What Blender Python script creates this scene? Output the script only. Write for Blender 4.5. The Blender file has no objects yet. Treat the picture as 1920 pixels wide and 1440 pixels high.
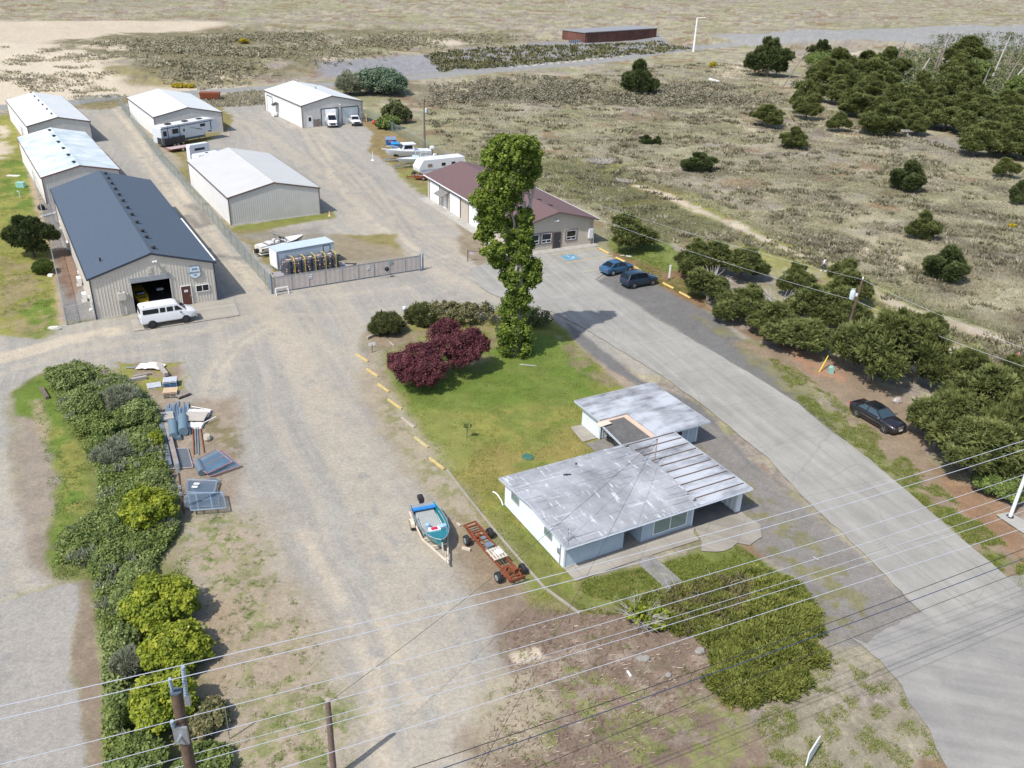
import bpy, math, random
import numpy as np
from mathutils import Vector, Matrix
random.seed(7); RNG = np.random.default_rng(11)
C = bpy.context.scene.collection
PI = math.pi
# ------------------------------------------------------------------ camera
F_PX, PITCH, ROLL, CAMH = 1650.0, math.radians(26.764), math.radians(-2.083), 36.0
_f = np.array([0, math.cos(PITCH), -math.sin(PITCH)]); _r = np.array([1.0, 0, 0]); _d = np.cross(_f, _r)
_R = math.cos(ROLL)*_r + math.sin(ROLL)*_d; _D = -math.sin(ROLL)*_r + math.cos(ROLL)*_d
CAMM = np.array([_R, _D, _f])
def at(px, py, z=0.0):
    """the world point at height z that the survey photo shows at (px, py)"""
    d = CAMM.T @ np.array([px-960, py-720, F_PX]); t = (z-CAMH)/d[2]
    return Vector((d[0]*t, d[1]*t, z))
def A2(px, py, z=0.0):
    p = at(px, py, z); return (p.x, p.y)
def proj(p):
    v = CAMM @ np.array([p[0], p[1], p[2]-CAMH]); return v[0]/v[2]*F_PX+960, v[1]/v[2]*F_PX+720
def ppm(p):
    return F_PX/float((CAMM @ np.array([p[0], p[1], p[2]-CAMH]))[2])
def height_to(base, ytop):
    lo, hi = 0.0, 40.0
    for _ in range(40):
        m = (lo+hi)/2
        if proj((base.x, base.y, m))[1] > ytop: lo = m
        else: hi = m
    return lo
sc = bpy.context.scene
cam = bpy.data.cameras.new('camera'); camo = bpy.data.objects.new('camera', cam); C.objects.link(camo)
cam.sensor_width = 36.0; cam.lens = 36.0*F_PX/1920.0; cam.clip_end = 5000.0; cam.clip_start = 0.5
m3 = Matrix(((_R[0], -_D[0], -_f[0]), (_R[1], -_D[1], -_f[1]), (_R[2], -_D[2], -_f[2])))
camo.matrix_world = Matrix.Translation((0, 0, CAMH)) @ m3.to_4x4()
sc.camera = camo
# ------------------------------------------------------------------ sky, sun, exposure
SUN_AZ, SUN_EL = math.radians(41.0), math.radians(54.5)      # shadows fall towards (sin, cos) of SUN_AZ
w = bpy.data.worlds.new('World'); sc.world = w; w.use_nodes = True
nt = w.node_tree; bg = nt.nodes['Background']; sky = nt.nodes.new('ShaderNodeTexSky'); sky.sky_type = 'NISHITA'
sky.sun_disc = False; sky.sun_elevation = SUN_EL; sky.sun_rotation = SUN_AZ + PI
sky.altitude = 30; sky.air_density = 1.0; sky.dust_density = 1.6; sky.ozone_density = 1.0
nt.links.new(sky.outputs[0], bg.inputs[0]); bg.inputs[1].default_value = 0.15
sun = bpy.data.lights.new('sun', 'SUN'); sun.energy = 3.8; sun.angle = math.radians(0.55); sun.color = (1.0, 0.955, 0.89)
suno = bpy.data.objects.new('sun', sun); C.objects.link(suno)
sd = Vector((math.sin(SUN_AZ)*math.cos(SUN_EL), math.cos(SUN_AZ)*math.cos(SUN_EL), -math.sin(SUN_EL)))
suno.rotation_euler = sd.to_track_quat('-Z', 'Y').to_euler(); suno.location = (-40, -40, 90)
sc.view_settings.view_transform = 'Standard'; sc.view_settings.look = 'None'
sc.view_settings.exposure = 0.30; sc.view_settings.gamma = 1.0
# ------------------------------------------------------------------ helpers
def put(o, name, label=None, cat=None, group=None, kind=None):
    if label: o['label'] = label
    if cat: o['category'] = cat
    if group: o['group'] = group
    if kind: o['kind'] = kind
    return o
def thing(name, label, cat, loc=(0, 0, 0), rz=0.0, group=None):
    o = bpy.data.objects.new(name, None); C.objects.link(o); o.empty_display_size = 0.3
    o.location = loc; o.rotation_euler = (0, 0, rz)
    return put(o, name, label, cat, group)
def copy_tree(o, parent=None):
    c = o.copy(); C.objects.link(c); c.parent = parent
    for ch in list(o.children): copy_tree(ch, c)
    return c
def yaw(a, b): return math.atan2(b[1]-a[1], b[0]-a[0])
class MB:
    def __init__(s): s.v = []; s.f = []; s.mi = []; s.cur = 0
    def add(s, vs, fs):
        o = len(s.v); s.v += [tuple(p) for p in vs]
        for f in fs: s.f.append(tuple(o+i for i in f)); s.mi.append(s.cur)
        return s
    def box(s, x0, y0, z0, x1, y1, z1):
        return s.add([(x0,y0,z0),(x1,y0,z0),(x1,y1,z0),(x0,y1,z0),(x0,y0,z1),(x1,y0,z1),(x1,y1,z1),(x0,y1,z1)],
                     [(3,2,1,0),(4,5,6,7),(0,1,5,4),(1,2,6,5),(2,3,7,6),(3,0,4,7)])
    def obox(s, c, size, rz=0, ry=0, rx=0):
        M = Matrix.Translation(c) @ Matrix.Rotation(rz,4,'Z') @ Matrix.Rotation(ry,4,'Y') @ Matrix.Rotation(rx,4,'X')
        hx, hy, hz = size[0]/2, size[1]/2, size[2]/2
        vs = [M @ Vector((x,y,z)) for z in (-hz,hz) for x,y in ((-hx,-hy),(hx,-hy),(hx,hy),(-hx,hy))]
        return s.add(vs, [(3,2,1,0),(4,5,6,7),(0,1,5,4),(1,2,6,5),(2,3,7,6),(3,0,4,7)])
    def beam(s, p0, p1, w, h, up=(0,0,1)):
        p0 = Vector(p0); p1 = Vector(p1); d = (p1-p0); d.normalize(); u = Vector(up)
        x = d.cross(u)
        if x.length < 1e-3: x = d.cross(Vector((1,0,0)))
        x.normalize(); y = x.cross(d)
        vs = []
        for p in (p0, p1):
            for a, b in ((-1,-1),(1,-1),(1,1),(-1,1)): vs.append(p + x*(a*w/2) + y*(b*h/2))
        return s.add(vs, [(0,1,2,3),(7,6,5,4),(0,4,5,1),(1,5,6,2),(2,6,7,3),(3,7,4,0)])
    def tube(s, pts, r, n=8, caps=True):
        pts = [Vector(p) for p in pts]; rs = r if isinstance(r, (list, tuple)) else [r]*len(pts)
        vs = []; prev = None
        for i, p in enumerate(pts):
            d = (pts[min(i+1, len(pts)-1)] - pts[max(i-1, 0)]).normalized()
            if prev is None:
                x = d.cross(Vector((0,0,1)))
                if x.length < 0.05: x = d.cross(Vector((1,0,0)))
            else: x = prev - d*prev.dot(d)
            x.normalize(); prev = x; y = d.cross(x)
            for k in range(n):
                a = 2*PI*k/n; vs.append(p + (x*math.cos(a)+y*math.sin(a))*rs[i])
        fs = []
        for i in range(len(pts)-1):
            for k in range(n):
                a = i*n+k; b = i*n+(k+1)%n; fs.append((a, b, b+n, a+n))
        if caps: fs.append(tuple(range(n))[::-1]); fs.append(tuple((len(pts)-1)*n+k for k in range(n)))
        return s.add(vs, fs)
    def prism(s, poly, z0, z1):
        n = len(poly); vs = [(x,y,z0) for x,y in poly] + [(x,y,z1) for x,y in poly]
        return s.add(vs, [tuple(range(n))[::-1], tuple(range(n,2*n))] + [(i,(i+1)%n,n+(i+1)%n,n+i) for i in range(n)])
    def ext(s, poly, a0, a1, axis='y'):
        n = len(poly)
        if axis == 'y': vs = [(x,a0,z) for x,z in poly] + [(x,a1,z) for x,z in poly]
        else: vs = [(a0,y,z) for y,z in poly] + [(a1,y,z) for y,z in poly]
        return s.add(vs, [tuple(range(n)), tuple(range(n,2*n))[::-1]] + [(i,n+i,n+(i+1)%n,(i+1)%n) for i in range(n)])
    def loft(s, rings, caps=True):
        n = len(rings[0]); vs = [p for r in rings for p in r]; fs = []
        for i in range(len(rings)-1):
            for k in range(n):
                a = i*n+k; b = i*n+(k+1)%n; fs.append((a,b,b+n,a+n))
        if caps: fs.append(tuple(range(n))[::-1]); fs.append(tuple((len(rings)-1)*n+k for k in range(n)))
        return s.add(vs, fs)
    def lathe(s, prof, c=(0,0,0), axis='z', n=16):
        vs = []
        for r, h in prof:
            for k in range(n):
                a = 2*PI*k/n; x, y = r*math.cos(a), r*math.sin(a)
                vs.append((c[0]+x, c[1]+y, c[2]+h) if axis == 'z' else ((c[0]+x, c[1]+h, c[2]+y) if axis == 'y' else (c[0]+h, c[1]+x, c[2]+y)))
        fs = []
        for i in range(len(prof)-1):
            for k in range(n):
                a = i*n+k; b = i*n+(k+1)%n; fs.append((a,b,b+n,a+n))
        fs.append(tuple(range(n))[::-1]); fs.append(tuple((len(prof)-1)*n+k for k in range(n)))
        return s.add(vs, fs)
    def map(s, fn): s.v = [tuple(fn(p)) for p in s.v]; return s
    def build(s, name, mat, parent=None, smooth=False, bevel=0.0, loc=None, rz=None):
        me = bpy.data.meshes.new(name); me.from_pydata(s.v, [], s.f)
        mats = mat if isinstance(mat, (list, tuple)) else [mat]
        for m in mats: me.materials.append(m)
        if len(mats) > 1: me.polygons.foreach_set('material_index', s.mi)
        me.validate(); me.update()
        import bmesh
        bm = bmesh.new(); bm.from_mesh(me); bmesh.ops.recalc_face_normals(bm, faces=bm.faces)
        if bevel: 
            ed = [e for e in bm.edges if len(e.link_faces) == 2 and e.calc_face_angle(0) > 0.6]
            bmesh.ops.bevel(bm, geom=ed, offset=bevel, segments=2, profile=0.6, affect='EDGES', clamp_overlap=True)
        bm.to_mesh(me); bm.free()
        if smooth:
            me.polygons.foreach_set('use_smooth', [True]*len(me.polygons))
            try: me.set_sharp_from_angle(angle=math.radians(38))
            except Exception: pass
        o = bpy.data.objects.new(name, me); C.objects.link(o)
        if parent: o.parent = parent
        if loc is not None: o.location = loc
        if rz is not None: o.rotation_euler = (0,0,rz)
        return o
def npmesh(name, V, Fc, mats, parent=None, attr=None, mi=None):
    """mesh from arrays; Fc is (n,3) or (n,4)"""
    me = bpy.data.meshes.new(name); V = np.asarray(V, np.float32); Fc = np.asarray(Fc, np.int32); k = Fc.shape[1]
    me.vertices.add(len(V)); me.vertices.foreach_set('co', V.ravel())
    me.loops.add(Fc.size); me.loops.foreach_set('vertex_index', Fc.ravel())
    me.polygons.add(len(Fc)); me.polygons.foreach_set('loop_start', np.arange(0, Fc.size, k, dtype=np.int32))
    for m in mats: me.materials.append(m)
    if mi is not None: me.polygons.foreach_set('material_index', mi)
    if attr is not None:
        for nm, a in attr.items():
            a = np.asarray(a, np.float32)
            if a.ndim == 1:
                at_ = me.attributes.new(nm, 'FLOAT', 'POINT'); at_.data.foreach_set('value', a)
            else:
                at_ = me.attributes.new(nm, 'FLOAT_COLOR', 'POINT')
                at_.data.foreach_set('color', np.concatenate([a, np.ones((len(a),1), np.float32)], 1).ravel())
    me.update(calc_edges=True); me.validate()
    o = bpy.data.objects.new(name, me); C.objects.link(o)
    if parent: o.parent = parent
    return o
# ------------------------------------------------------------------ materials
MATS = {}
def mat(name, col, rough=0.6, metal=0.0, var=0.12, scale=1.5, bump=0.0, bscale=20.0, spec=0.5, stretch=None, col2=None, coat=0.0, alpha=None, trans=0.0):
    if name in MATS: return MATS[name]
    m = bpy.data.materials.new(name); m.use_nodes = True; n = m.node_tree.nodes; L = m.node_tree.links; p = n['Principled BSDF']
    p.inputs['Roughness'].default_value = rough; p.inputs['Metallic'].default_value = metal
    p.inputs['Specular IOR Level'].default_value = spec; p.inputs['Coat Weight'].default_value = coat
    tc = n.new('ShaderNodeTexCoord'); src = tc.outputs['Object']
    if stretch:
        mp = n.new('ShaderNodeMapping'); mp.inputs['Scale'].default_value = stretch; L.new(src, mp.inputs[0]); src = mp.outputs[0]
    if var > 0:
        nz = n.new('ShaderNodeTexNoise'); nz.inputs['Scale'].default_value = scale; nz.inputs['Detail'].default_value = 6; nz.inputs['Roughness'].default_value = 0.65
        L.new(src, nz.inputs['Vector'])
        r = n.new('ShaderNodeValToRGB'); r.color_ramp.elements[0].position = 0.3; r.color_ramp.elements[1].position = 0.7
        c2 = col2 or tuple(min(1, c*(1+var)) for c in col); c1 = tuple(c*(1-var) for c in col) if not col2 else col
        r.color_ramp.elements[0].color = (*c1, 1); r.color_ramp.elements[1].color = (*c2, 1)
        L.new(nz.outputs[0], r.inputs[0]); L.new(r.outputs[0], p.inputs['Base Color'])
    else: p.inputs['Base Color'].default_value = (*col, 1)
    if bump:
        nb = n.new('ShaderNodeTexNoise'); nb.inputs['Scale'].default_value = bscale; nb.inputs['Detail'].default_value = 4
        L.new(tc.outputs['Object'], nb.inputs['Vector']); b = n.new('ShaderNodeBump'); b.inputs['Strength'].default_value = bump; b.inputs['Distance'].default_value = 0.05
        L.new(nb.outputs[0], b.inputs['Height']); L.new(b.outputs[0], p.inputs['Normal'])
    MATS[name] = m; return m
def leafmat(name, dark, light, trans=0.25, rough=0.55, mid=None):
    m = bpy.data.materials.new(name); m.use_nodes = True; n = m.node_tree.nodes; L = m.node_tree.links; p = n['Principled BSDF']
    a = n.new('ShaderNodeAttribute'); a.attribute_name = 'v'; r = n.new('ShaderNodeValToRGB')
    r.color_ramp.elements[0].color = (*dark, 1); r.color_ramp.elements[1].color = (*light, 1)
    if mid: e = r.color_ramp.elements.new(0.5); e.color = (*mid, 1)
    L.new(a.outputs['Fac'], r.inputs[0]); L.new(r.outputs[0], p.inputs['Base Color']); p.inputs['Roughness'].default_value = rough
    p.inputs['Specular IOR Level'].default_value = 0.3
    t = n.new('ShaderNodeBsdfTranslucent'); L.new(r.outputs[0], t.inputs[0]); mx = n.new('ShaderNodeMixShader'); mx.inputs[0].default_value = trans
    L.new(p.outputs[0], mx.inputs[1]); L.new(t.outputs[0], mx.inputs[2]); L.new(mx.outputs[0], n['Material Output'].inputs[0])
    return m
def linkmesh_mat(name, col, cover, pitch=0.12):
    """chain link: woven wire pattern as real cut-outs of the sheet"""
    m = bpy.data.materials.new(name); m.use_nodes = True; n = m.node_tree.nodes; L = m.node_tree.links; p = n['Principled BSDF']
    p.inputs['Base Color'].default_value = (*col, 1); p.inputs['Metallic'].default_value = 0.4; p.inputs['Roughness'].default_value = 0.5
    g = n.new('ShaderNodeAttribute'); g.attribute_name = 'uvw'
    s = n.new('ShaderNodeSeparateXYZ'); L.new(g.outputs['Vector'], s.inputs[0])
    def M(op, a, b=None):
        x = n.new('ShaderNodeMath'); x.operation = op
        for i, q in enumerate((a, b)):
            if q is None: continue
            if isinstance(q, float): x.inputs[i].default_value = q
            else: L.new(q, x.inputs[i])
        return x.outputs[0]
    u = M('MULTIPLY', s.outputs[0], 1.0/pitch); v = M('MULTIPLY', s.outputs[1], 1.0/pitch)
    w1 = M('LESS_THAN', M('FRACT', M('ADD', u, v)), cover); w2 = M('LESS_THAN', M('FRACT', M('SUBTRACT', u, v)), cover)
    o = M('MAXIMUM', w1, w2); tr = n.new('ShaderNodeBsdfTransparent'); mx = n.new('ShaderNodeMixShader')
    L.new(o, mx.inputs[0]); L.new(tr.outputs[0], mx.inputs[1]); L.new(p.outputs[0], mx.inputs[2]); L.new(mx.outputs[0], n['Material Output'].inputs[0])
    return m
M_white = mat('white_paint', (0.78,0.78,0.77), 0.45, var=0.05); M_whiteroof = mat('white_roof', (0.72,0.73,0.72), 0.35, var=0.07, scale=0.4, spec=0.6)
M_black = mat('black_rubber', (0.018,0.018,0.02), 0.75, var=0.2); M_glass = mat('dark_glass', (0.010,0.014,0.018), 0.08, var=0.0, spec=0.45)
M_chrome = mat('bright_metal', (0.62,0.63,0.65), 0.25, 0.9, var=0.1); M_galv = mat('galvanised', (0.42,0.45,0.48), 0.45, 0.6, var=0.15, scale=6)
M_red = mat('red_lamp', (0.35,0.012,0.012), 0.25, var=0); M_plate = mat('plate_white', (0.7,0.72,0.75), 0.5, var=0)
M_brown = mat('brown_trim', (0.14,0.10,0.09), 0.5); M_darkmetal = mat('dark_metal', (0.05,0.05,0.055), 0.5, 0.3)
M_rust = mat('rust', (0.20,0.052,0.018), 0.85, var=0.45, scale=7); M_wood = mat('grey_wood', (0.33,0.29,0.24), 0.85, var=0.3, scale=5)
M_yellow = mat('kerb_yellow', (0.50,0.38,0.15), 0.8, var=0.3, scale=6); M_conc = mat('old_concrete', (0.36,0.345,0.31), 0.9, var=0.14, scale=1.2, bump=0.15)
M_pole = mat('pole_wood', (0.13,0.085,0.06), 0.9, var=0.3, scale=8); M_orange = mat('orange', (0.7,0.12,0.03), 0.6)
# ------------------------------------------------------------------ noise for the ground
def _hash(ix, iy, seed):
    h = (ix.astype(np.int64)*374761393 + iy.astype(np.int64)*668265263 + seed*1442695041) & 0xFFFFFFFF
    h = ((h ^ (h >> 13))*1274126177) & 0xFFFFFFFF
    return ((h ^ (h >> 16)) & 0xFFFF)/65535.0
def vnoise(x, y, seed=0):
    ix = np.floor(x); iy = np.floor(y); fx = x-ix; fy = y-iy; fx = fx*fx*(3-2*fx); fy = fy*fy*(3-2*fy)
    a = _hash(ix,iy,seed); b = _hash(ix+1,iy,seed); c = _hash(ix,iy+1,seed); d = _hash(ix+1,iy+1,seed)
    return (a*(1-fx)+b*fx)*(1-fy)+(c*(1-fx)+d*fx)*fy
def fbm(x, y, scale, seed=0, octv=4, rough=0.55):
    s = 0; a = 1; t = 0
    for o in range(octv):
        s = s + a*vnoise(x/scale*(2**o)+17.3*o, y/scale*(2**o)-9.1*o, seed+o); t += a; a *= rough
    return s/t
def sstep(e0, e1, x): t = np.clip((x-e0)/(e1-e0), 0, 1); return t*t*(3-2*t)
# height of the land: flat yard, low dunes behind the back road and faint hummocks in the field
def W(poly): return [A2(*p) for p in poly]
def sdist(px, py, poly):
    P = np.array(poly); d = np.full(px.shape, 1e18); ins = np.zeros(px.shape, bool); n = len(P)
    for i in range(n):
        ax, ay = P[i]; bx, by = P[(i+1)%n]; ex, ey = bx-ax, by-ay; L2 = ex*ex+ey*ey+1e-9
        t = np.clip(((px-ax)*ex+(py-ay)*ey)/L2, 0, 1); d = np.minimum(d, (px-ax-t*ex)**2+(py-ay-t*ey)**2)
        c = ((ay > py) != (by > py)); xx = (bx-ax)*(py-ay)/((by-ay) if abs(by-ay) > 1e-9 else 1e-9)+ax
        ins ^= c & (px < xx)
    d = np.sqrt(d); return np.where(ins, -d, d)
def ldist(px, py, line):
    P = np.array(line); d = np.full(px.shape, 1e18)
    for i in range(len(P)-1):
        ax, ay = P[i]; bx, by = P[i+1]; ex, ey = bx-ax, by-ay; L2 = ex*ex+ey*ey+1e-9
        t = np.clip(((px-ax)*ex+(py-ay)*ey)/L2, 0, 1); d = np.minimum(d, (px-ax-t*ex)**2+(py-ay-t*ey)**2)
    return np.sqrt(d)
FIELD = W([(790,205),(960,150),(1180,125),(1400,110),(1480,175),(1700,250),(1920,310),(2150,380),(2150,760),(1900,690),(1700,610),(1560,510),(1400,460),(1260,455),(1140,455),(1120,400),(880,300),(820,270)])
DUNE = W([(-900,40),(2500,40),(2500,88),(1330,92),(960,118),(760,130),(480,155),(250,170),(0,188),(-500,230)])
def gz(x, y):
    x = np.atleast_1d(np.asarray(x, float)); y = np.atleast_1d(np.asarray(y, float))
    df = sstep(0, -6, sdist(x, y, FIELD)); dd = sstep(0, -25, sdist(x, y, DUNE))
    return df*(fbm(x,y,9,5)-0.45)*1.0 + dd*fbm(x,y,45,9)*4.0
def gz1(x, y): return float(gz(x, y)[0])
# ------------------------------------------------------------------ the ground, one sheet to the horizon
def build_ground():
    th = np.concatenate([np.linspace(0.10, 0.62, 60, endpoint=False), np.linspace(0.62, 1.515, 880, endpoint=False), np.linspace(1.515, 1.548, 70), [1.556]])
    s1 = np.linspace(-0.64, 0.64, 1240); s = np.concatenate([[-3.0,-2.2,-1.6,-1.2,-1.0,-.9,-.8,-.74,-.69], s1, [.69,.74,.8,.9,1.0,1.2,1.6,2.2,3.0]])
    Yr = np.tan(th)*CAMH; S, Y = np.meshgrid(s, Yr); X = S*np.sqrt(Y*Y+CAMH*CAMH)
    ny, nx = X.shape; x = X.ravel(); y = Y.ravel()
    col = np.zeros((x.size,3)); rgh = np.zeros(x.size)
    n_big = fbm(x,y,14,1); n_mid = fbm(x,y,4,2); n_sm = fbm(x,y,1.1,3,4,0.65); n_f = fbm(x,y,0.35,4,3,0.7)
    def tone(c, amp=0.18, n=None): 
        n = n_sm if n is None else n; return np.array(c)[None,:]*(1+amp*((n-0.5)*2))[:,None]
    def lay(mask, c, idx=slice(None)):
        col[idx] = col[idx]*(1-mask)[:,None] + c*mask[:,None]
    # open dune field: straw, mauve and olive in patches
    c = tone((0.33,0.295,0.20),0.3,n_sm)
    lay(np.ones(x.size), c)
    lay(sstep(0.47,0.60,fbm(x,y,3.2,21,5)), tone((0.25,0.215,0.175),0.3,n_f))
    lay(sstep(0.50,0.62,fbm(x,y,7.5,22,5))*0.7, tone((0.20,0.19,0.095),0.3,n_sm))
    lay(sstep(0.52,0.64,fbm(x,y,28,25,4))*0.5, tone((0.23,0.23,0.12),0.3,n_sm)); lay(sstep(0.54,0.66,fbm(x,y,22,26,4))*0.5, tone((0.26,0.22,0.19),0.3,n_f)); lay(sstep(0.60,0.68,fbm(x,y,6.0,23,5))*0.8, tone((0.20,0.13,0.075),0.3,n_sm))
    def poly(pl, c, edge=0.4, warp=0.6, wscale=1.5, amp=0.18, alpha=1.0, world=False, nn=None, th=None, ts=2.0):
        P = pl if world else W(pl); A = np.array(P); pad = edge+warp+1
        ix = np.where((x > A[:,0].min()-pad)&(x < A[:,0].max()+pad)&(y > A[:,1].min()-pad)&(y < A[:,1].max()+pad))[0]
        if not len(ix): return
        xx, yy = x[ix], y[ix]; d = sdist(xx,yy,P) + (fbm(xx,yy,wscale,31,4,0.65)-0.5)*2*warp
        m = sstep(edge, -edge, d)*alpha
        if th is not None: m = m*sstep(th-0.07, th+0.07, fbm(xx,yy,ts,int(th*100)+len(pl),5,0.62))
        n = (n_sm if nn is None else nn)[ix]
        col[ix] = col[ix]*(1-m)[:,None] + (np.array(c)[None,:]*(1+amp*((n-0.5)*2))[:,None])*m[:,None]
        if TEX[0] is not None: rgh[ix] = rgh[ix]*(1-m)+TEX[0]*m
    def line(pl, c, width, edge=0.3, warp=0.3, wscale=2.0, alpha=1.0, amp=0.15, th=None, ts=1.5, world=False):
        P = pl if world else W(pl); A = np.array(P); pad = width+edge+warp+1
        ix = np.where((x > A[:,0].min()-pad)&(x < A[:,0].max()+pad)&(y > A[:,1].min()-pad)&(y < A[:,1].max()+pad))[0]
        if not len(ix): return
        xx, yy = x[ix], y[ix]; d = ldist(xx,yy,P)-width/2 + (fbm(xx,yy,wscale,37,4,0.6)-0.5)*2*warp
        m = sstep(edge, -edge, d)*alpha
        if th is not None: m = m*sstep(th-0.1, th+0.1, fbm(xx,yy,ts,41,4,0.6))
        col[ix] = col[ix]*(1-m)[:,None] + (np.array(c)[None,:]*(1+amp*((n_sm[ix]-0.5)*2))[:,None])*m[:,None]
    TEX = [1.0]; rgh[:] = 1.0
    GREY=(0.300,0.280,0.243); TAN=(0.370,0.328,0.260); SAND=(0.47,0.40,0.30); GRN=(0.115,0.165,0.03); YGR=(0.215,0.21,0.055); MOSS=(0.21,0.145,0.055)
    DIRT=(0.235,0.185,0.13); BARK=(0.195,0.145,0.108); DARK=(0.155,0.15,0.142); STRAW=(0.31,0.275,0.155); WEED=(0.14,0.15,0.05)
    # field paths and openings
    poly([(800,285),(1000,290),(1180,310),(1480,440),(1700,540),(1900,620),(2100,700),(1900,700),(1700,610),(1560,510),(1400,460),(1150,450),(1120,400),(880,310)], (0.235,0.24,0.11), 4, 5, 7, 0.3, 0.75, th=0.40, ts=6)
    poly([(1000,290),(1180,310),(1300,370),(1480,450),(1620,520),(1700,560),(1660,600),(1500,540),(1340,460),(1160,400),(1040,360)], YGR, 2, 3, 6, 0.3, 0.8, th=0.42, ts=5)
    poly([(1050,345),(1130,330),(1250,350),(1300,380),(1240,385),(1120,365)], MOSS, 1.5, 2, 5, alpha=0.7, th=0.45, ts=4)
    line([(1200,352),(1260,370),(1300,390),(1370,415),(1440,450),(1530,490),(1600,520),(1690,575),(1760,600),(1850,630),(1920,655),(2100,730)], (0.42,0.36,0.27), 1.5, 0.6, 1.2, 3, 0.95, th=0.34, ts=6)
    line([(1205,352),(1260,370),(1300,390)], SAND, 2.6, 0.8, 1.5, 3, th=0.42, ts=2.2)
    line([(1380,420),(1440,452)], SAND, 1.6, 0.8, 1.2, 3, th=0.42, ts=2.2)
    line([(1570,455),(1640,480)], SAND, 3.2, 1.2, 2.5, 3, th=0.45, ts=2.5); line([(1700,500),(1740,505)], SAND, 2.5, 1, 2, 3, th=0.45, ts=2.5)
    line([(1760,600),(1900,665)], (0.30,0.24,0.17), 2.6, 0.8, 1.2, 3, alpha=0.7, th=0.42, ts=3)
    line([(1200,320),(1290,318)], SAND, 3, 1.2, 2, 4, th=0.45, ts=4)
    poly([(1600,240),(1700,240),(1810,275),(1850,300),(1760,295),(1640,262)], (0.24,0.22,0.2), 3, 4, 8, 0.3, 0.7)
    poly([(760,160),(960,150),(1100,160),(1330,170),(1430,180),(1420,205),(1200,200),(960,190),(800,215)], (0.15,0.135,0.095), 4, 6, 10, 0.35, 0.75, th=0.44, ts=9)
    # dunes and back road
    poly([(-900,40),(420,40),(330,110),(200,130),(190,165),(420,150),(470,160),(470,178),(250,184),(0,204),(-600,260)], SAND, 5, 8, 20, 0.10)
    poly([(-900,90),(0,88),(130,100),(180,130),(250,150),(200,180),(0,200),(-900,260)], (0.52,0.45,0.34), 4, 4, 12, 0.06)
    poly([(135,70),(480,60),(960,70),(960,100),(700,100),(500,150),(400,160),(320,158),(230,140),(170,112),(130,95)], (0.17,0.15,0.085), 6, 14, 16, 0.45, th=0.42, ts=14)
    line([(330,100),(420,108)], SAND, 14, 4, 9, 12, th=0.45, ts=12); line([(760,85),(830,92)], SAND, 14, 4, 6, 12); line([(620,122),(760,118)], SAND, 6, 3, 4, 9)
    poly([(590,125),(760,112),(960,100),(1030,88),(1230,82),(1290,92),(1240,100),(1060,115),(960,128),(780,140),(600,145)], (0.235,0.23,0.235), 3, 3, 7, 0.30)
    poly([(180,150),(210,140),(330,155),(470,150),(480,160),(300,165)], (0.25,0.215,0.11), 3, 4, 9, 0.3, th=0.4, ts=7)
    line([(1360,145),(1395,120)], SAND, 9, 3, 5, 8); poly([(1540,100),(1640,95),(1680,105),(1640,112),(1560,112)], SAND, 3, 4, 8, 0.2, th=0.42, ts=8)
    TEX[0] = 0.25
    line([(-700,262),(-300,232),(0,202),(160,190),(250,184),(375,173),(480,166),(620,158),(760,148),(860,138),(960,130),(1080,120),(1175,109),(1235,98),(1310,90),(1450,82),(1700,72)], (0.255,0.25,0.235), 7.0, 0.6, 0.4, 5)
    line([(1180,60),(1235,95)], (0.23,0.23,0.23), 15, 1.2, 1, 5); line([(960,126),(1080,115),(1175,104)], (0.48,0.45,0.4), 0.9, 0.3, 0.2)
    poly([(1330,76),(1660,60),(1900,56),(2400,60),(2400,100),(1920,98),(1640,82),(1400,88)], (0.27,0.265,0.25), 2, 1, 6)
    # the yard: grey gravel with tan fines and tyre tracks
    yard = [(168,203),(226,196),(290,190),(500,190),(590,214),(690,222),(745,300),(790,360),(880,440),(985,470),(1120,462),(1160,490),(1250,545),(1340,590),(1440,660),(1400,720),(1200,700),(1085,640),(1040,600),(935,580),(760,585),(690,615),(672,650),(720,720),(780,800),(860,900),(930,1010),(985,1105),(1010,1190),(1030,1440),(420,1600),(400,1440),(385,1310),(345,1180),(330,1080),(345,980),(300,880),(318,760),(310,690),(250,690),(110,690),(20,735),(0,760),(-500,1000),(-500,660),(0,625),(105,628),(110,608),(180,600),(400,570),(300,440),(225,345),(172,262),(140,203)]
    poly(yard, GREY, 0.5, 0.5, 2.5, 0.12)
    Y2 = W(yard); inyard = sstep(0.3,-0.5, sdist(x,y,Y2))
    pt = lambda pl, c=TAN, wd=1.0, al=0.75, th=0.36, ts=1.2, wp=0.35: line(pl, c, wd, 0.45, wp, 4, al, 0.08, th, ts)
    dA = np.array(A2(455,500)); dB = np.array(A2(760,1090)); dv = (dB-dA)/np.linalg.norm(dB-dA); al_ = x*dv[0]+y*dv[1]; ac = -x*dv[1]+y*dv[0]+(fbm(x,y,18,57,2)-.5)*4
    lay(inyard*sstep(0.46,0.62,fbm(al_/26,ac,1.1,51,4,.55))*0.5, tone(TAN,0.08)); lay(inyard*sstep(0.52,0.66,fbm(al_/22,ac,.8,52,4,.6))*0.42, tone((0.245,0.237,0.22),0.1)); lay(inyard*sstep(0.56,0.66,fbm(al_/30,ac,.28,53,3,.6))*0.45, tone((0.34,0.32,0.275),0.1))
    # main track down the middle and its wheel ruts
    for off, wd, al in ((-22,1.0,.75),(0,1.6,.8),(16,.8,.5),(34,1.3,.65),(60,.8,.4)):
        pt([(455+off*.35,500),(500+off*.55,570),(540+off*.8,640),(590+off,740),(640+off*1.2,850),(700+off*1.5,960),(760+off*1.8,1090),(800+off*2,1230),(830+off*2.2,1440)], TAN, wd, al)
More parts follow.
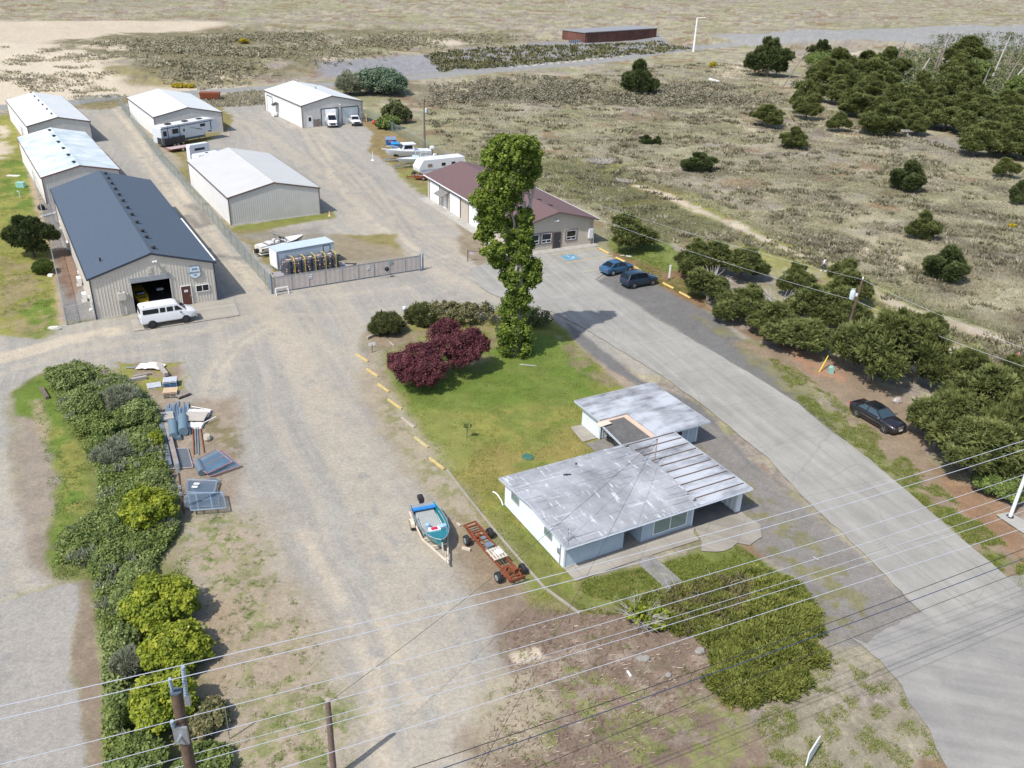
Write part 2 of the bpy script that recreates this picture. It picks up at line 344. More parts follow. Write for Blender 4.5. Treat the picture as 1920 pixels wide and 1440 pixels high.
    pt([(570,1000),(640,1130),(700,1260),(720,1440)], SAND, 1.0, .6); pt([(700,1150),(740,1230),(790,1330)], SAND, 0.8, .6)
    pt([(190,215),(230,250),(300,340),(375,440),(430,510),(500,590),(560,680),(600,760)], TAN, 2.6, .7, 0.3); pt([(215,205),(330,350),(400,440),(470,530)], SAND, 1.0, .7)
    pt([(245,270),(330,380),(395,470),(440,530)], SAND, .8, .6)
    pt([(560,215),(610,290),(690,360),(780,430),(860,490),(930,530),(1010,560)], TAN, 5.0, .75, 0.40, 2.5, 1.2); pt([(600,250),(620,330),(700,420),(790,470)], SAND, 1.4, .6, .4)
    pt([(430,215),(500,250),(560,300),(640,360),(690,440),(770,480)], TAN, 3.0, .7, 0.42, 2.5, 1.0); pt([(640,450),(720,470),(800,500),(900,545)], TAN, 2.0, .8, .35)
    pt([(500,560),(620,555),(760,540),(880,520),(980,510)], TAN, 1.2, .6); pt([(510,590),(640,590),(760,575),(930,560)], TAN, .8, .6); pt([(520,615),(600,640),(660,665),(740,770),(800,880),(880,1010)], TAN, 1.1, .5)
    pt([(0,700),(120,660),(260,640),(380,620),(480,590)], TAN, 1.5, .7); pt([(0,672),(120,640),(220,622)], SAND, 2.4, .75, .4, 3, 1.0); pt([(60,700),(200,672),(330,655),(470,640)], TAN, .7, .55)
    for k in range(5): pt([(370+k*12,760),(382+k*10,700),(420+k*13,640),(500+k*10,600)], SAND if k%2 else TAN, .45, .6, .36, .8, .15)
    for k in range(6): pt([(560+k*7,590+k*9),(620+k*6,640+k*12),(680,690+k*14)], TAN, .35, .5, .4, .8, .1)
    for k in range(9): pt([(540+k*9,200+k*8),(580+k*16,290+k*6),(700+k*12,380+k*12),(850+k*6,470+k*8)], TAN if k%2 else (0.21,0.205,0.195), .5, .55, .4, 1.5, .3)
    for a in range(5): pt([(620+a*30,470-a*8),(660+a*28,500-a*3),(740+a*20,520+a*4),(820+a*20,560+a*2)], (0.21,0.207,0.2), .5, .5, .42, 1.2, .2)
    pt([(350,405),(372,425),(388,420),(378,398),(358,385)], (0.15,0.14,0.125), 1.6, .7, .3); pt([(410,480),(448,485)], (0.15,0.14,0.125), 1.2, .7, .3)
    # west edge: sandy shoulder, gravel road and broken tarmac
    TEX[0] = 0.5
    poly([(-600,760),(10,735),(18,800),(12,880),(40,960),(85,1060),(100,1090),(0,1130),(-600,1300)], GREY, 0.5, 0.7, 2.5, 0.15)
    pt([(0,850),(20,960),(40,1080),(50,1120)], TAN, 1.2, .6, .4); pt([(-20,1000),(0,1100)], TAN, 1.0, .5, .4)
    poly([(25,770),(90,780),(110,860),(115,980),(100,1090),(60,1060),(30,950)], (0.25,0.21,0.165), 0.6, 0.8, 1.5, 0.25)
    TEX[0] = 0.15
    poly([(-700,1240),(0,1128),(146,1090),(150,1130),(135,1190),(130,1260),(150,1310),(160,1440),(170,1700),(-700,1700)], (0.262,0.25,0.23), 0.12, 0.25, 0.8, 0.07)
    for k in range(5): pt([(10+k*28,1130-k*6),(10+k*30,1230),(5+k*33,1440)], (0.34,0.31,0.265), .7, .55, .3, 1.5, .15)
    TEX[0] = 0.8
    poly([(148,1085),(170,1085),(178,1140),(180,1200),(190,1290),(205,1440),(165,1440),(150,1310),(135,1250),(142,1180),(152,1130)], (0.215,0.17,0.125), 0.25, 0.3, 0.7, 0.3)
    # west lawn, verge under the shrubs
    TEX[0] = 1.0
    poly([(-300,240),(20,215),(45,260),(70,370),(105,480),(110,610),(80,635),(0,628),(-300,680)], YGR, 0.6, 0.6, 2, 0.3)
    poly([(-300,240),(15,235),(20,290),(0,300),(-300,330)], SAND, 1, 1.2, 3, 0.12, th=0.35, ts=4); poly([(0,300),(50,290),(75,380),(30,420),(0,400)], GRN, 1, 1.2, 2.5, 0.3, th=0.45, ts=2.5)
    poly([(0,480),(60,490),(100,560),(110,610),(80,630),(0,620)], (0.24,0.20,0.10), 1, 1, 2, 0.3, th=0.47, ts=1.8); poly([(20,560),(100,560),(110,615),(70,635)], GRN, .8, 1, 2, 0.3, th=0.48, ts=2)
    poly([(35,215),(60,240),(85,380),(110,480),(130,600),(112,608),(95,480),(62,380),(40,270),(25,215)], (0.32,0.25,0.17), 0.4, 0.4, 1.5, 0.2)
    poly([(60,240),(80,380),(100,470),(120,600),(182,598),(150,470),(105,350)], (0.235,0.22,0.205), 0.3, 0.3, 1.5, 0.15); poly([(98,470),(150,460),(170,520),(130,560),(112,530)], (0.20,0.12,0.075), .6, .8, 1.5, .25, .8)
    poly([(20,735),(90,690),(200,690),(260,740),(300,860),(340,960),(350,1060),(370,1120),(400,1300),(420,1440),(200,1440),(205,1290),(170,1090),(100,1085),(92,1000),(118,900),(90,800),(40,780)], WEED, 0.4, 0.6, 1.5, 0.35)
    poly([(20,735),(90,700),(110,730),(130,800),(160,900),(150,1000),(100,1080),(92,1000),(115,900),(80,790),(30,775)], GRN, 0.5, 0.7, 2, 0.3); poly([(95,800),(140,820),(160,900),(170,960),(110,980),(110,880)], YGR, .6, .8, 1.5, .3, th=.42, ts=1.6)
    poly([(62,752),(80,745),(92,800),(90,830),(65,800)], (0.33,0.27,0.17), .4, .5, 1.2, .2, .8)
    poly([(225,680),(340,680),(345,740),(300,750),(230,720)], DIRT, .5, .8, 1.5, .3); poly([(225,680),(345,680),(350,740),(300,740),(230,725)], YGR, .5, .8, 1.5, .3, th=.5, ts=1.6); poly([(175,690),(205,695),(200,708),(175,704)], SAND, .5, .5, 1, .15)
    poly([(295,745),(440,750),(450,850),(430,960),(340,965),(300,900)], (0.27,0.22,0.165), 1.0, 1.2, 1.8, 0.25); poly([(380,780),(450,790),(440,860),(400,850)], (0.19,0.16,0.09), .8, 1.2, 1, .4, th=.48, ts=.9)
    # east side of the waste strip: thin soil and scattered weed patches
    poly([(330,950),(500,960),(540,1080),(600,1200),(660,1340),(670,1440),(400,1600),(370,1130),(330,1040)], (0.31,0.255,0.185), 2.5, 1.8, 3, 0.16)
    poly([(300,960),(440,950),(500,1000),(560,1110),(600,1230),(650,1350),(640,1440),(430,1600),(420,1300),(380,1100)], (0.22,0.215,0.10), 1.5, 1.2, 2, .3, .7, th=.58, ts=.6)
    poly([(300,1000),(400,960),(470,1000),(520,1110),(480,1180),(400,1110)], GRN, 1, 1, 2, .3, .7, th=.62, ts=.5); poly([(560,1280),(660,1320),(680,1440),(480,1600),(420,1400)], (0.16,0.18,0.06), 1, 1, 2, .3, .8, th=.52, ts=.8)
    poly([(395,1110),(440,1120),(430,1280),(400,1340),(385,1280)], (0.30,0.235,0.16), 1, .8, 2, .12)
    # centre lawn
    lawn = [(715,640),(760,600),(1040,600),(1078,640),(1140,695),(1190,735),(1240,850),(1075,1066),(1100,1150),(1010,1160),(960,1090),(900,975),(862,918),(805,835),(762,775),(730,725)]
    poly(lawn, YGR, 0.3, 0.4, 1.5, 0.22)
    poly([(730,640),(1060,620),(1120,690),(1120,740),(960,760),(780,780),(740,720)], GRN, 1.2, 1.2, 2.5, 0.25); poly(lawn, (0.14,0.175,0.04), .8, .8, 2, .25, .8, th=.5, ts=2.2)
    poly([(900,840),(1080,800),(1120,850),(940,900),(900,980),(850,880)], (0.27,0.20,0.075), 1.5, 1.5, 3, .2, .55, th=.42, ts=2.5); poly([(760,775),(860,760),(900,840),(860,900),(800,830)], (0.20,0.21,0.06), 1, 1, 2, .2, .7)
    poly([(715,625),(930,600),(940,650),(900,690),(760,680),(700,640)], (0.24,0.19,0.11), 1, 1, 2, .3, .75, th=.42, ts=1.5); poly([(690,612),(760,600),(780,640),(720,665),(690,640)], DIRT, 1, 1, 1.5, .25)
    poly([(1040,625),(1100,660),(1180,725),(1130,720),(1080,690)], (0.22,0.18,0.11), .5, .8, 1.5, .35, .8, th=.45, ts=1); line([(1078,632),(1130,680),(1200,745)], (0.30,0.24,0.18), .9, .4, .4)
    poly([(935,960),(980,1000),(1050,1070),(1080,1140),(1040,1130),(985,1080)], (0.155,0.165,0.05), .5, .8, 1.5, .3)
    # shoulder between track and lawn
    poly([(700,660),(762,775),(862,918),(960,1060),(990,1110),(900,1120),(840,1040),(790,930),(700,790),(668,700)], (0.31,0.265,0.19), 1.2, 1.0, 2, .2); poly([(720,730),(780,820),(870,930),(960,1050),(900,1040),(800,900),(710,770)], (0.19,0.19,0.08), .7, .9, 1, .3, .8, th=.53, ts=.8)
    poly([(855,960),(960,1060),(1010,1160),(930,1170),(880,1090)], (0.225,0.17,0.115), 1, 1, 1.5, .25, .85)
    # front yard: grass, bark, bare patches
    poly([(1075,1090),(1220,1060),(1360,1020),(1440,1060),(1520,1110),(1540,1200),(1200,1160),(1085,1150)], (0.145,0.17,0.045), .4, .6, 1.5, .28); poly([(1075,1090),(1220,1060),(1200,1150),(1085,1150)], (0.2,0.19,0.07), .4,.6,1,.3, th=.5, ts=1)
    poly([(935,1160),(1010,1130),(1090,1150),(1180,1130),(1340,1220),(1340,1310),(1440,1380),(1440,1700),(860,1700),(870,1400),(960,1290),(940,1220)], BARK, .8, .9, 2, .30)
    poly([(1000,1190),(1340,1220),(1400,1380),(1100,1440),(960,1400)], (0.28,0.23,0.18), .8, 1, 1.5, .3, .8, th=.56, ts=.8); poly([(1040,1240),(1400,1330),(1400,1440),(960,1600),(980,1330)], (0.19,0.20,0.07), .8, 1, 1.5, .3, .8, th=.58, ts=.9)
    poly([(955,1225),(1015,1212),(1022,1232),(965,1250)], SAND, .2, .3, .6, .12); poly([(900,1260),(1000,1250),(1050,1330),(1010,1400),(880,1440)], (0.33,0.285,0.2), .8, 1.0, 1, .2, .8)
    # east forecourt: thin dark gravel, moss, needle litter
    poly([(1120,527),(1150,500),(1230,510),(1300,560),(1400,640),(1470,690),(1560,790),(1600,850),(1440,722),(1285,630)], DARK, .5, .4, 1.5, .15)
    poly([(1300,590),(1420,640),(1560,760),(1700,880),(1800,1000),(1880,1075),(1790,1000),(1630,860),(1500,758),(1420,690)], (0.19,0.18,0.09), .6, .9, 1.5, .3, .85, th=.38, ts=1.5)
    poly([(1380,640),(1600,690),(1720,760),(1760,900),(1920,1010),(2100,1080),(2100,1180),(1900,1090),(1700,900),(1560,740)], (0.235,0.18,0.125), .8, 1, 2, .25); poly([(1480,720),(1640,850),(1760,960),(1920,1070),(1920,1100),(1780,985),(1600,830)], (0.155,0.175,0.05), .6, .8, 1.2, .3, .9, th=.45, ts=1.2)
    poly([(1450,640),(1560,670),(1600,720),(1520,700)], (0.33,0.19,0.12), .6, .9, 1.2, .25, .8, th=.42, ts=1); poly([(1740,870),(1920,960),(1920,1060),(1800,960)], (0.24,0.14,0.08), .6, .8, 1.5, .25, .8)
    poly([(1140,455),(1240,470),(1300,520),(1340,590),(1250,545),(1150,480)], (0.20,0.13,0.07), .4, .6, 1.2, .3); poly([(1140,440),(1250,450),(1290,500),(1250,510),(1150,470)], (0.15,0.18,0.05), .6, .8, 2, .3)
    # strip between house and drive, dark tarred edge
    TEX[0] = 0.6
    poly([(1200,745),(1340,790),(1440,900),(1580,1010),(1700,1120),(1752,1175),(1622,1212),(1545,1220),(1500,1110),(1400,1010),(1330,930),(1280,830)], (0.205,0.19,0.17), .5, .6, 1.5, .2); poly([(1310,840),(1440,930),(1560,1040),(1660,1150),(1560,1200),(1440,1040)], (0.17,0.16,0.07), .6, .8, 1.2, .3, .8, th=.55, ts=1)
    poly([(1060,602),(1110,640),(1200,712),(1317,760),(1400,870),(1502,930),(1420,880),(1340,800),(1240,745),(1140,690),(1080,640)], DARK, .3, .25, 1.5, .10)
    # patches inside the fenced yard
    TEX[0] = 1.0
    poly([(230,205),(255,230),(300,290),(330,320),(365,360),(430,425),(500,500),(520,512),(640,490),(760,480),(740,440),(640,440),(560,440),(500,432),(598,408),(620,402),(560,410),(430,428),(372,360),(350,290),(430,240),(440,225),(415,200)], (0.21,0.18,0.075), .5, 1, 2, .3)
    poly([(640,440),(760,470),(780,500),(560,490),(560,440)], (0.25,0.21,0.15), 1, 1, 2, .2, .8); poly([(600,400),(625,395),(630,408),(500,428),(440,432),(440,424)], (0.17,0.18,0.05), .4,.5,1,.3)
    poly([(440,440),(600,425),(620,445),(480,455)], (0.235,0.215,0.185), 1, 1, 2, .2, .8)
    poly([(670,225),(740,235),(860,300),(900,340),(880,380),(815,380),(770,345),(720,300),(690,285),(700,250)], (0.215,0.165,0.075), .5, 1, 2, .3); poly([(720,300),(800,320),(815,375),(770,350)], (0.19,0.20,0.06), .6, 1, 2, .3, .8, th=.45, ts=2)
    poly([(860,420),(910,440),(940,520),(900,500),(860,470)], (0.24,0.20,0.14), .5, .6, 2, .3); poly([(505,545),(640,525),(790,505),(790,500),(640,500),(505,530)], (0.27,0.21,0.15), .5, .5, 1.5, .2)
    poly([(235,200),(300,260),(345,310),(330,320),(240,215)], (0.31,0.27,0.2), .8, .8, 2, .2); poly([(150,195),(240,182),(245,190),(215,204),(160,206)], (0.2,0.17,0.09), .8, 1.2, 3, .35)
    # street corner
    TEX[0] = 0.12
    # fine mottling everywhere
    col[:] *= (1+0.22*(n_f-0.5)+0.10*(n_big-0.5))[:,None]
    z = gz(x, y) + (fbm(x,y,0.8,61,3)-0.5)*0.04*rgh*sstep(300,60,y)
    V = np.stack([x,y,z],1); i = np.arange(ny-1)[:,None]*nx+np.arange(nx-1)[None,:]; i = i.ravel()
    Fc = np.stack([i,i+1,i+1+nx,i+nx],1)
    m = bpy.data.materials.new('ground'); m.use_nodes = True; n = m.node_tree.nodes; L = m.node_tree.links; p = n['Principled BSDF']
    a = n.new('ShaderNodeAttribute'); a.attribute_name = 'Col'; tc = n.new('ShaderNodeTexCoord')
    nz = n.new('ShaderNodeTexNoise'); nz.inputs['Scale'].default_value = 4.5; nz.inputs['Detail'].default_value = 5; nz.inputs['Roughness'].default_value = 0.75; L.new(tc.outputs['Object'], nz.inputs['Vector'])
    mr = n.new('ShaderNodeMapRange'); mr.inputs[1].default_value = 0.25; mr.inputs[2].default_value = 0.75; mr.inputs[3].default_value = 0.74; mr.inputs[4].default_value = 1.26; L.new(nz.outputs[0], mr.inputs[0])
    n9 = n.new('ShaderNodeTexNoise'); n9.inputs['Scale'].default_value = 16; n9.inputs['Detail'].default_value = 3; n9.inputs['Roughness'].default_value = .8; L.new(tc.outputs['Object'], n9.inputs['Vector'])
    m9 = n.new('ShaderNodeMapRange'); m9.inputs[1].default_value = .3; m9.inputs[2].default_value = .7; m9.inputs[3].default_value = .74; m9.inputs[4].default_value = 1.26; L.new(n9.outputs[0], m9.inputs[0]); mm = n.new('ShaderNodeMath'); mm.operation = 'MULTIPLY'; L.new(mr.outputs[0], mm.inputs[0]); L.new(m9.outputs[0], mm.inputs[1])
    mx = n.new('ShaderNodeVectorMath'); mx.operation = 'SCALE'; L.new(a.outputs['Color'], mx.inputs[0]); L.new(mm.outputs[0], mx.inputs['Scale']); L.new(mx.outputs[0], p.inputs['Base Color'])
    p.inputs['Roughness'].default_value = 0.95; p.inputs['Specular IOR Level'].default_value = 0.15
    rr = n.new('ShaderNodeAttribute'); rr.attribute_name = 'rgh'; b = n.new('ShaderNodeBump'); b.inputs['Distance'].default_value = 0.06
    L.new(rr.outputs['Fac'], b.inputs['Strength']); L.new(nz.outputs[0], b.inputs['Height']); L.new(b.outputs[0], p.inputs['Normal'])
    o = npmesh('ground', V, Fc, [m], attr={'Col': col, 'rgh': rgh*0.8}); o['kind'] = 'structure'
    o.data.polygons.foreach_set('use_smooth', [True]*len(o.data.polygons))
build_ground()
def rag(P, amp, step=.5, seed=5):
    r = random.Random(seed); out = []
    for i in range(len(P)):
        a = Vector((*P[i],0)); b = Vector((*P[(i+1)%len(P)],0)); n = max(1,int((b-a).length/step)); nn = Vector((-(b-a).y,(b-a).x,0)).normalized()
        for k in range(n): p = a.lerp(b,k/n); o = (float(fbm(np.array([p.x]),np.array([p.y]),1.4,77,4,.7)[0])-.5)*2*amp; out.append((p.x+nn.x*o,p.y+nn.y*o))
    return out
def sheet(name, poly, z, m, kind='structure', th=0.0, px=True, rg=0.0):
    P = W(poly) if px else poly
    if rg: P = rag(P, rg)
    b = MB(); n = len(P)
    if th: b.prism(P, z-th, z)
    else: b.add([(x,y,z) for x,y in P], [tuple(range(n))])
    o = b.build(name, m); o['kind'] = kind; return o
def slab_mat(name, c1, c2, su, sv, ang, joint=0.10, jc=(0.16,0.155,0.14)):
    m = bpy.data.materials.new(name); m.use_nodes = True; n = m.node_tree.nodes; L = m.node_tree.links; p = n['Principled BSDF']
    tc = n.new('ShaderNodeTexCoord'); mp = n.new('ShaderNodeMapping'); mp.inputs['Rotation'].default_value = (0,0,ang); L.new(tc.outputs['Object'], mp.inputs[0])
    nz = n.new('ShaderNodeTexNoise'); nz.inputs['Scale'].default_value = 0.35; nz.inputs['Detail'].default_value = 8; nz.inputs['Roughness'].default_value = 0.62; L.new(mp.outputs[0], nz.inputs['Vector'])
    r = n.new('ShaderNodeValToRGB'); r.color_ramp.elements[0].position = .32; r.color_ramp.elements[1].position = .68; r.color_ramp.elements[0].color = (*c1,1); r.color_ramp.elements[1].color = (*c2,1); L.new(nz.outputs[0], r.inputs[0])
    n2 = n.new('ShaderNodeTexNoise'); n2.inputs['Scale'].default_value = 6; n2.inputs['Detail'].default_value = 6; n2.inputs['Roughness'].default_value = .8; L.new(tc.outputs['Object'], n2.inputs['Vector'])
    mr = n.new('ShaderNodeMapRange'); mr.inputs[1].default_value = .3; mr.inputs[2].default_value = .7; mr.inputs[3].default_value = .9; mr.inputs[4].default_value = 1.1; L.new(n2.outputs[0], mr.inputs[0])
    v = n.new('ShaderNodeVectorMath'); v.operation = 'SCALE'; L.new(r.outputs[0], v.inputs[0]); L.new(mr.outputs[0], v.inputs['Scale'])
    br = n.new('ShaderNodeTexBrick'); br.offset = 0.0; br.inputs['Scale'].default_value = 1.0; br.inputs['Mortar Size'].default_value = joint/2; br.inputs['Brick Width'].default_value = su; br.inputs['Row Height'].default_value = sv; br.inputs['Mortar Smooth'].default_value = 0.4
    nw = n.new('ShaderNodeVectorMath'); nw.operation = 'ADD'; n3 = n.new('ShaderNodeTexNoise'); n3.inputs['Scale'].default_value = 1.2; L.new(mp.outputs[0], n3.inputs['Vector'])
    s3 = n.new('ShaderNodeVectorMath'); s3.operation = 'SCALE'; s3.inputs['Scale'].default_value = 0.12; L.new(n3.outputs['Color'], s3.inputs[0]); L.new(mp.outputs[0], nw.inputs[0]); L.new(s3.outputs[0], nw.inputs[1]); L.new(nw.outputs[0], br.inputs['Vector'])
    vo = n.new('ShaderNodeTexVoronoi'); vo.feature = 'DISTANCE_TO_EDGE'; vo.inputs['Scale'].default_value = .16; L.new(nw.outputs[0], vo.inputs['Vector']); s3.inputs['Scale'].default_value = 0.22
    ck = n.new('ShaderNodeMapRange'); ck.inputs[1].default_value = .004; ck.inputs[2].default_value = .010; ck.inputs[3].default_value = .2; ck.inputs[4].default_value = 0; L.new(vo.outputs['Distance'], ck.inputs[0])
    m5 = n.new('ShaderNodeMapping'); m5.inputs['Scale'].default_value = (.12,1.6,1); L.new(mp.outputs[0], m5.inputs[0]); n5 = n.new('ShaderNodeTexNoise'); n5.inputs['Scale'].default_value = .8; n5.inputs['Detail'].default_value = 6; L.new(m5.outputs[0], n5.inputs['Vector'])
    r5 = n.new('ShaderNodeMapRange'); r5.inputs[1].default_value = .35; r5.inputs[2].default_value = .65; r5.inputs[3].default_value = .88; r5.inputs[4].default_value = 1.05; L.new(n5.outputs[0], r5.inputs[0]); v5 = n.new('ShaderNodeVectorMath'); v5.operation = 'SCALE'; L.new(v.outputs[0], v5.inputs[0]); L.new(r5.outputs[0], v5.inputs['Scale'])
    cm = n.new('ShaderNodeMix'); cm.data_type = 'RGBA'; L.new(ck.outputs[0], cm.inputs[0]); L.new(v5.outputs[0], cm.inputs[6]); cm.inputs[7].default_value = (*jc,1)
    mx = n.new('ShaderNodeMix'); mx.data_type = 'RGBA'
    f = n.new('ShaderNodeMath'); f.operation = 'MULTIPLY'; f.inputs[1].default_value = 0.34; L.new(br.outputs['Fac'], f.inputs[0]); L.new(f.outputs[0], mx.inputs[0]); L.new(cm.outputs[2], mx.inputs[6]); mx.inputs[7].default_value = (*jc,1)
    L.new(mx.outputs[2], p.inputs['Base Color']); p.inputs['Roughness'].default_value = .9; p.inputs['Specular IOR Level'].default_value = .2
    return m
M_drive = slab_mat('drive_concrete', (0.275,0.265,0.238), (0.345,0.333,0.298), 7.0, 3.9, -yaw(at(1117,560), at(1790,1090)))
M_street = slab_mat('street_asphalt', (0.240,0.232,0.215), (0.315,0.302,0.275), 40, 40, 0.2, 0.02)
sheet('driveway', [(880,505),(985,470),(1108,458),(1135,480),(1150,500),(1117,525),(1150,550),(1185,572),(1230,600),(1285,630),(1370,680),(1440,722),(1495,757),(1545,800),(1627,860),(1700,922),(1790,1000),(1862,1060),(1915,1107),(1752,1175),(1640,1060),(1570,992),(1502,930),(1440,860),(1380,812),(1317,760),(1240,705),(1170,662),(1110,625),(1060,598),(1035,585),(960,570),(900,540)], 0.075, M_drive, rg=.16)
sheet('street', [(1585,1190),(1622,1206),(1690,1165),(1745,1145),(1895,1078),(2100,1060),(2400,1200),(2400,1900),(1850,1900),(1790,1460),(1740,1370),(1690,1290),(1650,1240)], 0.07, M_street, rg=.35)
M_apron = slab_mat('apron_concrete', (0.31,0.285,0.235), (0.37,0.345,0.29), 3.4, 3.4, math.radians(-29.9))
sheet('garage_apron', [(242,592),(318,574),(406,565),(438,561),(450,592),(380,603),(252,622)], 0.06, M_apron)
# ------------------------------------------------------------------ buildings
M_rib = mat('siding_grey', (0.58,0.565,0.54), 0.45, 0.15, var=0.06, scale=0.8); M_rib2 = mat('siding_cream', (0.56,0.52,0.46), 0.5, 0.1, var=0.07, scale=0.8)
M_sidelit = mat('siding_sunlit', (0.76,0.755,0.74), 0.45, 0.1, var=0.05, scale=0.6)  # same siding as the gable fronts, its sunlit brightness put into the colour
def streakmat(name, c1, c2, rough, ang=0.0, wisp=0, seam=0.9, metal=0.0, thr=(0.35,0.65), st=(0.25,3.0,1)):
    m = bpy.data.materials.new(name); m.use_nodes = True; n = m.node_tree.nodes; L = m.node_tree.links; p = n['Principled BSDF']
    tc = n.new('ShaderNodeTexCoord'); mp = n.new('ShaderNodeMapping'); mp.inputs['Scale'].default_value = st; mp.inputs['Rotation'].default_value = (0,0,ang); L.new(tc.outputs['Object'], mp.inputs[0])
    nz = n.new('ShaderNodeTexNoise'); nz.inputs['Scale'].default_value = 0.9; nz.inputs['Detail'].default_value = 7; nz.inputs['Roughness'].default_value = .65; L.new(mp.outputs[0], nz.inputs['Vector'])
    n2 = n.new('ShaderNodeTexNoise'); n2.inputs['Scale'].default_value = 0.28; n2.inputs['Detail'].default_value = 6; n2.inputs['Roughness'].default_value = .6; L.new(tc.outputs['Object'], n2.inputs['Vector'])
    ad = n.new('ShaderNodeMath'); ad.operation = 'ADD'; L.new(nz.outputs[0], ad.inputs[0]); L.new(n2.outputs[0], ad.inputs[1]); hf = n.new('ShaderNodeMath'); hf.operation = 'MULTIPLY'; hf.inputs[1].default_value = .5; L.new(ad.outputs[0], hf.inputs[0])
    r = n.new('ShaderNodeValToRGB'); r.color_ramp.elements[0].position = thr[0]; r.color_ramp.elements[1].position = thr[1]; r.color_ramp.elements[0].color = (*c1,1); r.color_ramp.elements[1].color = (*c2,1); L.new(hf.outputs[0], r.inputs[0])
    cur = r.outputs[0]
    for (sx_, sy_, ns, lo_, hi_, cc, am) in (((2.6,.55,1.6,.60,.68,(.60,.61,.64),.75),(.35,5.0,1.1,.60,.66,(.10,.10,.115),.5),(.25,4.2,1.0,.62,.70,(.62,.63,.66),.6)) if wisp else ()):
        m6 = n.new('ShaderNodeMapping'); m6.inputs['Scale'].default_value = (sx_,sy_,1); m6.inputs['Rotation'].default_value = (0,0,.05); L.new(tc.outputs['Object'], m6.inputs[0]); n6 = n.new('ShaderNodeTexNoise'); n6.inputs['Scale'].default_value = ns; n6.inputs['Detail'].default_value = 5; L.new(m6.outputs[0], n6.inputs['Vector'])
        r6 = n.new('ShaderNodeMapRange'); r6.inputs[1].default_value = lo_; r6.inputs[2].default_value = hi_; r6.inputs[4].default_value = am; L.new(n6.outputs[0], r6.inputs[0]); x6 = n.new('ShaderNodeMix'); x6.data_type = 'RGBA'; L.new(r6.outputs[0], x6.inputs[0]); L.new(cur, x6.inputs[6]); x6.inputs[7].default_value = (*cc,1); cur = x6.outputs[2]
    L.new(cur, p.inputs['Base Color']); p.inputs['Roughness'].default_value = rough; p.inputs['Metallic'].default_value = metal
    if seam:
        wv = n.new('ShaderNodeTexWave'); wv.bands_direction = 'Y'; wv.inputs['Scale'].default_value = 1.0/seam*0.314*1.0; wv.wave_profile = 'SAW'; L.new(tc.outputs['Object'], wv.inputs['Vector'])
        b = n.new('ShaderNodeBump'); b.inputs['Strength'].default_value = .25; b.inputs['Distance'].default_value = .04; L.new(wv.outputs[0], b.inputs['Height']); L.new(b.outputs[0], p.inputs['Normal'])
    return m
M_roofA = streakmat('roof_white', (0.56,0.57,0.555), (0.70,0.70,0.68), .4); M_roofB = streakmat('roof_weathered', (0.42,0.50,0.52), (0.74,0.76,0.75), .35, thr=(.42,.58)); M_roofC = streakmat('roof_ivory', (0.50,0.485,0.46), (0.58,0.565,0.535), .4)
def shinglemat(name, c1, c2):
    m = mat(name, c1, .9, var=.2, scale=5.5, col2=c2, bump=.4, bscale=9); n = m.node_tree.nodes
    for q in n:
        if q.type == 'TEX_NOISE' and q.inputs['Scale'].default_value == 5.5: q.inputs['Detail'].default_value = 10; q.inputs['Roughness'].default_value = .8
    return m
M_shblue = shinglemat('shingles_slate', (0.050,0.072,0.105), (0.085,0.115,0.155)); M_shred = shinglemat('shingles_plum', (0.105,0.062,0.062), (0.175,0.11,0.108))
def ribwall(b, x0, x1, ztop, zbot=0.0, y=0.0, pitch=0.30, dep=0.02, axis='x', flip=1):
    """a sheet-metal wall along one axis with real raised ribs"""
    xs = []; x = x0
    while x < x1-1e-4:
        for dx, dd in ((0,0),(pitch*.62,0),(pitch*.74,dep),(pitch*.9,dep)):
            if x+dx < x1: xs.append((x+dx, dd))
        x += pitch
    xs.append((x1, 0)); vs = []
    zb = zbot if callable(zbot) else (lambda q: zbot); zt = ztop if callable(ztop) else (lambda q: ztop)
    for x, dd in xs:
        for z in (zb(x), zt(x)):
            vs.append((x, y-dd*flip, z) if axis == 'x' else (y-dd*flip, x, z))
    fs = [(2*i, 2*i+2, 2*i+3, 2*i+1) for i in range(len(xs)-1)]
    b.add(vs, fs); return b
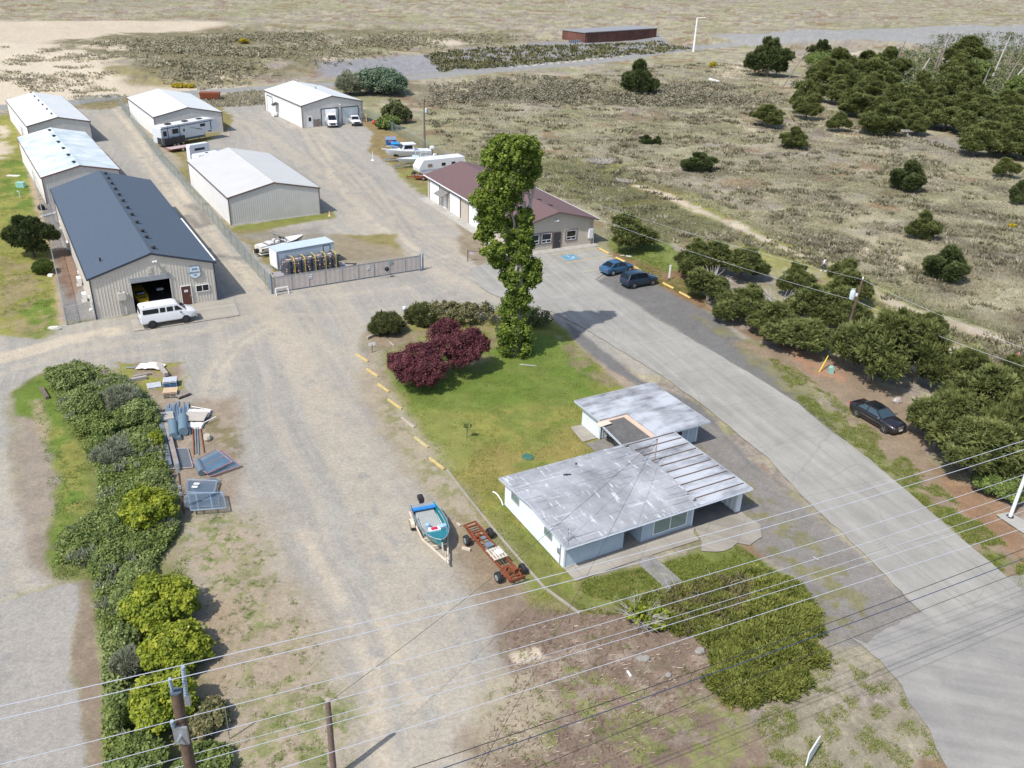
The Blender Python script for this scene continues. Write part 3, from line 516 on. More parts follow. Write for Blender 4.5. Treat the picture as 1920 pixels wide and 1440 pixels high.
def gable_shed(name, label, FL, FR, BL, e, ridge, depth, roofm, wallm, sidem, over=0.12, trim=M_brown, openings=(), cat='storage building', group=None, backfront=True, slabz=0.05, widen=0.0):
    """plan corners (photo px of the eave, front-left, front-right, back-left) stand on the ground at their surveyed size"""
    P0 = at(*FL, e); P1 = at(*FR, e); P2 = at(*BL, e)
    ex = Vector((P1.x-P0.x, P1.y-P0.y, 0)); Wd = ex.length; ex.normalize(); ey = Vector((P2.x-P0.x, P2.y-P0.y, 0)); ey.normalize()
    perp = Vector((-ex.y, ex.x, 0)); k = ey.dot(ex)*0.5      # half of the survey's skew, the rest is squared up
    ang = math.atan2(ex.y, ex.x)
    t = thing(name, label, cat, (P0.x, P0.y, 0), ang, group)
    D = depth; sk = lambda p: (p[0]+k*p[1], p[1], p[2])
    sl = (ridge-e)/(Wd/2); top = lambda x: e + sl*(Wd/2-abs(x-Wd/2)) - 0.02
    def seg(b, y, flip):
        xs = [0, Wd/2, Wd]
        ops = sorted([o for o in openings if y == 0], key=lambda o: o[0]); cur = 0
        for (a, c, h) in ops:
            ribwall(b, cur, a, top, slabz, y, flip=flip); ribwall(b, a, c, top, h, y, flip=flip); cur = c
        ribwall(b, cur, Wd, top, slabz, y, flip=flip)
    b = MB(); seg(b, 0, 1); b.map(sk).build('wall', wallm, t)
    b = MB(); seg(b, D, -1); b.map(sk).build('wall', wallm, t)
    b = MB(); ribwall(b, 0, D, e-0.02, slabz, 0, axis='y'); b.map(sk).build('side_wall', sidem, t)
    b = MB(); ribwall(b, 0, D, e-0.02, slabz, Wd, axis='y', flip=-1); b.map(sk).build('side_wall', sidem, t)
    o = over; b = MB(); th = 0.09
    b.ext([(-o, e-o*sl), (Wd/2, ridge), (Wd+o, e-o*sl), (Wd+o, e-o*sl+th), (Wd/2, ridge+th), (-o, e-o*sl+th)], -o, D+o)
    rf = b.map(sk).build('roof', roofm, t)
    b = MB()
    for yy in (-o-0.03, D+o+0.0):
        b.ext([(-o-.03, e-o*sl-.12), (Wd/2, ridge-.12), (Wd+o+.03, e-o*sl-.12), (Wd+o+.03, e-o*sl+th-.01), (Wd/2, ridge+th-.01), (-o-.03, e-o*sl+th-.01)], yy, yy+0.03)
    for xx in (-0.07, Wd-0.05): b.box(xx, -0.07, slabz, xx+0.12, 0.05, e-.1); b.box(xx, D-.05, slabz, xx+.12, D+.07, e-.1)
    b.box(-o-.1, -o, e-o*sl-.1, -o-.01, D+o, e-o*sl+th-.02); b.box(Wd+o+.01, -o, e-o*sl-.1, Wd+o+.1, D+o, e-o*sl+th-.02)
    b.map(sk).build('trim', trim, t)
    b = MB(); b.box(-.12,-.12,0.0,Wd+.12,D+.12,slabz); b.map(sk).build('foundation', M_conc, t)
    b = MB(); b.ext([(Wd/2-.28, ridge+th-.28*sl+.006),(Wd/2, ridge+th+.01),(Wd/2+.28, ridge+th-.28*sl+.006),(Wd/2+.28, ridge+th-.28*sl+.03),(Wd/2, ridge+th+.04),(Wd/2-.28, ridge+th-.28*sl+.03)], -o, D+o)
    b.map(sk).build('ridge_cap', roofm, t)
    return t, Wd, D, sl, sk, th
def vents(t, Wd, D, ridge, sl, sk, ys, dx, m, s=.42, name='vent', side=1):
    for y in ys:
        b = MB(); x = Wd/2 + dx*side; z = ridge+.09-abs(dx)*sl
        b.lathe([(s*.28,-.02),(s*.28,.16),(s*.5,.17),(s*.5,.23),(s*.1,.32)], (x,y,z), n=10); b.map(sk).build(name, m, t)
q = lambda n, x, y: {1:(x*.25,80+y*.25), 2:(480+x*.25,80+y*.25), 3:(960+x*.25,80+y*.25), 4:(1440+x*.25,80+y*.25), 5:(x*.25,400+y*.25), 6:(480+x*.25,400+y*.25), 7:(960+x*.25,400+y*.25), 8:(1440+x*.25,400+y*.25)}[n]
t, Wd, D, sl, sk, th = gable_shed('storage_building', 'white roofed grey metal storage building farthest back in the left row', q(1,203,628), q(1,672,590), q(1,145,432), 3.8, 4.95, 29.7, M_roofA, M_rib, M_sidelit)
vents(t, Wd, D, 4.95, sl, sk, [3.5+i*5.2 for i in range(6)], .5, M_darkmetal, .40, side=-1)
t, Wd, D, sl, sk, th = gable_shed('storage_building', 'grey metal storage building with a weathered bluish roof, middle of the left row', q(1,312,1012), q(1,893,952), q(1,222,712), 3.8, 4.95, 30.0, M_roofB, M_rib, M_sidelit, trim=mat('trim_redbrown',(0.20,0.10,0.09),.5))
vents(t, Wd, D, 4.95, sl, sk, [2.2+i*5.1 for i in range(6)], .45, M_darkmetal, .62, name='turbine_vent', side=-1)
t, Wd, D, sl, sk, th = gable_shed('storage_building', 'white roofed metal storage building behind the large camper trailer', q(1,1153,560), q(1,1662,522), q(1,1015,418), 3.8, 5.15, 24.2, M_roofA, M_rib, M_sidelit)
t, Wd, D, sl, sk, th = gable_shed('storage_building', 'ivory roofed metal storage building in the centre beside the crab pots and small boat', (427.5,371), (597.5,352), (362,302.5), 3.8, 5.2, 23.7, M_roofC, M_rib, M_sidelit)
# far workshop with two roller doors
t, Wd, D, sl, sk, th = gable_shed('workshop_building', 'far metal workshop with two pale roller doors and parked white trucks', q(2,340,475), q(2,795,437), q(2,118,350), 4.4, 5.9, 22.1, M_roofA, M_rib, M_sidelit, cat='workshop')
M_door = mat('roller_door', (0.50,0.55,0.58), .45, .1, var=.05); M_doorw = mat('roller_door_white', (0.76,0.77,0.77), .5, var=.03)
def roller(t, x0, x1, z1, m, sk=lambda p: p, y=-.05, rib=.3, frame=M_darkmetal, n='garage_door', side=None):
    b = MB(); z = .05
    def bb(a0,b0,c0,a1,b1,c1):
        if side is None: b.box(a0,b0,c0,a1,b1,c1)
        else: b.box(side+b0,a0,c0,side+b1,a1,c1)
    while z < z1-.01:
        zt = min(z+rib, z1); bb(x0, y-.03, z, x1, y+.0, zt-.02); bb(x0, y-.015, zt-.02, x1, y, zt); z = zt
    d = b.map(sk).build(n, m, t)
    b = MB(); bb(x0-.14,y-.05,.05,x0,y+.02,z1+.14); bb(x1,y-.05,.05,x1+.14,y+.02,z1+.14); bb(x0,y-.05,z1,x1,y+.02,z1+.14); b.map(sk).build('door_frame', frame, d)
roller(t, 4.35, 8.15, 3.4, M_door, sk); roller(t, 9.1, 12.9, 3.4, M_door, sk)
def person_door(t, x0, x1, z1, m, y=-.06, name='door', glass=None, handle=True, side=None, knob=1):
    b = MB()
    def bb(bm,a0,b0,c0,a1,b1,c1): bm.box(a0,b0,c0,a1,b1,c1) if side is None else bm.box(side+b0,a0,c0,side+b1,a1,c1)
    bb(b,x0,y-.03,.06,x1,y+.03,z1); d = b.build(name, m, t)
    b = MB(); bb(b,x0-.09,y-.05,.05,x0,y+.03,z1+.09); bb(b,x1,y-.05,.05,x1+.09,y+.03,z1+.09); bb(b,x0,y-.05,z1,x1,y+.03,z1+.09); b.build('frame', M_white if m is not M_darkmetal else M_brown, d)
    if glass: b = MB(); bb(b,x0+.2,y-.045,z1-.95,x1-.2,y-.03,z1-.2); b.build('pane', M_glass, d)
    if handle: b = MB(); bb(b,x1-.16,y-.1,.98,x1-.08,y-.03,1.08); b.build('handle', M_chrome, d)
    return d
person_door(t, 1.15, 2.15, 2.2, M_white, glass=True)
b = MB(); b.box(Wd-.55,-.4,.9,Wd+.15,-.06,2.0); b.tube([(Wd-.35,-.12,2.0),(Wd-.35,-.12,4.2)],.06); b.tube([(Wd-.05,-.12,2.0),(Wd-.05,-.12,4.2)],.05); b.map(sk).build('meter_cabinet', M_galv, t)
M_stone = mat('stacked_stone', (0.24,0.21,0.19), .9, var=.45, scale=3, bump=.6)
b = MB(); [b.box(2.5+(i%3)*.52,-.12,.06+(i//3)*.3,3.0+(i%3)*.52,-.04,.32+(i//3)*.3) for i in range(15)]; b.build('stone_facing', M_stone, t)
b = MB(); b.lathe([(.02,0),(.13,.05),(.15,.2),(.02,.24)], (8.6,-.3,3.95), n=10); b.box(8.57,-.2,4.0,8.63,-.02,4.06); b.build('wall_lamp', M_white, t)
for (yy, zz, s) in ((D*.45, 0, 1), (D*.93, 0, 1)):
    b = MB(); b.lathe([(.16,-.05),(.16,.35),(.26,.36),(.22,.45)], (Wd/2+.5*s, yy, 5.9+.05), n=10); b.map(sk).build('flue', M_galv, t)
roller(t, 17.4, 20.6, 3.5, M_doorw, sk, side=0, y=-.03); person_door(t, 13.9, 14.9, 2.2, M_white, side=0, y=-.04)
b = MB(); b.add([(-.03,13.5,2.9),(-1.1,13.5,2.45),(-1.1,15.4,2.45),(-.03,15.4,2.9),(-.03,13.5,2.8),(-1.1,13.5,2.38),(-1.1,15.4,2.38),(-.03,15.4,2.8)],[(0,1,2,3),(7,6,5,4),(0,4,5,1),(1,5,6,2),(2,6,7,3),(3,7,4,0)]); b.map(sk).build('awning', M_darkmetal, t)
# slate-blue roofed shop with the open bay
t, Wd, D, sl, sk, th = gable_shed('shop_building', 'large cream metal shop with a slate blue shingle roof and an open bay', (167,522.5), (399.5,490.5), (107.5,355.5), 4.4, 6.2, 38.0, M_shblue, M_rib2, M_rib2, over=.2, trim=mat('navy_trim',(0.03,0.04,0.06),.5), openings=((3.75,7.55,3.75),), cat='workshop')
BLUE = (t, Wd, D)
b = MB(); b.box(-.10,0.35,4.28,-.02,16.5,4.42) ; b.box(Wd+.02,.3,4.28,Wd+.34,17.5,4.44); b.map(sk).build('gutter', M_white, t)
vents(t, Wd, D, 6.2, sl, sk, [1.6,5.6,8.0,11.6,15.0,18.2,21.5,24.6,27.6,30.6,33.6,36.4], .6, M_black, .5)
b = MB(); b.box(3.68,-.06,3.28,7.62,.02,3.82); b.build('door_header', M_galv, t)
b = MB(); b.box(3.62,-.06,.05,3.75,.02,3.28); b.box(7.55,-.06,.05,7.68,.02,3.28); b.build('door_jamb', M_rib, t)
b = MB(); b.box(0.15,.1,.055,Wd-.15,D-.2,.07); b.build('floor', mat('shop_floor',(0.12,0.115,0.11),.7), t)
dr = person_door(t, 8.55, 9.5, 2.15, mat('door_brown',(0.11,0.04,0.028),.5)); b = MB(); b.box(8.82,-.10,1.5,9.2,-.09,1.75); b.build('notice', M_white, dr)
def window(t, x0, x1, z0, z1, panes=2, fm=M_white, gm=M_glass, y=-.05, side=None, fr=.07, rail=None, name='window', out=None):
    b = MB()
    def bb(bm,a0,b0,c0,a1,b1,c1): bm.box(a0,b0,c0,a1,b1,c1) if side is None else bm.box(side+b0,a0,c0,side+b1,a1,c1)
    bb(b,x0,y-.02,z0,x1,y+.03,z1); w_ = b.build(name, gm, t)
    b = MB(); bb(b,x0-fr,y-.05,z0-fr,x1+fr,y+.02,z0); bb(b,x0-fr,y-.05,z1,x1+fr,y+.02,z1+fr); bb(b,x0-fr,y-.05,z0,x0,y+.02,z1); bb(b,x1,y-.05,z0,x1+fr,y+.02,z1)
    for k in range(1, panes):
        xx = x0+(x1-x0)*k/panes
        bb(b,xx-.035,y-.04,(z0 if rail is None else z0),xx+.035,y-.01,(z1 if rail is None else rail))
    if rail: bb(b,x0,y-.04,rail-.035,x1,y-.01,rail+.035)
    b.build('frame', fm, w_)
    if out is not None:
        b = MB(); g = fr; h = fr+.12
        bb(b,x0-h,y-.045,z0-h,x1+h,y+.02,z0-g); bb(b,x0-h,y-.045,z1+g,x1+h,y+.02,z1+h); bb(b,x0-h,y-.045,z0-g,x0-g,y+.02,z1+g); bb(b,x1+g,y-.045,z0-g,x1+h,y+.02,z1+g); b.build('surround', out, w_)
    return w_
window(t, 10.1, 11.35, 1.35, 2.0)
for x0 in (5.55, 6.72): 
    b = MB(); b.box(x0,-.06,4.05,x0+.42,.02,4.75); w_ = b.build('louvre_vent', M_rib, t); b = MB(); [b.box(x0+.06,-.085,4.12+k*.15,x0+.36,-.06,4.2+k*.15) for k in range(4)]; b.build('slat', mat('straw_slat',(0.55,0.5,0.3),.7), w_)
b = MB(); b.lathe([(.03,0),(.11,.03),(.13,.16),(.02,.2)],(6.2,-.42,5.28),n=10); b.lathe([(.03,0),(.11,.03),(.13,.16),(.02,.2)],(6.45,-.42,5.28),n=10); b.box(6.15,-.35,5.3,6.5,-.02,5.38); b.build('floodlight', M_white, t)
b = MB(); b.box(2.3,-.42,1.75,3.05,-.04,2.55); b.box(3.05,-.34,1.85,3.3,-.04,2.35); b.build('meter_box', M_rib2, t); b = MB(); b.tube([(2.55,-.22,1.75),(2.55,-.22,.06)],.055); b.tube([(2.42,-.22,1.75),(2.42,-.22,.06)],.03); b.tube([(2.6,-.22,2.55),(2.6,-.22,2.75)],.09); b.build('conduit', M_galv, t)
# highway-shield sign
pts = [(-.62,.62),(-.50,.86),(-.3,.80),(0,.86),(.3,.80),(.50,.86),(.62,.62),(.56,.38),(.66,.10),(.68,-.25),(.52,-.62),(.2,-.78),(0,-.9),(-.2,-.78),(-.52,-.62),(-.68,-.25),(-.66,.10),(-.56,.38)]
sx, sz = 10.15, 3.55
b = MB(); b.ext([(sx+x*.92, sz+z*.8) for x, z in pts], -.14, -.08); sg = b.build('shield_sign', mat('sign_edge',(0.12,0.2,0.28),.5), t)
b = MB(); b.ext([(sx+x*.85, sz+z*.74) for x, z in pts], -.16, -.14); b.build('sign_face', mat('sign_face',(0.62,0.72,0.80),.5,var=.04), sg)
def text(s, size, m, parent, M, th=.006, name='lettering', bold=True):
    cu = bpy.data.curves.new('t', 'FONT'); cu.body = s; cu.size = size; cu.align_x = 'CENTER'; cu.align_y = 'CENTER'; cu.extrude = th; cu.offset = size*.02 if bold else 0
    tmp = bpy.data.objects.new('t', cu); C.objects.link(tmp); bpy.context.view_layer.update(); me = bpy.data.meshes.new_from_object(tmp)
    bpy.data.objects.remove(tmp); bpy.data.curves.remove(cu); me.name = name; me.materials.clear(); me.materials.append(m)
    o = bpy.data.objects.new(name, me); C.objects.link(o); o.parent = parent; o.matrix_local = M; return o
FR = lambda x, y, z: Matrix.Translation((x,y,z)) @ Matrix.Rotation(PI/2, 4, 'X')
M_ink = mat('ink_blue', (0.03,0.07,0.13), .5, var=0)
text('5045', .30, M_ink, sg, FR(sx,-.165,sz+.36)); text('HIGHWAY', .27, M_ink, sg, FR(sx,-.165,sz-.02)); text('101', .26, M_ink, sg, FR(sx,-.165,sz-.30))
b = MB(); b.tube([(1.6,3.3,5.0),(1.6,3.3,5.35)],.09); b.build('vent_pipe', M_black, t)
for y in (3.0, 11.5): 
    b = MB(); b.box(-.16,y,1.2,-.04,y+.25,1.5); b.build('outlet_box', M_white, t)
# beige office with the plum shingle roof
P0 = at(1110,457,0); bx = Vector((math.cos(math.radians(28.6)), math.sin(math.radians(28.6)), 0)); by = Vector((-bx.y, bx.x, 0))
OW, OD, OE, OR = 11.4, 29.4, 3.55, 5.0
O = P0 - bx*(OW); OFF = thing('office_building', 'beige office building with a plum shingle roof and white garage doors', 'office', (O.x, O.y, 0), math.radians(28.6))
M_beige = mat('beige_siding', (0.46,0.41,0.345), .75, var=.05, scale=.7)
osl = (OR-OE)/(OW/2)
def grooved(b, x0, x1, ztop, zbot, y=0, pitch=.2): return ribwall(b, x0, x1, ztop, zbot, y, pitch=pitch, dep=.012)
b = MB(); topf = lambda x: OE+osl*(OW/2-abs(x-OW/2))-.01; grooved(b,0,OW/2,topf,.05); grooved(b,OW/2,OW,topf,.05)
b.build('wall', M_beige, OFF); b = MB(); b.add([(0,OD,.05),(OW,OD,.05),(OW,OD,OE),(OW/2,OD,OR),(0,OD,OE)],[(0,1,2,3,4)]); b.build('wall', M_beige, OFF)
b = MB(); ribwall(b,0,OD,OE,.05,0,axis='y',pitch=.2,dep=.012); b.build('side_wall', M_beige, OFF); b = MB(); ribwall(b,0,OD,OE,.05,OW,axis='y',pitch=.2,dep=.012,flip=-1); b.build('side_wall', M_beige, OFF)
b = MB(); o_ = .45; b.ext([(-o_,OE-o_*osl),(OW/2,OR),(OW+o_,OE-o_*osl),(OW+o_,OE-o_*osl+.12),(OW/2,OR+.12),(-o_,OE-o_*osl+.12)],-.55,OD+.4); b.build('roof', M_shred, OFF)
b = MB(); b.ext([(-o_-.03,OE-o_*osl-.1),(OW/2,OR-.1),(OW+o_+.03,OE-o_*osl-.1),(OW+o_+.03,OE-o_*osl+.10),(OW/2,OR+.10),(-o_-.03,OE-o_*osl+.10)],-.59,-.55); b.build('fascia', M_brown, OFF)
b = MB(); b.box(-o_-.13,-.5,OE-o_*osl-.02,-o_-.01,OD+.4,OE-o_*osl+.10); b.box(OW+o_+.01,-.5,OE-o_*osl-.02,OW+o_+.13,OD+.4,OE-o_*osl+.1); b.tube([(OW+.1,-.1,3.3),(OW+.1,-.1,.1)],.05); b.build('gutter', M_white, OFF)
b = MB(); b.box(-1.6,-.6,0.0,0,OD+.1,.09); b.box(0,-1.2,0,OW+.4,0,.085); b.box(0,0,0,OW,OD,.05); b.build('walkway', M_conc, OFF)
for k in range(5): b = MB(); yy = 3+k*3.0; b.obox((OW/2+.7,yy,OR+.12-.7*osl+.04),(.55,.4,.1),0,math.atan(osl)); b.build('roof_vent', M_black, OFF)
b = MB(); b.tube([(OW*.75,14.5,3.9),(OW*.75,14.5,5.0)],.08); b.build('vent_pipe', M_black, OFF)
M_wfr = mat('window_white', (0.66,0.68,0.70), .5, var=0)
def px_u(px, py, z): p = at(px,py,z)-O; return p.x*bx.x+p.y*bx.y
for (x0, x1, z0, z1) in ((px_u(995,452,1.8),px_u(1015,448,1.8),1.05,2.2),(px_u(1019,448,1.8),px_u(1038,445,1.8),1.05,2.2),(px_u(1062,440,1.8),px_u(1081,437,1.8),1.05,2.2)):
    window(OFF, x0+.15, x1-.1, z0, z1, 2, M_wfr, M_glass, rail=z0+.35, out=M_brown, fr=.06)
dx0 = px_u(1042,457,1.0); person_door(OFF, dx0+.1, dx0+1.15, 2.2, M_darkmetal)
b = MB(); b.box(OW-.75,-.35,.9,OW-.15,-.03,2.2); b.box(OW-.15,-.3,1.1,OW-.03,-.05,1.4); b.build('electric_panel', M_wfr, OFF); b = MB(); b.tube([(OW-.5,-.15,2.2),(OW-.5,-.15,3.6)],.06); b.tube([(OW-.45,-.15,.9),(OW-.45,-.15,.1)],.06); b.build('conduit', M_beige, OFF)
b = MB(); b.lathe([(.02,0),(.12,.04),(.13,.2),(.02,.22)],(OW*.5,-.35,3.75),n=10); b.lathe([(.02,0),(.1,.04),(.1,.16),(.02,.18)],(OW*.47,-.3,3.72),n=10); b.box(OW*.46,-.28,3.8,OW*.51,-.02,3.9); b.build('wall_lamp', M_white, OFF)
# west side: garage doors, small door with awning
for (y0, y1) in ((OD-4.6, OD-1.0), (OD-12.0, OD-8.4), (OD-18.6, OD-15.0)): roller(OFF, y0, y1, 2.9, M_doorw, side=0, y=-.04, rib=.55)
person_door(OFF, OD-7.2, OD-6.2, 2.1, M_white, side=0, y=-.04)
b = MB(); zt, y0, y1 = 2.75, OD-8.0, OD-5.4; b.add([(-.03,y0,zt),(-1.3,y0,zt-.6),(-1.3,y1,zt-.6),(-.03,y1,zt),(-.03,y0,zt-.08),(-1.3,y0,zt-.68),(-1.3,y1,zt-.68),(-.03,y1,zt-.08)],[(0,1,2,3),(7,6,5,4),(0,4,5,1),(1,5,6,2),(2,6,7,3),(3,7,4,0)]); b.build('awning', mat('awning_grey',(0.2,0.19,0.185),.7), OFF)
# ------------------------------------------------------------------ pale blue house with carport, breezeway and garage
HA = math.radians(29.64); HO = Vector((3.71,45.30,0)); HS = thing('house', 'low pale blue house with a stained flat roof, carport and linked garage', 'house', HO, HA)
M_hs = mat('blue_siding', (0.42,0.50,0.57), .7, var=.07, scale=1.2); M_hw = mat('white_siding', (0.66,0.71,0.74), .65, var=.05, scale=1.0); M_htrim = mat('house_trim', (0.44,0.48,0.53), .6, var=.05)
M_hroof = streakmat('house_roof', (0.20,0.205,0.215), (0.41,0.42,0.44), .6, ang=math.radians(0), seam=0, thr=(.36,.64), st=(1.0,.45,1), wisp=1); M_hroof2 = streakmat('garage_roof', (0.13,0.13,0.135), (0.46,0.48,0.51), .55, seam=0, thr=(.38,.56), st=(.35,1.3,1))
def lap(b, x0, x1, z0, z1, y=0, axis='x', flip=1, step=.2):
    z = z0
    while z < z1-.005:
        zt = min(z+step, z1)
        vs = [(x0,y-.035*flip,z),(x1,y-.035*flip,z),(x1,y-.008*flip,zt),(x0,y-.008*flip,zt),(x0,y,z),(x1,y,z)]
        if axis == 'y': vs = [(p[1],p[0],p[2]) for p in vs]
        b.add(vs, [(0,1,2,3),(4,5,1,0)]); z = zt
    return b
HB, HZ = 7.9, 2.06
b = MB(); lap(b,0,4.65,.08,HZ); lap(b,6.08,10.46,.08,HZ); lap(b,4.65,6.08,.08,HZ,y=1.3); b.build('front_wall', M_hs, HS)
b = MB(); lap(b,0,1.3,.08,HZ,y=6.08,axis='y'); lap(b,0,1.3,.08,HZ,y=4.65,axis='y',flip=-1); b.build('porch_wall', M_hs, HS)
b = MB(); lap(b,0,HB,.08,HZ+.25,y=0,axis='y'); b.build('side_wall', M_hw, HS)
b = MB(); lap(b,0,HB,.08,HZ,y=10.46,axis='y',flip=-1); lap(b,0,10.46,.08,HZ,y=HB,flip=-1); b.build('back_wall', M_hs, HS)
b = MB(); b.box(-.02,-.06,.05,.1,.0,2.05); b.box(10.36,-.06,.05,10.5,.0,2.05); b.build('corner_trim', M_hw, HS)
# roof: low gable over the rooms, flat decking over carport and breezeway
rx0, rxm, rx1, ry0, ry1 = -.75, 10.02, 14.66, -1.2, 7.72; rz, rr, rm = 2.50, 2.95, 3.35
b = MB(); b.ext([(ry0,rz),(rm,rr),(ry1,rz),(ry1,rz+.12),(rm,rr+.12),(ry0,rz+.12)], rx0, rxm, axis='x'); b.build('roof', M_hroof, HS)
b = MB(); b.prism([(rxm+.003,ry0),(rx1,ry0),(rx1,ry1),(13.05,ry1),(13.05,ry1+.0),(rxm+.003,ry1)], rz-.02, rz+.10)
CR = b.build('carport_roof', M_hroof2, HS)
b = MB()
for k in range(10):
    yy = ry0+.75+k*.88; b.box(rxm-.25,yy-.035,rz+.10,rx1-.15,yy+.035,rz+.16)
b.build('batten', mat('batten_brown',(0.13,0.10,0.09),.8), CR)
b = MB(); 
for k in range(12): yy = ry0+.5+k*.72; b.obox((rxm-.12,yy,rz+.2+.0),(.22,.07,.09),random.uniform(-.3,.3))
b.build('flashing', M_darkmetal, CR)
b = MB(); b.box(rx0-.03,ry0-.05,rz-.06,rx1+.03,ry0-.01,rz+.09); b.box(rx1+.005,ry0,rz-.06,rx1+.04,7.72,rz+.09)
b.ext([(ry0,rz-.05),(rm,rr-.05),(ry1,rz-.05),(ry1,rz+.10),(rm,rr+.10),(ry0,rz+.10)], rx0-.035, rx0-.002, axis='x'); b.build('fascia', M_htrim, HS)
b = MB(); b.tube([(rx0,ry0-.09,rz+.03),(rx1,ry0-.09,rz+.03)],.04,8); b.build('gutter', M_htrim, HS)
# garage with its own flat roof and an open courtyard between
b = MB(); b.prism([(10.43,11.71),(10.43,15.4),(18.35,15.4),(18.35,7.73),(13.07,7.73),(13.07,11.71)], 2.45, 2.58); b.build('garage_roof', M_hroof2, HS)
b = MB(); b.box(10.38,11.66,2.40,10.42,15.44,2.56); b.box(10.4,15.41,2.40,18.38,15.45,2.56); b.box(18.36,7.7,2.40,18.40,15.44,2.56); b.box(14.7,7.68,2.40,18.38,7.72,2.56); b.build('garage_fascia', M_htrim, HS)
b = MB(); lap(b,11.3,18.3,.06,2.06,y=15.2,flip=-1); lap(b,12.4,18.3,.06,2.06,y=9.0); lap(b,12.6,15.2,.06,2.06,y=11.3,axis='y'); lap(b,9.0,15.2,.06,2.06,y=18.3,axis='y',flip=-1); b.build('garage_wall', M_hs, HS)
b = MB(); ribwall(b,12.7,15.3,2.06,.06,11.25,axis='y',pitch=.4,dep=.03); ribwall(b,11.25,12.4,2.06,.06,12.7,pitch=.4,dep=.03); b.build('garage_side_wall', M_hw, HS)
# breezeway cover
M_corr = mat('corrugated_grey', (0.14,0.135,0.13), .8, var=.2, scale=2); M_pink = mat('raw_ply', (0.60,0.44,0.34), .8, var=.1)
b = MB(); 
k = 0
while 8.0+k*.17 < 11.5:
    yy = 8.0+k*.17; b.tube([(10.2,yy,2.28),(12.55,yy,2.40)],.075,5); k += 1
b.build('breezeway_cover', M_corr, HS)
b = MB(); b.box(12.6,7.76,2.42,13.02,11.66,2.50); b.box(10.3,11.45,2.40,13.02,11.68,2.47); b.build('edge_board', M_pink, HS)
b = MB(); b.obox((10.5,11.2,2.50),(1.15,.6,.02),.1); b.build('ply_patch', mat('ply_pale',(0.62,0.53,0.42),.8), HS)
b = MB(); b.beam((9.9,7.75,2.38),(10.3,11.7,2.38),.08,.14); b.beam((9.9,7.75,2.33),(13,7.75,2.33),.08,.14); b.build('beam', M_htrim, HS)
b = MB(); b.box(14.3,-.25,.06,14.7,1.2,2.06); b.box(14.45,1.2,.06,14.55,1.9,2.06); [b.box(14.25,-.2+j*.45,.06,14.30,-.05+j*.45,2.06) for j in range(4)]; b.build('carport_panel', M_hw, HS)
b = MB(); b.box(10.5,6.9,.06,14.6,7.0,2.06); b.box(14.5,3.6,.06,14.6,7.0,2.06); b.build('storage_wall', M_hs, HS)
b = MB(); b.box(10.5,-.3,0.02,14.75,7.2,.10); b.build('carport_floor', mat('carport_slab',(0.17,0.16,0.15),.9,var=.2), HS)
M_curtain = mat('pale_green_blind', (0.16,0.24,0.22), .15, var=.06, spec=.8)
window(HS, 7.1, 9.85, .42, 1.72, 2, M_white, M_curtain)
window(HS, 1.5, 2.35, 1.42, 1.7, 1, M_hs, M_glass); window(HS, 3.4, 4.3, 1.42, 1.7, 1, M_hs, M_glass)
window(HS, 1.5, 2.3, 1.3, 1.7, 1, M_galv, M_curtain, side=0, y=-.05); window(HS, 5.9, 6.8, 1.3, 1.7, 1, M_galv, M_curtain, side=0, y=-.05)
b = MB(); b.box(4.75,1.2,.1,5.6,1.28,1.9); dd = b.build('front_door', M_hw, HS); b = MB(); b.box(4.9,1.17,1.1,5.45,1.2,1.7); b.build('pane', M_glass, dd)
window(HS, 15.2, 16.6, 1.1, 1.75, 3, M_hw, M_glass, y=8.95)
b = MB(); b.box(17.2,8.93,.06,17.3,8.98,2.05); b.box(18.1,8.93,.06,18.2,8.98,2.05); b.build('batten_trim', M_hw, HS)
b = MB(); b.tube([(10.38,4.49,rz+.1),(10.38,4.49,4.6)],.035,8); b.tube([(10.38,4.49,4.6),(10.32,4.42,4.75)],.05,8); b.tube([(10.38,4.49,4.2),(9.9,5.6,rz+.2)],.012,5); b.build('service_mast', mat('mast_rusty',(0.30,0.22,0.18),.7), HS)
b = MB(); ax, ay = -.35, -.75; b.tube([(ax,ay,2.2),(ax,ay,3.7)],.022,6); [b.tube([(ax-.5,ay+.05*j,3.35+.12*j),(ax+.5,ay-.05*j,3.35+.12*j)],.011,5) for j in range(3)]; b.tube([(ax,ay-.45,3.5),(ax,ay+.45,3.5)],.012,5); [b.tube([(ax,ay,2.9),(ax+.45*math.cos(a),ay+.45*math.sin(a),2.62)],.012,5) for a in (0,2.1,4.2)]; b.build('antenna', M_chrome, HS)
b = MB(); b.tube([(3.5,5.6,2.7),(3.5,5.6,2.98)],.05); b.tube([(3.3,5.7,2.9),(3.8,5.5,2.92)],.05); b.tube([(5.0,6.7,2.66),(5.0,6.7,2.86)],.06); b.build('vent_pipe', M_darkmetal, HS)
b = MB(); b.lathe([(.13,0),(.13,.1),(.02,.12)],(-.09,.55,1.1),axis='x',n=10); b.box(-.13,.45,.9,-.04,.65,1.25); b.tube([(-.07,.35,.1),(-.07,.35,2.4)],.03); b.build('electric_meter', M_galv, HS)
for o in HS.children:
    if o.name.split('.')[0] in ('roof','carport_roof','fascia','gutter','garage_roof','garage_fascia','breezeway_cover','edge_board','ply_patch','beam','service_mast','antenna','vent_pipe'): o.location = (.40,.52,-.40)
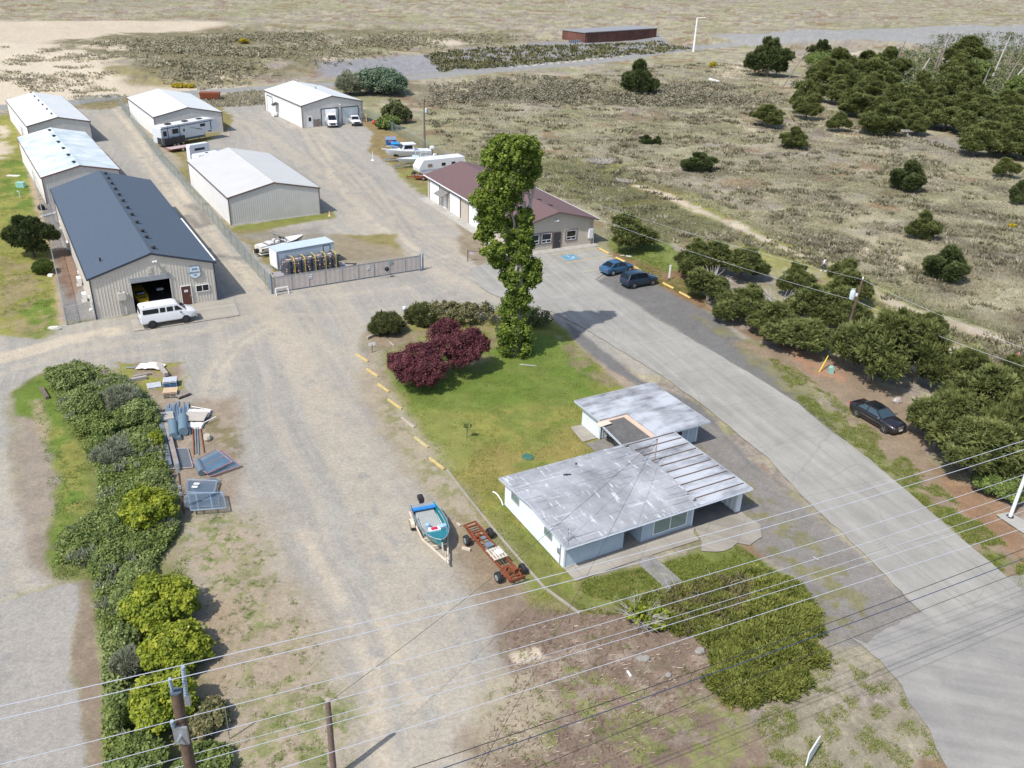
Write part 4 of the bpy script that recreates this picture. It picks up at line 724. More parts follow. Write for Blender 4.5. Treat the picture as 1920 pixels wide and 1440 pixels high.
# walks around the house (world polygons from the house frame)
hf = lambda x, y: (HO.x+x*math.cos(HA)-y*math.sin(HA), HO.y+x*math.sin(HA)+y*math.cos(HA))
M_walk = slab_mat('walk_concrete', (0.29,0.265,0.225), (0.37,0.345,0.30), 2.4, 1.5, -HA)
sheet('front_walk', [hf(0,-1.5),hf(6.2,-1.5),hf(9.9,-1.6),hf(10.0,-.9),hf(10.6,-.25),hf(10.5,-.02),hf(6.05,-.02),hf(6.05,1.28),hf(4.68,1.28),hf(4.68,-.02),hf(0,-.02)], .075, M_walk, px=False)
sheet('carport_apron', [hf(10.6,-.3),hf(9.9,-1.7),hf(9.2,-2.6),hf(10.6,-3.3),hf(12.0,-3.0),hf(12.6,-3.6),hf(14.0,-3.3),hf(14.9,-2.2),hf(14.8,-.3)], .078, slab_mat('apron_broken', (0.25,0.23,0.195), (0.33,0.305,0.26), 2.2, 1.9, .4), px=False, rg=.3)
sheet('path', [hf(4.6,-1.52),hf(6.0,-1.52),hf(6.1,-4.6),hf(4.7,-4.8)], .07, mat('dark_path',(0.15,0.145,0.14),.9,var=.35,scale=1.3,col2=(0.3,0.29,0.27)), px=False)
sheet('garage_walk', [hf(9.8,12.9),hf(11.2,12.9),hf(11.2,15.3),hf(10.2,15.4)], .07, M_walk, px=False); sheet('courtyard_floor', [hf(9.9,7.95),hf(12.5,7.95),hf(12.6,12.6),hf(9.9,12.6)], .065, mat('court_slab',(0.2,0.19,0.17),.9,var=.2), px=False)
# ------------------------------------------------------------------ vegetation
def unit(v): return v/np.maximum(np.linalg.norm(v, axis=1, keepdims=True), 1e-9)
def lumps(blobs, n_sub, rsub=(.22,.38), rng=RNG, low=-.35, inner=.0):
    """split each crown blob (c, r) into many small leafy lumps lying over its surface"""
    out = []
    for (c, r) in blobs:
        c = np.array(c, float); r = np.array(r, float); m = max(4, int(n_sub))
        d = unit(rng.normal(size=(m*3, 3))); d = d[d[:,2] > low][:m]
        f = rng.uniform(.62, 1.0, len(d))[:,None]; s = rng.uniform(*rsub, len(d))
        p = c + d*r*f*(1-s[:,None]*.5); out.append(np.concatenate([p, (s*r.mean())[:,None], d], 1))
        k = max(2, m//4); di = unit(rng.normal(size=(k,3))); out.append(np.concatenate([c+di*r*.35, np.full((k,1), r.mean()*.42), di], 1))
    return np.concatenate(out)
def foliage(L, per, kind, size, rng=RNG, up=.35, tone=(0.15,0.85), flat=1.0):
    """leaf faces over lumps. kind: 'needle' = spiky tufts, 'leaf' = little blades"""
    n = len(L); C_ = np.repeat(L[:,:3], per, 0); R_ = np.repeat(L[:,3], per); D_ = np.repeat(L[:,4:7], per, 0); N = len(C_)
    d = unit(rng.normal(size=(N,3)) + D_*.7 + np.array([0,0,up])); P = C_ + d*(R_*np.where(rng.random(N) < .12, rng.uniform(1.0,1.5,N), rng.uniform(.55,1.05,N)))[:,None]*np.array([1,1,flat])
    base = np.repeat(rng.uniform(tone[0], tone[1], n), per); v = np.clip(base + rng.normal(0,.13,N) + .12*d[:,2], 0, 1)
    s = size*rng.uniform(.6,1.35,N)
    if kind == 'needle':
        g = unit(d + rng.normal(0,.45,(N,3)) + np.array([0,0,.5])); side = unit(np.cross(g, rng.normal(size=(N,3)))); 
        A = P - side*(s*.20)[:,None]; B = P + side*(s*.20)[:,None]; T = P + g*s[:,None]
        side2 = unit(np.cross(g, side)); A2_ = P - side2*(s*.20)[:,None]; B2 = P + side2*(s*.20)[:,None]
        V = np.stack([A,B,T,A2_,B2,T], 1).reshape(-1,3); F = np.arange(N*6).reshape(-1,3); vv = np.repeat(v, 6)
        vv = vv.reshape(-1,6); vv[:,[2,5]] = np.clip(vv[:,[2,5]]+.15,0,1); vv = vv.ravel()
    else:
        nrm = unit(d*.8 + rng.normal(0,.6,(N,3)) + np.array([0,0,.5])); a = unit(np.cross(nrm, rng.normal(size=(N,3)))); b = np.cross(nrm, a)
        w_ = s*.42; A = P - a*s[:,None]*.5; B = P + b*w_[:,None]; T = P + a*s[:,None]*.6; D2 = P - b*w_[:,None]
        V = np.stack([A,B,T,D2],1).reshape(-1,3); F = np.stack([np.arange(N)*4+k for k in (0,1,2)],1); F2 = np.stack([np.arange(N)*4+k for k in (0,2,3)],1); F = np.concatenate([F,F2]); vv = np.repeat(v,4)
    return V, F, vv
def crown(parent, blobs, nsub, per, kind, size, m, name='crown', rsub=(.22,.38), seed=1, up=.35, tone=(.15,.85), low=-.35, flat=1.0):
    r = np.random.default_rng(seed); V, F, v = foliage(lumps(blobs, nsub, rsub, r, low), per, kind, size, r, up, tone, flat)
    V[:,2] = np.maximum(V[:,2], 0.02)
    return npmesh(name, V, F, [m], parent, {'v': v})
def limb(b, p0, p1, r0, r1, n=6, wob=.1, seg=4, rng=random):
    pts = []; rs = []
    for i in range(seg+1):
        t_ = i/seg; p = Vector(p0).lerp(Vector(p1), t_); 
        if 0 < i < seg: p += Vector((rng.uniform(-1,1),rng.uniform(-1,1),rng.uniform(-.5,.5)))*wob*(Vector(p1)-Vector(p0)).length*.3
        pts.append(p); rs.append(r0+(r1-r0)*t_)
    b.tube(pts, rs, n)
M_bark = mat('bark', (0.20,0.17,0.15), .9, var=.3, scale=5); M_barkd = mat('bark_dark', (0.10,0.08,0.065), .95, var=.3, scale=5); M_dead = mat('dead_wood', (0.42,0.39,0.37), .85, var=.2, scale=5)
L_pine = leafmat('pine_needles', (0.040,0.055,0.020), (0.235,0.255,0.085), .2, mid=(0.120,0.145,0.045)); L_pined = leafmat('dark_needles', (0.030,0.045,0.020), (0.150,0.180,0.065), .15, mid=(0.080,0.105,0.036))
L_poplar = leafmat('poplar_leaves', (0.06,0.105,0.015), (0.32,0.40,0.07), .45, mid=(0.18,0.25,0.04)); L_plum = leafmat('plum_leaves', (0.045,0.012,0.017), (0.21,0.07,0.078), .3, mid=(0.115,0.033,0.042))
L_hedge = leafmat('hedge_leaves', (0.038,0.054,0.021), (0.173,0.188,0.068), .15); L_hedgeb = leafmat('hedge_top', (0.063,0.063,0.028), (0.252,0.210,0.105), .15, mid=(0.135,0.143,0.053))
L_lime = leafmat('yellow_green_leaves', (0.08,0.125,0.012), (0.42,0.44,0.05), .35, mid=(0.24,0.30,0.03)); L_green = leafmat('green_leaves', (0.055,0.09,0.022), (0.25,0.31,0.085), .3, mid=(0.14,0.19,0.05))
L_bramble = leafmat('bramble', (0.07,0.105,0.03), (0.33,0.38,0.14), .3, mid=(0.18,0.235,0.07)); L_grey = leafmat('grey_twigs', (0.15,0.17,0.10), (0.44,0.46,0.33), .25, mid=(0.28,0.30,0.20), rough=.8)
L_blue = leafmat('bluegreen_leaves', (0.045,0.075,0.045), (0.195,0.270,0.165), .2); L_gorse = leafmat('gorse', (0.070,0.080,0.010), (0.550,0.400,0.020), .2, mid=(0.450,0.360,0.030)); L_juniper = leafmat('juniper', (0.07,0.095,0.022), (0.33,0.35,0.09), .3, mid=(0.19,0.22,0.05))
# prototypes, one metre across, scaled when planted
def pine_proto(seed, kind='shore', m=L_pine):
    r = random.Random(seed); t = thing('shore_pine', 'x', 'tree')
    if kind == 'shore':
        bl = [((0,0,.55),(.40,.40,.30)), ((r.uniform(-.2,.2),r.uniform(-.2,.2),.80),(.24,.24,.22))] + [((.30*math.cos(a),.30*math.sin(a),.42+r.uniform(-.1,.12)),(.24,.24,.20)) for a in [r.uniform(0,6.28) for _ in range(5)]]
    else:
        bl = [((0,0,.25),(.40,.40,.24)), ((r.uniform(-.12,.12),r.uniform(-.1,.1),.50),(.31,.31,.24)), ((r.uniform(-.12,.12),0,.74),(.17,.17,.22))] + [((.34*math.cos(a),.34*math.sin(a),r.uniform(.2,.55)),(.19,.19,.15)) for a in [r.uniform(0,6.28) for _ in range(6)]]
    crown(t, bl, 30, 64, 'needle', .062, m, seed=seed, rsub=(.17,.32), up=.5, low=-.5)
    b = MB(); limb(b, (0,0,0), (r.uniform(-.05,.05),0,.72), .03, .010, wob=.15)
    for k in range(5): a = r.uniform(0,6.28); limb(b, (0,0,.1+.06*k), (.30*math.cos(a),.30*math.sin(a),.40+.06*k), .014, .005, 5)
    b.build('trunk', M_bark, t); return t
PINES = [pine_proto(s) for s in (3,8,21,34)]; CONES = [pine_proto(s, 'cone', L_pined) for s in (5,13)]; CONEG = [pine_proto(s, 'cone', L_pine) for s in (6,)]
PROTOS = list(PINES+CONES+CONEG)
def plant(proto, base, w_, h, label, name='shore_pine', cat='tree', group=None, rz=None):
    o = copy_tree(proto); o.name = name; o['label'] = label; o['category'] = cat
    if group: o['group'] = group
    o.location = (base.x, base.y, gz1(base.x, base.y)-.05); o.scale = (w_, w_*random.uniform(.92,1.08), h); o.rotation_euler = (0,0, random.uniform(0,6.28) if rz is None else rz); return o
def blobpos(cx, cy, wpx, hpx):
    """centre pixel and apparent size of a rounded shrub -> ground position, radius, half height"""
    g = at(cx, cy, 0); rx = wpx/2/ppm((g.x,g.y,1)); th = math.atan2(CAMH, math.hypot(g.x,g.y)); hh = hpx/2/ppm((g.x,g.y,1))
    rz = math.sqrt(max(hh*hh-(rx*math.sin(th))**2, (hh*.55)**2))/math.cos(th); rz = min(rz, rx*2.2); c = at(cx, cy, rz*.92); return c, rx, rz
def plant_px(protos, cx, cy, wpx, hpx, label, name='shore_pine', group=None, cat='tree', i=[0]):
    c, rx, rz = blobpos(cx, cy, wpx, hpx); i[0] += 1
    return plant(protos[i[0]%len(protos)], c, rx*2.15, rz*2.05, label, name, cat, group)
# row of pines between the drive and the field, each placed where it stands
ROW = [((1182,441,78,56),'dense dark pine shrub by the corner of the beige office'),
 ((1304,490,60,58),'low bushy pine at the north end of the row beside the parking stops'),((1340,488,72,56),'small pine behind the bleached bare branches at the north end'),((1392,496,76,56),'small pine just right of the first bare branches'),
 ((1330,540,80,56),'pine leaning over the last yellow parking stops'),((1395,575,95,62),'spreading pine above the dark gravel shadow'),((1452,600,80,58),'pine in the front edge of the row left of the reddish soil'),
 ((1495,530,56,56),'narrow pine behind the second bare branches'),((1578,516,40,50),'upright young pine beside the walking person'),((1596,540,66,60),'pine directly behind the transformer pole'),
 ((1525,580,90,72),'large pine in the middle of the row'),((1500,630,110,64),'broad low pine at the front edge beside the reddish soil'),((1585,590,72,70),'pine just left of the foot of the transformer pole'),
 ((1643,655,118,120),'multi-trunked pine shading the grass behind the black sedan'),((1728,668,96,104),'tall pine right of the multi-trunked one'),((1745,606,50,40),'small round-topped pine rising above the row'),
 ((1808,695,86,84),'pine between the tall pine and the big clump on the right'),((1765,790,100,104),'pine leaning toward the parked black sedan'),((1850,755,130,110),'big pine at the back of the right clump'),((1835,840,150,112),'widest pine of the right clump, over the needle litter'),((1905,800,90,130),'pine at the right edge of the picture'),((1905,705,60,60),'pine at the right edge above the clump')]
for (p, l) in ROW: p = (p[0],p[1],p[2]*1.10,p[3]*1.08); plant_px(PINES, *p, l, group='pines in a row along the drive')
FIELDT = [((1443,108,66,62),'dark conifer at the upper edge beside the sand slope',CONES),((1201,146,54,56),'lone dark conifer below the back road',CONES),((1212,263,24,18),'small conifer, left of the pair in the field',CONES),((1232,264,16,16),'tiny conifer, right of the pair in the field',CONES),
 ((1313,306,62,36),'low spreading conifer in the field',CONES),((1442,217,56,38),'loose conifer in the open field left of two others',PINES),((1513,203,48,42),'leaning conifer near the thicket edge',PINES),((1490,261,50,38),'compact conifer in the mid field',CONEG),((1574,231,38,32),'small conifer beside the grey patch',PINES),
 ((1703,329,62,54),'round dark conifer alone in the open field',CONES),((1731,425,56,52),'pointed conifer in the right field',CONEG),((1774,490,78,64),'broad conifer beside the sandy opening',CONES),((1910,360,34,46),'dark conifer at the right edge of the field',CONES),((1888,316,42,34),'small leaning conifer in the right field',PINES),((1540,97,40,40),'conifer at the top edge near the sandy bank',CONES),((1570,150,34,30),'low conifer at the left tip of the thicket',PINES)]
for (p, l, pr) in FIELDT: plant_px(pr, *p, l, name='conifer', group=None)
SN = [((1465,166),(1523,80)),((1679,122),(1698,76)),((1694,140),(1718,86)),((1712,152),(1713,140)),((1749,138),(1778,60)),((1755,134),(1784,62)),((1770,120),(1792,76)),((1832,124),(1856,72)),((1838,170),(1857,126)),((1858,150),(1895,66)),((1862,140),(1890,80)),((1875,172),(1916,104)),((1884,168),(1926,120)),((1888,128),(1905,84)),((1908,108),(1925,70)),((1727,136),(1744,108)),((1900,165),(1906,148))]
TH = [(1490,150),(1520,165),(1545,140),(1560,175),(1590,150),(1600,190),(1625,120),(1635,165),(1655,145),(1650,205),(1680,180),(1665,120),(1700,150),(1695,215),(1715,190),(1735,165),(1745,215),(1760,190),(1725,110),(1700,95),(1775,225),(1790,160),(1800,195),(1770,130),(1810,235),(1825,175),(1845,205),(1850,250),(1830,270),(1870,225),(1880,265),(1865,180),(1895,195),(1905,235),(1915,275),(1835,120),(1815,100),(1860,95),(1880,125),(1900,150),(1917,185),(1800,130),(1620,200),(1580,120),(1510,185),(1655,225),(1720,235),(1890,100),(1845,145),(1740,135)]
def segd(x,y,a,c_): t_ = max(0,min(1,((x-a[0])*(c_[0]-a[0])+(y-a[1])*(c_[1]-a[1]))/((c_[0]-a[0])**2+(c_[1]-a[1])**2))); return math.hypot(x-a[0]-t_*(c_[0]-a[0]), y-a[1]-t_*(c_[1]-a[1]))
TH = [q_ for q_ in TH if min(segd(q_[0],q_[1]-8,a,c_) for a,c_ in SN) > 13]
for i, (x, y) in enumerate(TH):
    o = plant_px(PINES+[CONEG[0]], x, y, random.uniform(44,72), random.uniform(36,54), 'dark green pine in the dense thicket at the upper right', group='pines of the thicket')
BR = [((1545,112,80,34),'bright green deciduous shrub among the thicket tips',L_green),((1830,128,60,46),'light green shrub between the dead trunks',L_green),((1905,160,40,50),'yellow green shrub at the right edge by the dead trunks',L_green)]
def shrub(px_, label, m, kind='leaf', size=.16, nsub=26, per=60, name='shrub', blobs=None, cat='shrub', seed=None, tone=(.15,.85), twigs=True, group=None, up=.35, flat=1.0, zmul=1.0, rsub=(.2,.34)):
    c, rx, rz = blobpos(*px_); t = thing(name, label, cat, (c.x, c.y, gz1(c.x,c.y)), 0, group); sd = seed or int(px_[0]*7+px_[1])
    r = random.Random(sd); rz *= zmul
    bl = blobs or ([((0,0,rz*.85),(rx*.8,rx*.8,rz*.85))] + [((rx*.5*math.cos(a),rx*.5*math.sin(a),rz*r.uniform(.6,.95)),(rx*.48,rx*.48,rz*.65)) for a in [k*1.25+r.uniform(-.4,.4) for k in range(5)]])
    crown(t, bl, int(nsub*1.2), int(per*1.5), kind, size*.75, m, name='foliage', seed=sd, tone=tone, up=up, flat=flat, rsub=rsub)
    if twigs:
        b = MB(); [limb(b, (r.uniform(-.1,.1),r.uniform(-.1,.1),0), (rx*.6*math.cos(a),rx*.6*math.sin(a),rz*r.uniform(.7,1.3)), .05, .02, 5) for a in [k*1.05 for k in range(6)]]; b.build('stem', M_barkd, t)
    return t
for p, l, m in BR: shrub(p, l, m, size=.5, nsub=20, per=30)
shrub((712,150,110,50),'blue green thicket shrub behind the far workshop',L_blue,size=.5,nsub=34,per=50); shrub((655,155,58,44),'grey twiggy shrub beside the blue green thicket',L_grey,'needle',size=.7,nsub=26,per=40)
shrub((738,205,44,50),'olive willow shrub behind the chain link fence by the workshop',L_hedge,size=.4,nsub=20,per=50); shrub((728,228,50,28),'bright green low shrub at the fence by the workshop',L_green,size=.4,nsub=20,per=50); shrub((760,212,26,36),'dark small shrub right of the willow',L_hedge,size=.4,nsub=16,per=40)
# T1: old pine at the left edge
t = thing('shore_pine', 'solitary dark pine beside the west wall of the slate roofed shop', 'tree', (at(64,482).x, at(64,482).y, 0))
crown(t, [((0,0,3.1),(2.2,2.0,1.1)),((1.5,.3,2.9),(1.7,1.3,.8)),((-1.6,-.3,2.8),(1.3,1.3,.8)),((-.3,-.8,2.2),(1.6,1.2,.7)),((.2,.3,3.9),(1.2,1.2,.7)),((2.6,.2,2.7),(.8,.7,.45)),((-1.9,.4,1.9),(1.2,1.1,.7)),((.9,-.6,1.5),(1.2,1.0,.6)),((-.9,.2,4.3),(.7,.7,.5))], 34, 60, 'needle', .34, L_pined, seed=77, up=.5)
b = MB(); limb(b,(0,0,0),(0,0,2.6),.2,.12); [limb(b,(0,0,.9+.2*k),(1.9*math.cos(k*1.3),1.9*math.sin(k*1.3),2.7),.09,.03) for k in range(6)]; b.build('trunk', M_barkd, t)
shrub((80,499,40,30),'clipped round bright green bush below the solitary pine',L_green,'needle',size=.22,nsub=60,per=60,rsub=(.12,.2),twigs=False)
# tall poplar wrapped in ivy
PB = at(967,664); t = thing('poplar_tree', 'tall columnar poplar with an ivy wrapped trunk on the lawn corner', 'tree', (PB.x, PB.y, 0))
PH = height_to(PB, 256); sH = ppm((PB.x,PB.y,PH/2))
def pz(y): return height_to(PB, y)
def po(x, y): # sideways offset in metres at the height that shows at y
    z = pz(y); p = proj((PB.x,PB.y,z)); return (x-p[0])/ppm((PB.x,PB.y,z)), z
bl = []
for (x, y, w_, h_) in ((935,300,56,60),(965,290,52,60),(992,295,44,70),(950,340,70,60),(985,345,30,56),(918,345,44,40),(905,375,44,40),(930,385,62,46),(955,374,52,54),(918,415,56,44),(945,430,50,46),(908,445,40,36),(925,470,44,40),(932,490,34,30),(945,270,50,30),(975,268,44,30),(918,300,30,36),(1003,322,20,50)):
    dx, z = po(x, y); k = ppm((PB.x,PB.y,z)); bl.append(((dx, random.uniform(-.8,.8), z), (w_/2/k*1.14, w_/2/k*1.1, h_/2/k*1.2)))
crown(t, bl, 34, 62, 'leaf', .20, L_poplar, seed=5, rsub=(.18,.32), up=.2)
iv = []
for (x, y, w_) in ((966,650,60),(966,620,64),(966,590,60),(967,560,56),(970,530,54),(972,505,48),(975,480,44),(978,455,40),(980,435,36),(983,410,30),(955,520,34),(1000,520,26),(1003,505,22),(960,460,28)):
    dx, z = po(x, y); k = ppm((PB.x,PB.y,z)); iv.append(((dx, random.uniform(-.2,.2), max(z,.5)), (w_/2/k*1.14, w_/2/k*1.1, 1.35)))
crown(t, iv, 36, 60, 'leaf', .20, L_poplar, name='ivy', seed=6, rsub=(.2,.36), up=.1, tone=(.05,.75))
b = MB(); limb(b,(0,0,0),(.1,0,9),.5,.38,8,.05)
for (x, y, r_) in ((945,300,.2),(975,290,.2),(1000,310,.16),(920,370,.14),(935,400,.14),(985,300,.16)):
    dx, z = po(x, y); limb(b, (.2*random.uniform(-1,1),-.3,6.5+random.uniform(0,3)), (dx,.1,z), r_+.03, .05, 7, .12, 6)
for (x, y, x2, y2) in ((965,500,925,455),(970,470,940,400),(975,460,1003,350),(972,480,985,380)):
    a, za = po(x,y); c_, zc = po(x2,y2); limb(b,(a,0,za),(c_,0.1,zc),.2,.1,7,.1)
b.build('trunk', mat('bark_pale',(0.34,0.31,0.29),.9,var=.2,scale=4), t)
shrub((943,615,28,60),'thin straggly seedling bush against the poplar trunk',L_hedge,size=.2,nsub=14,per=24,name='sapling'); shrub((985,655,16,20),'tiny conifer seedling at the poplar foot',L_green,'needle',size=.16,nsub=10,per=30,twigs=False)
# plum trees
def tree_multi(name, label, base, blobs, m, size, nsub, per, th, seed, trunkm=M_barkd, kind='leaf', cat='tree'):
    t = thing(name, label, cat, (base.x, base.y, 0)); rel = []
    for (x, y, w_, h_, z) in blobs:
        c = at(x, y, z); k = ppm(c); rel.append(((c.x-base.x, c.y-base.y, z), (w_/2/k*1.15, w_/2/k*1.15, h_/2/k*1.1)))
    crown(t, rel, nsub, per, kind, size, m, seed=seed)
    b = MB(); limb(b,(0,0,0),(0,0,th),.16,.12); [limb(b,(0,0,th*.8),tuple(Vector(c_)*.9),.09,.03) for c_, r_ in rel]; b.build('trunk', trunkm, t); return t
tree_multi('plum_tree','wide purple leaved plum tree, the nearer and lower one on the lawn',at(792,712),[(760,690,60,44,2.0),(790,668,66,46,2.4),(775,705,60,36,1.6),(810,690,60,44,2.0),(745,680,40,36,1.8),(800,712,44,26,1.3),(815,660,50,36,2.6)],L_plum,.135,38,100,1.2,91)
tree_multi('plum_tree','purple leaved plum tree behind the nearer one with a visible grey trunk',at(850,692),[(835,625,60,44,3.2),(850,645,64,44,2.8),(885,640,50,44,3.0),(900,650,40,36,2.6),(860,670,50,34,2.0),(838,612,42,26,3.7),(878,662,44,30,2.2)],L_plum,.135,38,100,1.6,92)
# hedges round the lawn corner
shrub((724,606,66,46),'rounded spiky evergreen shrub at the track end of the hedge',L_hedge,'needle',size=.34,nsub=40,per=50,twigs=False); shrub((792,588,66,42),'spiky evergreen shrub between the white post and the clipped hedge',L_hedge,'needle',size=.34,nsub=40,per=50,twigs=False)
def hedge(name, label, pts, w_, h, m, size=.16, seed=3, cat='hedge', per=60, nsub=34):
    g = [at(*p) for p in pts]; t = thing(name, label, cat, (g[0].x, g[0].y, 0)); bl = []
    for i in range(len(g)-1):
        n = max(2, int((g[i+1]-g[i]).length/1.2))
        for k in range(n): p = g[i].lerp(g[i+1], k/n)-g[0]; bl.append(((p.x,p.y,h*.5),(w_*.55,w_*.55,h*.55)))
    crown(t, bl, nsub, per, 'leaf', size, m, name='foliage', seed=seed, rsub=(.16,.28)); return t
hedge('hedge','long clipped hedge with a brownish top behind the plum trees',[(815,603),(870,604),(925,606)],3.4,2.0,L_hedgeb); hedge('hedge','dark rounded end of the clipped hedge right of the poplar',[(985,610),(1028,612)],3.0,1.7,L_hedge,seed=4)
# rough shrubs of the waste strip on the left
for (p, l, m, k, s) in (((130,706,84,52),'bright bramble shrub at the north end of the waste strip',L_bramble,'leaf',.2),((165,745,90,64),'grey green bramble shrub near the rotting log',L_bramble,'leaf',.2),((225,745,80,60),'grey twiggy shrub left of the pallets',L_grey,'needle',.36),((262,770,84,60),'reddish grey bush beside the stacked pipes',L_bramble,'leaf',.2),
    ((200,790,90,60),'green bramble in the middle of the waste strip',L_green,'leaf',.2),((215,845,90,50),'pale grey shrub above the yellow bush',L_grey,'needle',.34),((265,830,60,46),'dark bush against the wire rolls',L_bramble,'leaf',.2),((290,822,34,42),'small yellow green bush beside the wire rolls',L_lime,'leaf',.22),((190,835,60,44),'low green bramble on the grass side of the strip',L_green,'leaf',.2),
    ((285,895,60,44),'dark scrub beside the boundary post',L_bramble,'leaf',.2),((275,945,110,92),'large yellow green bush beside the mesh gates',L_lime,'leaf',.24),((225,985,90,60),'olive bush left of the large yellow green one',L_green,'leaf',.22),((270,1015,70,50),'dark green bush below the mesh gates',L_green,'leaf',.22),
    ((150,1015,80,50),'low green scrub at the gravel road edge',L_green,'leaf',.2),((205,1045,90,50),'olive scrub above the tarmac corner',L_green,'leaf',.2),((255,1070,70,44),'green scrub above the big round bushes',L_bramble,'leaf',.2),((235,1120,60,60),'grey green scrub left of the round bushes',L_bramble,'leaf',.2),((230,1190,60,60),'dark ivy scrub beside the dry leaves',L_bramble,'leaf',.2),((240,1240,60,60),'bare grey scrub between the round bushes and tarmac',L_grey,'needle',.3),
    ((300,1122,146,116),'big round yellow green bush, first of the three by the tarmac',L_lime,'leaf',.24),((326,1208,140,112),'big round yellow green bush, middle of the three by the tarmac',L_lime,'leaf',.24),((300,1306,130,130),'big round yellow green bush behind the utility pole top',L_lime,'leaf',.24),((380,1340,100,70),'rusty brown weedy bush at the foot of the utility pole',L_hedgeb,'leaf',.22),((225,1330,50,90),'low green scrub at the tarmac edge by the bottom',L_green,'leaf',.2),((255,1420,120,90),'scrubby bush at the bottom left',L_green,'leaf',.22),((380,1430,110,60),'olive scrub at the bottom beside the pole',L_green,'leaf',.22)):
    shrub(p, l, m, k, size=s, nsub=30, per=64, zmul=.9)
shrub((1880,905,110,66),'bright green broadleaf bush under the right hand pines',L_green,size=.24,nsub=30,per=60)
# juniper mound: one broad low cushion, a browner thin patch on its inner side
mp_ = [(1170,1128),(1260,1112),(1340,1092),(1420,1078),(1490,1100),(1535,1170),(1545,1240),(1520,1290),(1460,1325),(1390,1325),(1320,1300),(1315,1255),(1345,1220),(1300,1190),(1220,1175),(1160,1160)]
MPW = W(mp_); r = np.random.default_rng(8); cx_ = sum(p[0] for p in MPW)/len(MPW); cy_ = sum(p[1] for p in MPW)/len(MPW); t = thing('juniper','broad low spreading juniper mound in the front yard, thin and brown on its inner side','shrub',(cx_,cy_,0)); A_ = np.array(MPW); pts = []
while len(pts) < 240:
    q_ = r.uniform(A_.min(0), A_.max(0)); d_ = float(sdist(q_[:1], q_[1:], MPW)[0])
    if d_ < -.35: pts.append((q_[0]-cx_, q_[1]-cy_, d_))
inner = W([(1200,1130),(1280,1090),(1420,1090),(1440,1150),(1360,1210),(1280,1180)])
bl1 = []; bl2 = []
for (a, c_, d_) in pts:
    di = float(sdist(np.array([a+cx_]), np.array([c_+cy_]), inner)[0]); h_ = min(1.7,.4-d_*.42)*(1.0 if di > 0 else .55)*r.uniform(.8,1.15); (bl1 if di > -.3 or r.random() < .35 else bl2).append(((a,c_,h_*.35),(.8,.8,max(.35,h_*.72))))
crown(t, bl1, 16, 34, 'needle', .22, L_juniper, name='foliage', seed=12, rsub=(.3,.5), low=-.1); crown(t, bl2, 9, 18, 'needle', .22, L_hedgeb, name='thin_foliage', seed=13, rsub=(.3,.5), low=-.1)
b = MB(); rj = random.Random(5)
for k in range(60): q_ = rj.choice(bl2)[0]; a = rj.uniform(0,6.28); limb(b,(q_[0],q_[1],.05),(q_[0]+1.1*math.cos(a),q_[1]+1.1*math.sin(a),.75),.025,.008,4,.2,3,rj)
b.build('twigs', M_dead, t)
def bare(px_, label, name='bare_shrub', n=40, m=M_dead, spread=1.0, r0=.035, seed=4, up=.8):
    c, rx, rz = blobpos(*px_); t_ = thing(name, label, 'dead shrub', (c.x,c.y,gz1(c.x,c.y))); r = random.Random(seed); b = MB()
    for k in range(n):
        a = r.uniform(0,6.28); e_ = rx*spread*r.uniform(.4,1.05); h_ = rz*2*r.uniform(.3,up); p1 = Vector((e_*.5*math.cos(a),e_*.5*math.sin(a),h_*.6)); p2 = Vector((e_*math.cos(a),e_*math.sin(a),h_))
        limb(b, (0,0,0), p1, r0, r0*.6, 4, .15, 3, r)
        for j in range(3): limb(b, p1, p2+Vector((r.uniform(-1,1),r.uniform(-1,1),r.uniform(-.3,.5)))*rx*.28, r0*.55, r0*.2, 4, .2, 3, r)
    b.build('branches', m, t_); return t_
bare((1205,1150,100,76),'bleached bare shrub with grey branches in front of the house yard',n=46,r0=.028,seed=4); shrub((1215,1150,84,60),'sparse green growth inside the bleached shrub',L_lime,size=.2,nsub=10,per=16,name='weed',twigs=False); bare((1335,520,70,46),'bleached dead tree branches at the north end of the pine row',n=22,r0=.07,seed=5); bare((1462,562,86,60),'larger bleached dead tree branches in the middle of the pine row',n=26,r0=.07,seed=6); bare((1128,296,60,26),'grey dead brush heap in the field',n=46,r0=.05,seed=7,up=.5); bare((1168,338,34,12),'small grey dead brush heap in the field',n=30,r0=.05,seed=8,up=.5)
# dead leaning trunks in the thicket
for i, (a, c_) in enumerate(SN):
    p = at(*a); h_ = height_to(p, c_[1]); k = ppm((p.x,p.y,h_)); dx = (c_[0]-proj((p.x,p.y,h_))[0])/k
    o = thing('dead_trunk', 'leaning bare grey trunk of a dead tree standing in the thicket', 'dead tree', (p.x,p.y,gz1(p.x,p.y)), 0, 'dead leaning trunks'); b = MB(); b.tube([(0,0,-.3),(dx*.5,0,h_*.5),(dx,0,h_)], [.30,.25,.15] if i else [.16,.13,.08], 7); b.build('trunk', M_bark if i%3 or i == 0 else M_dead, o)
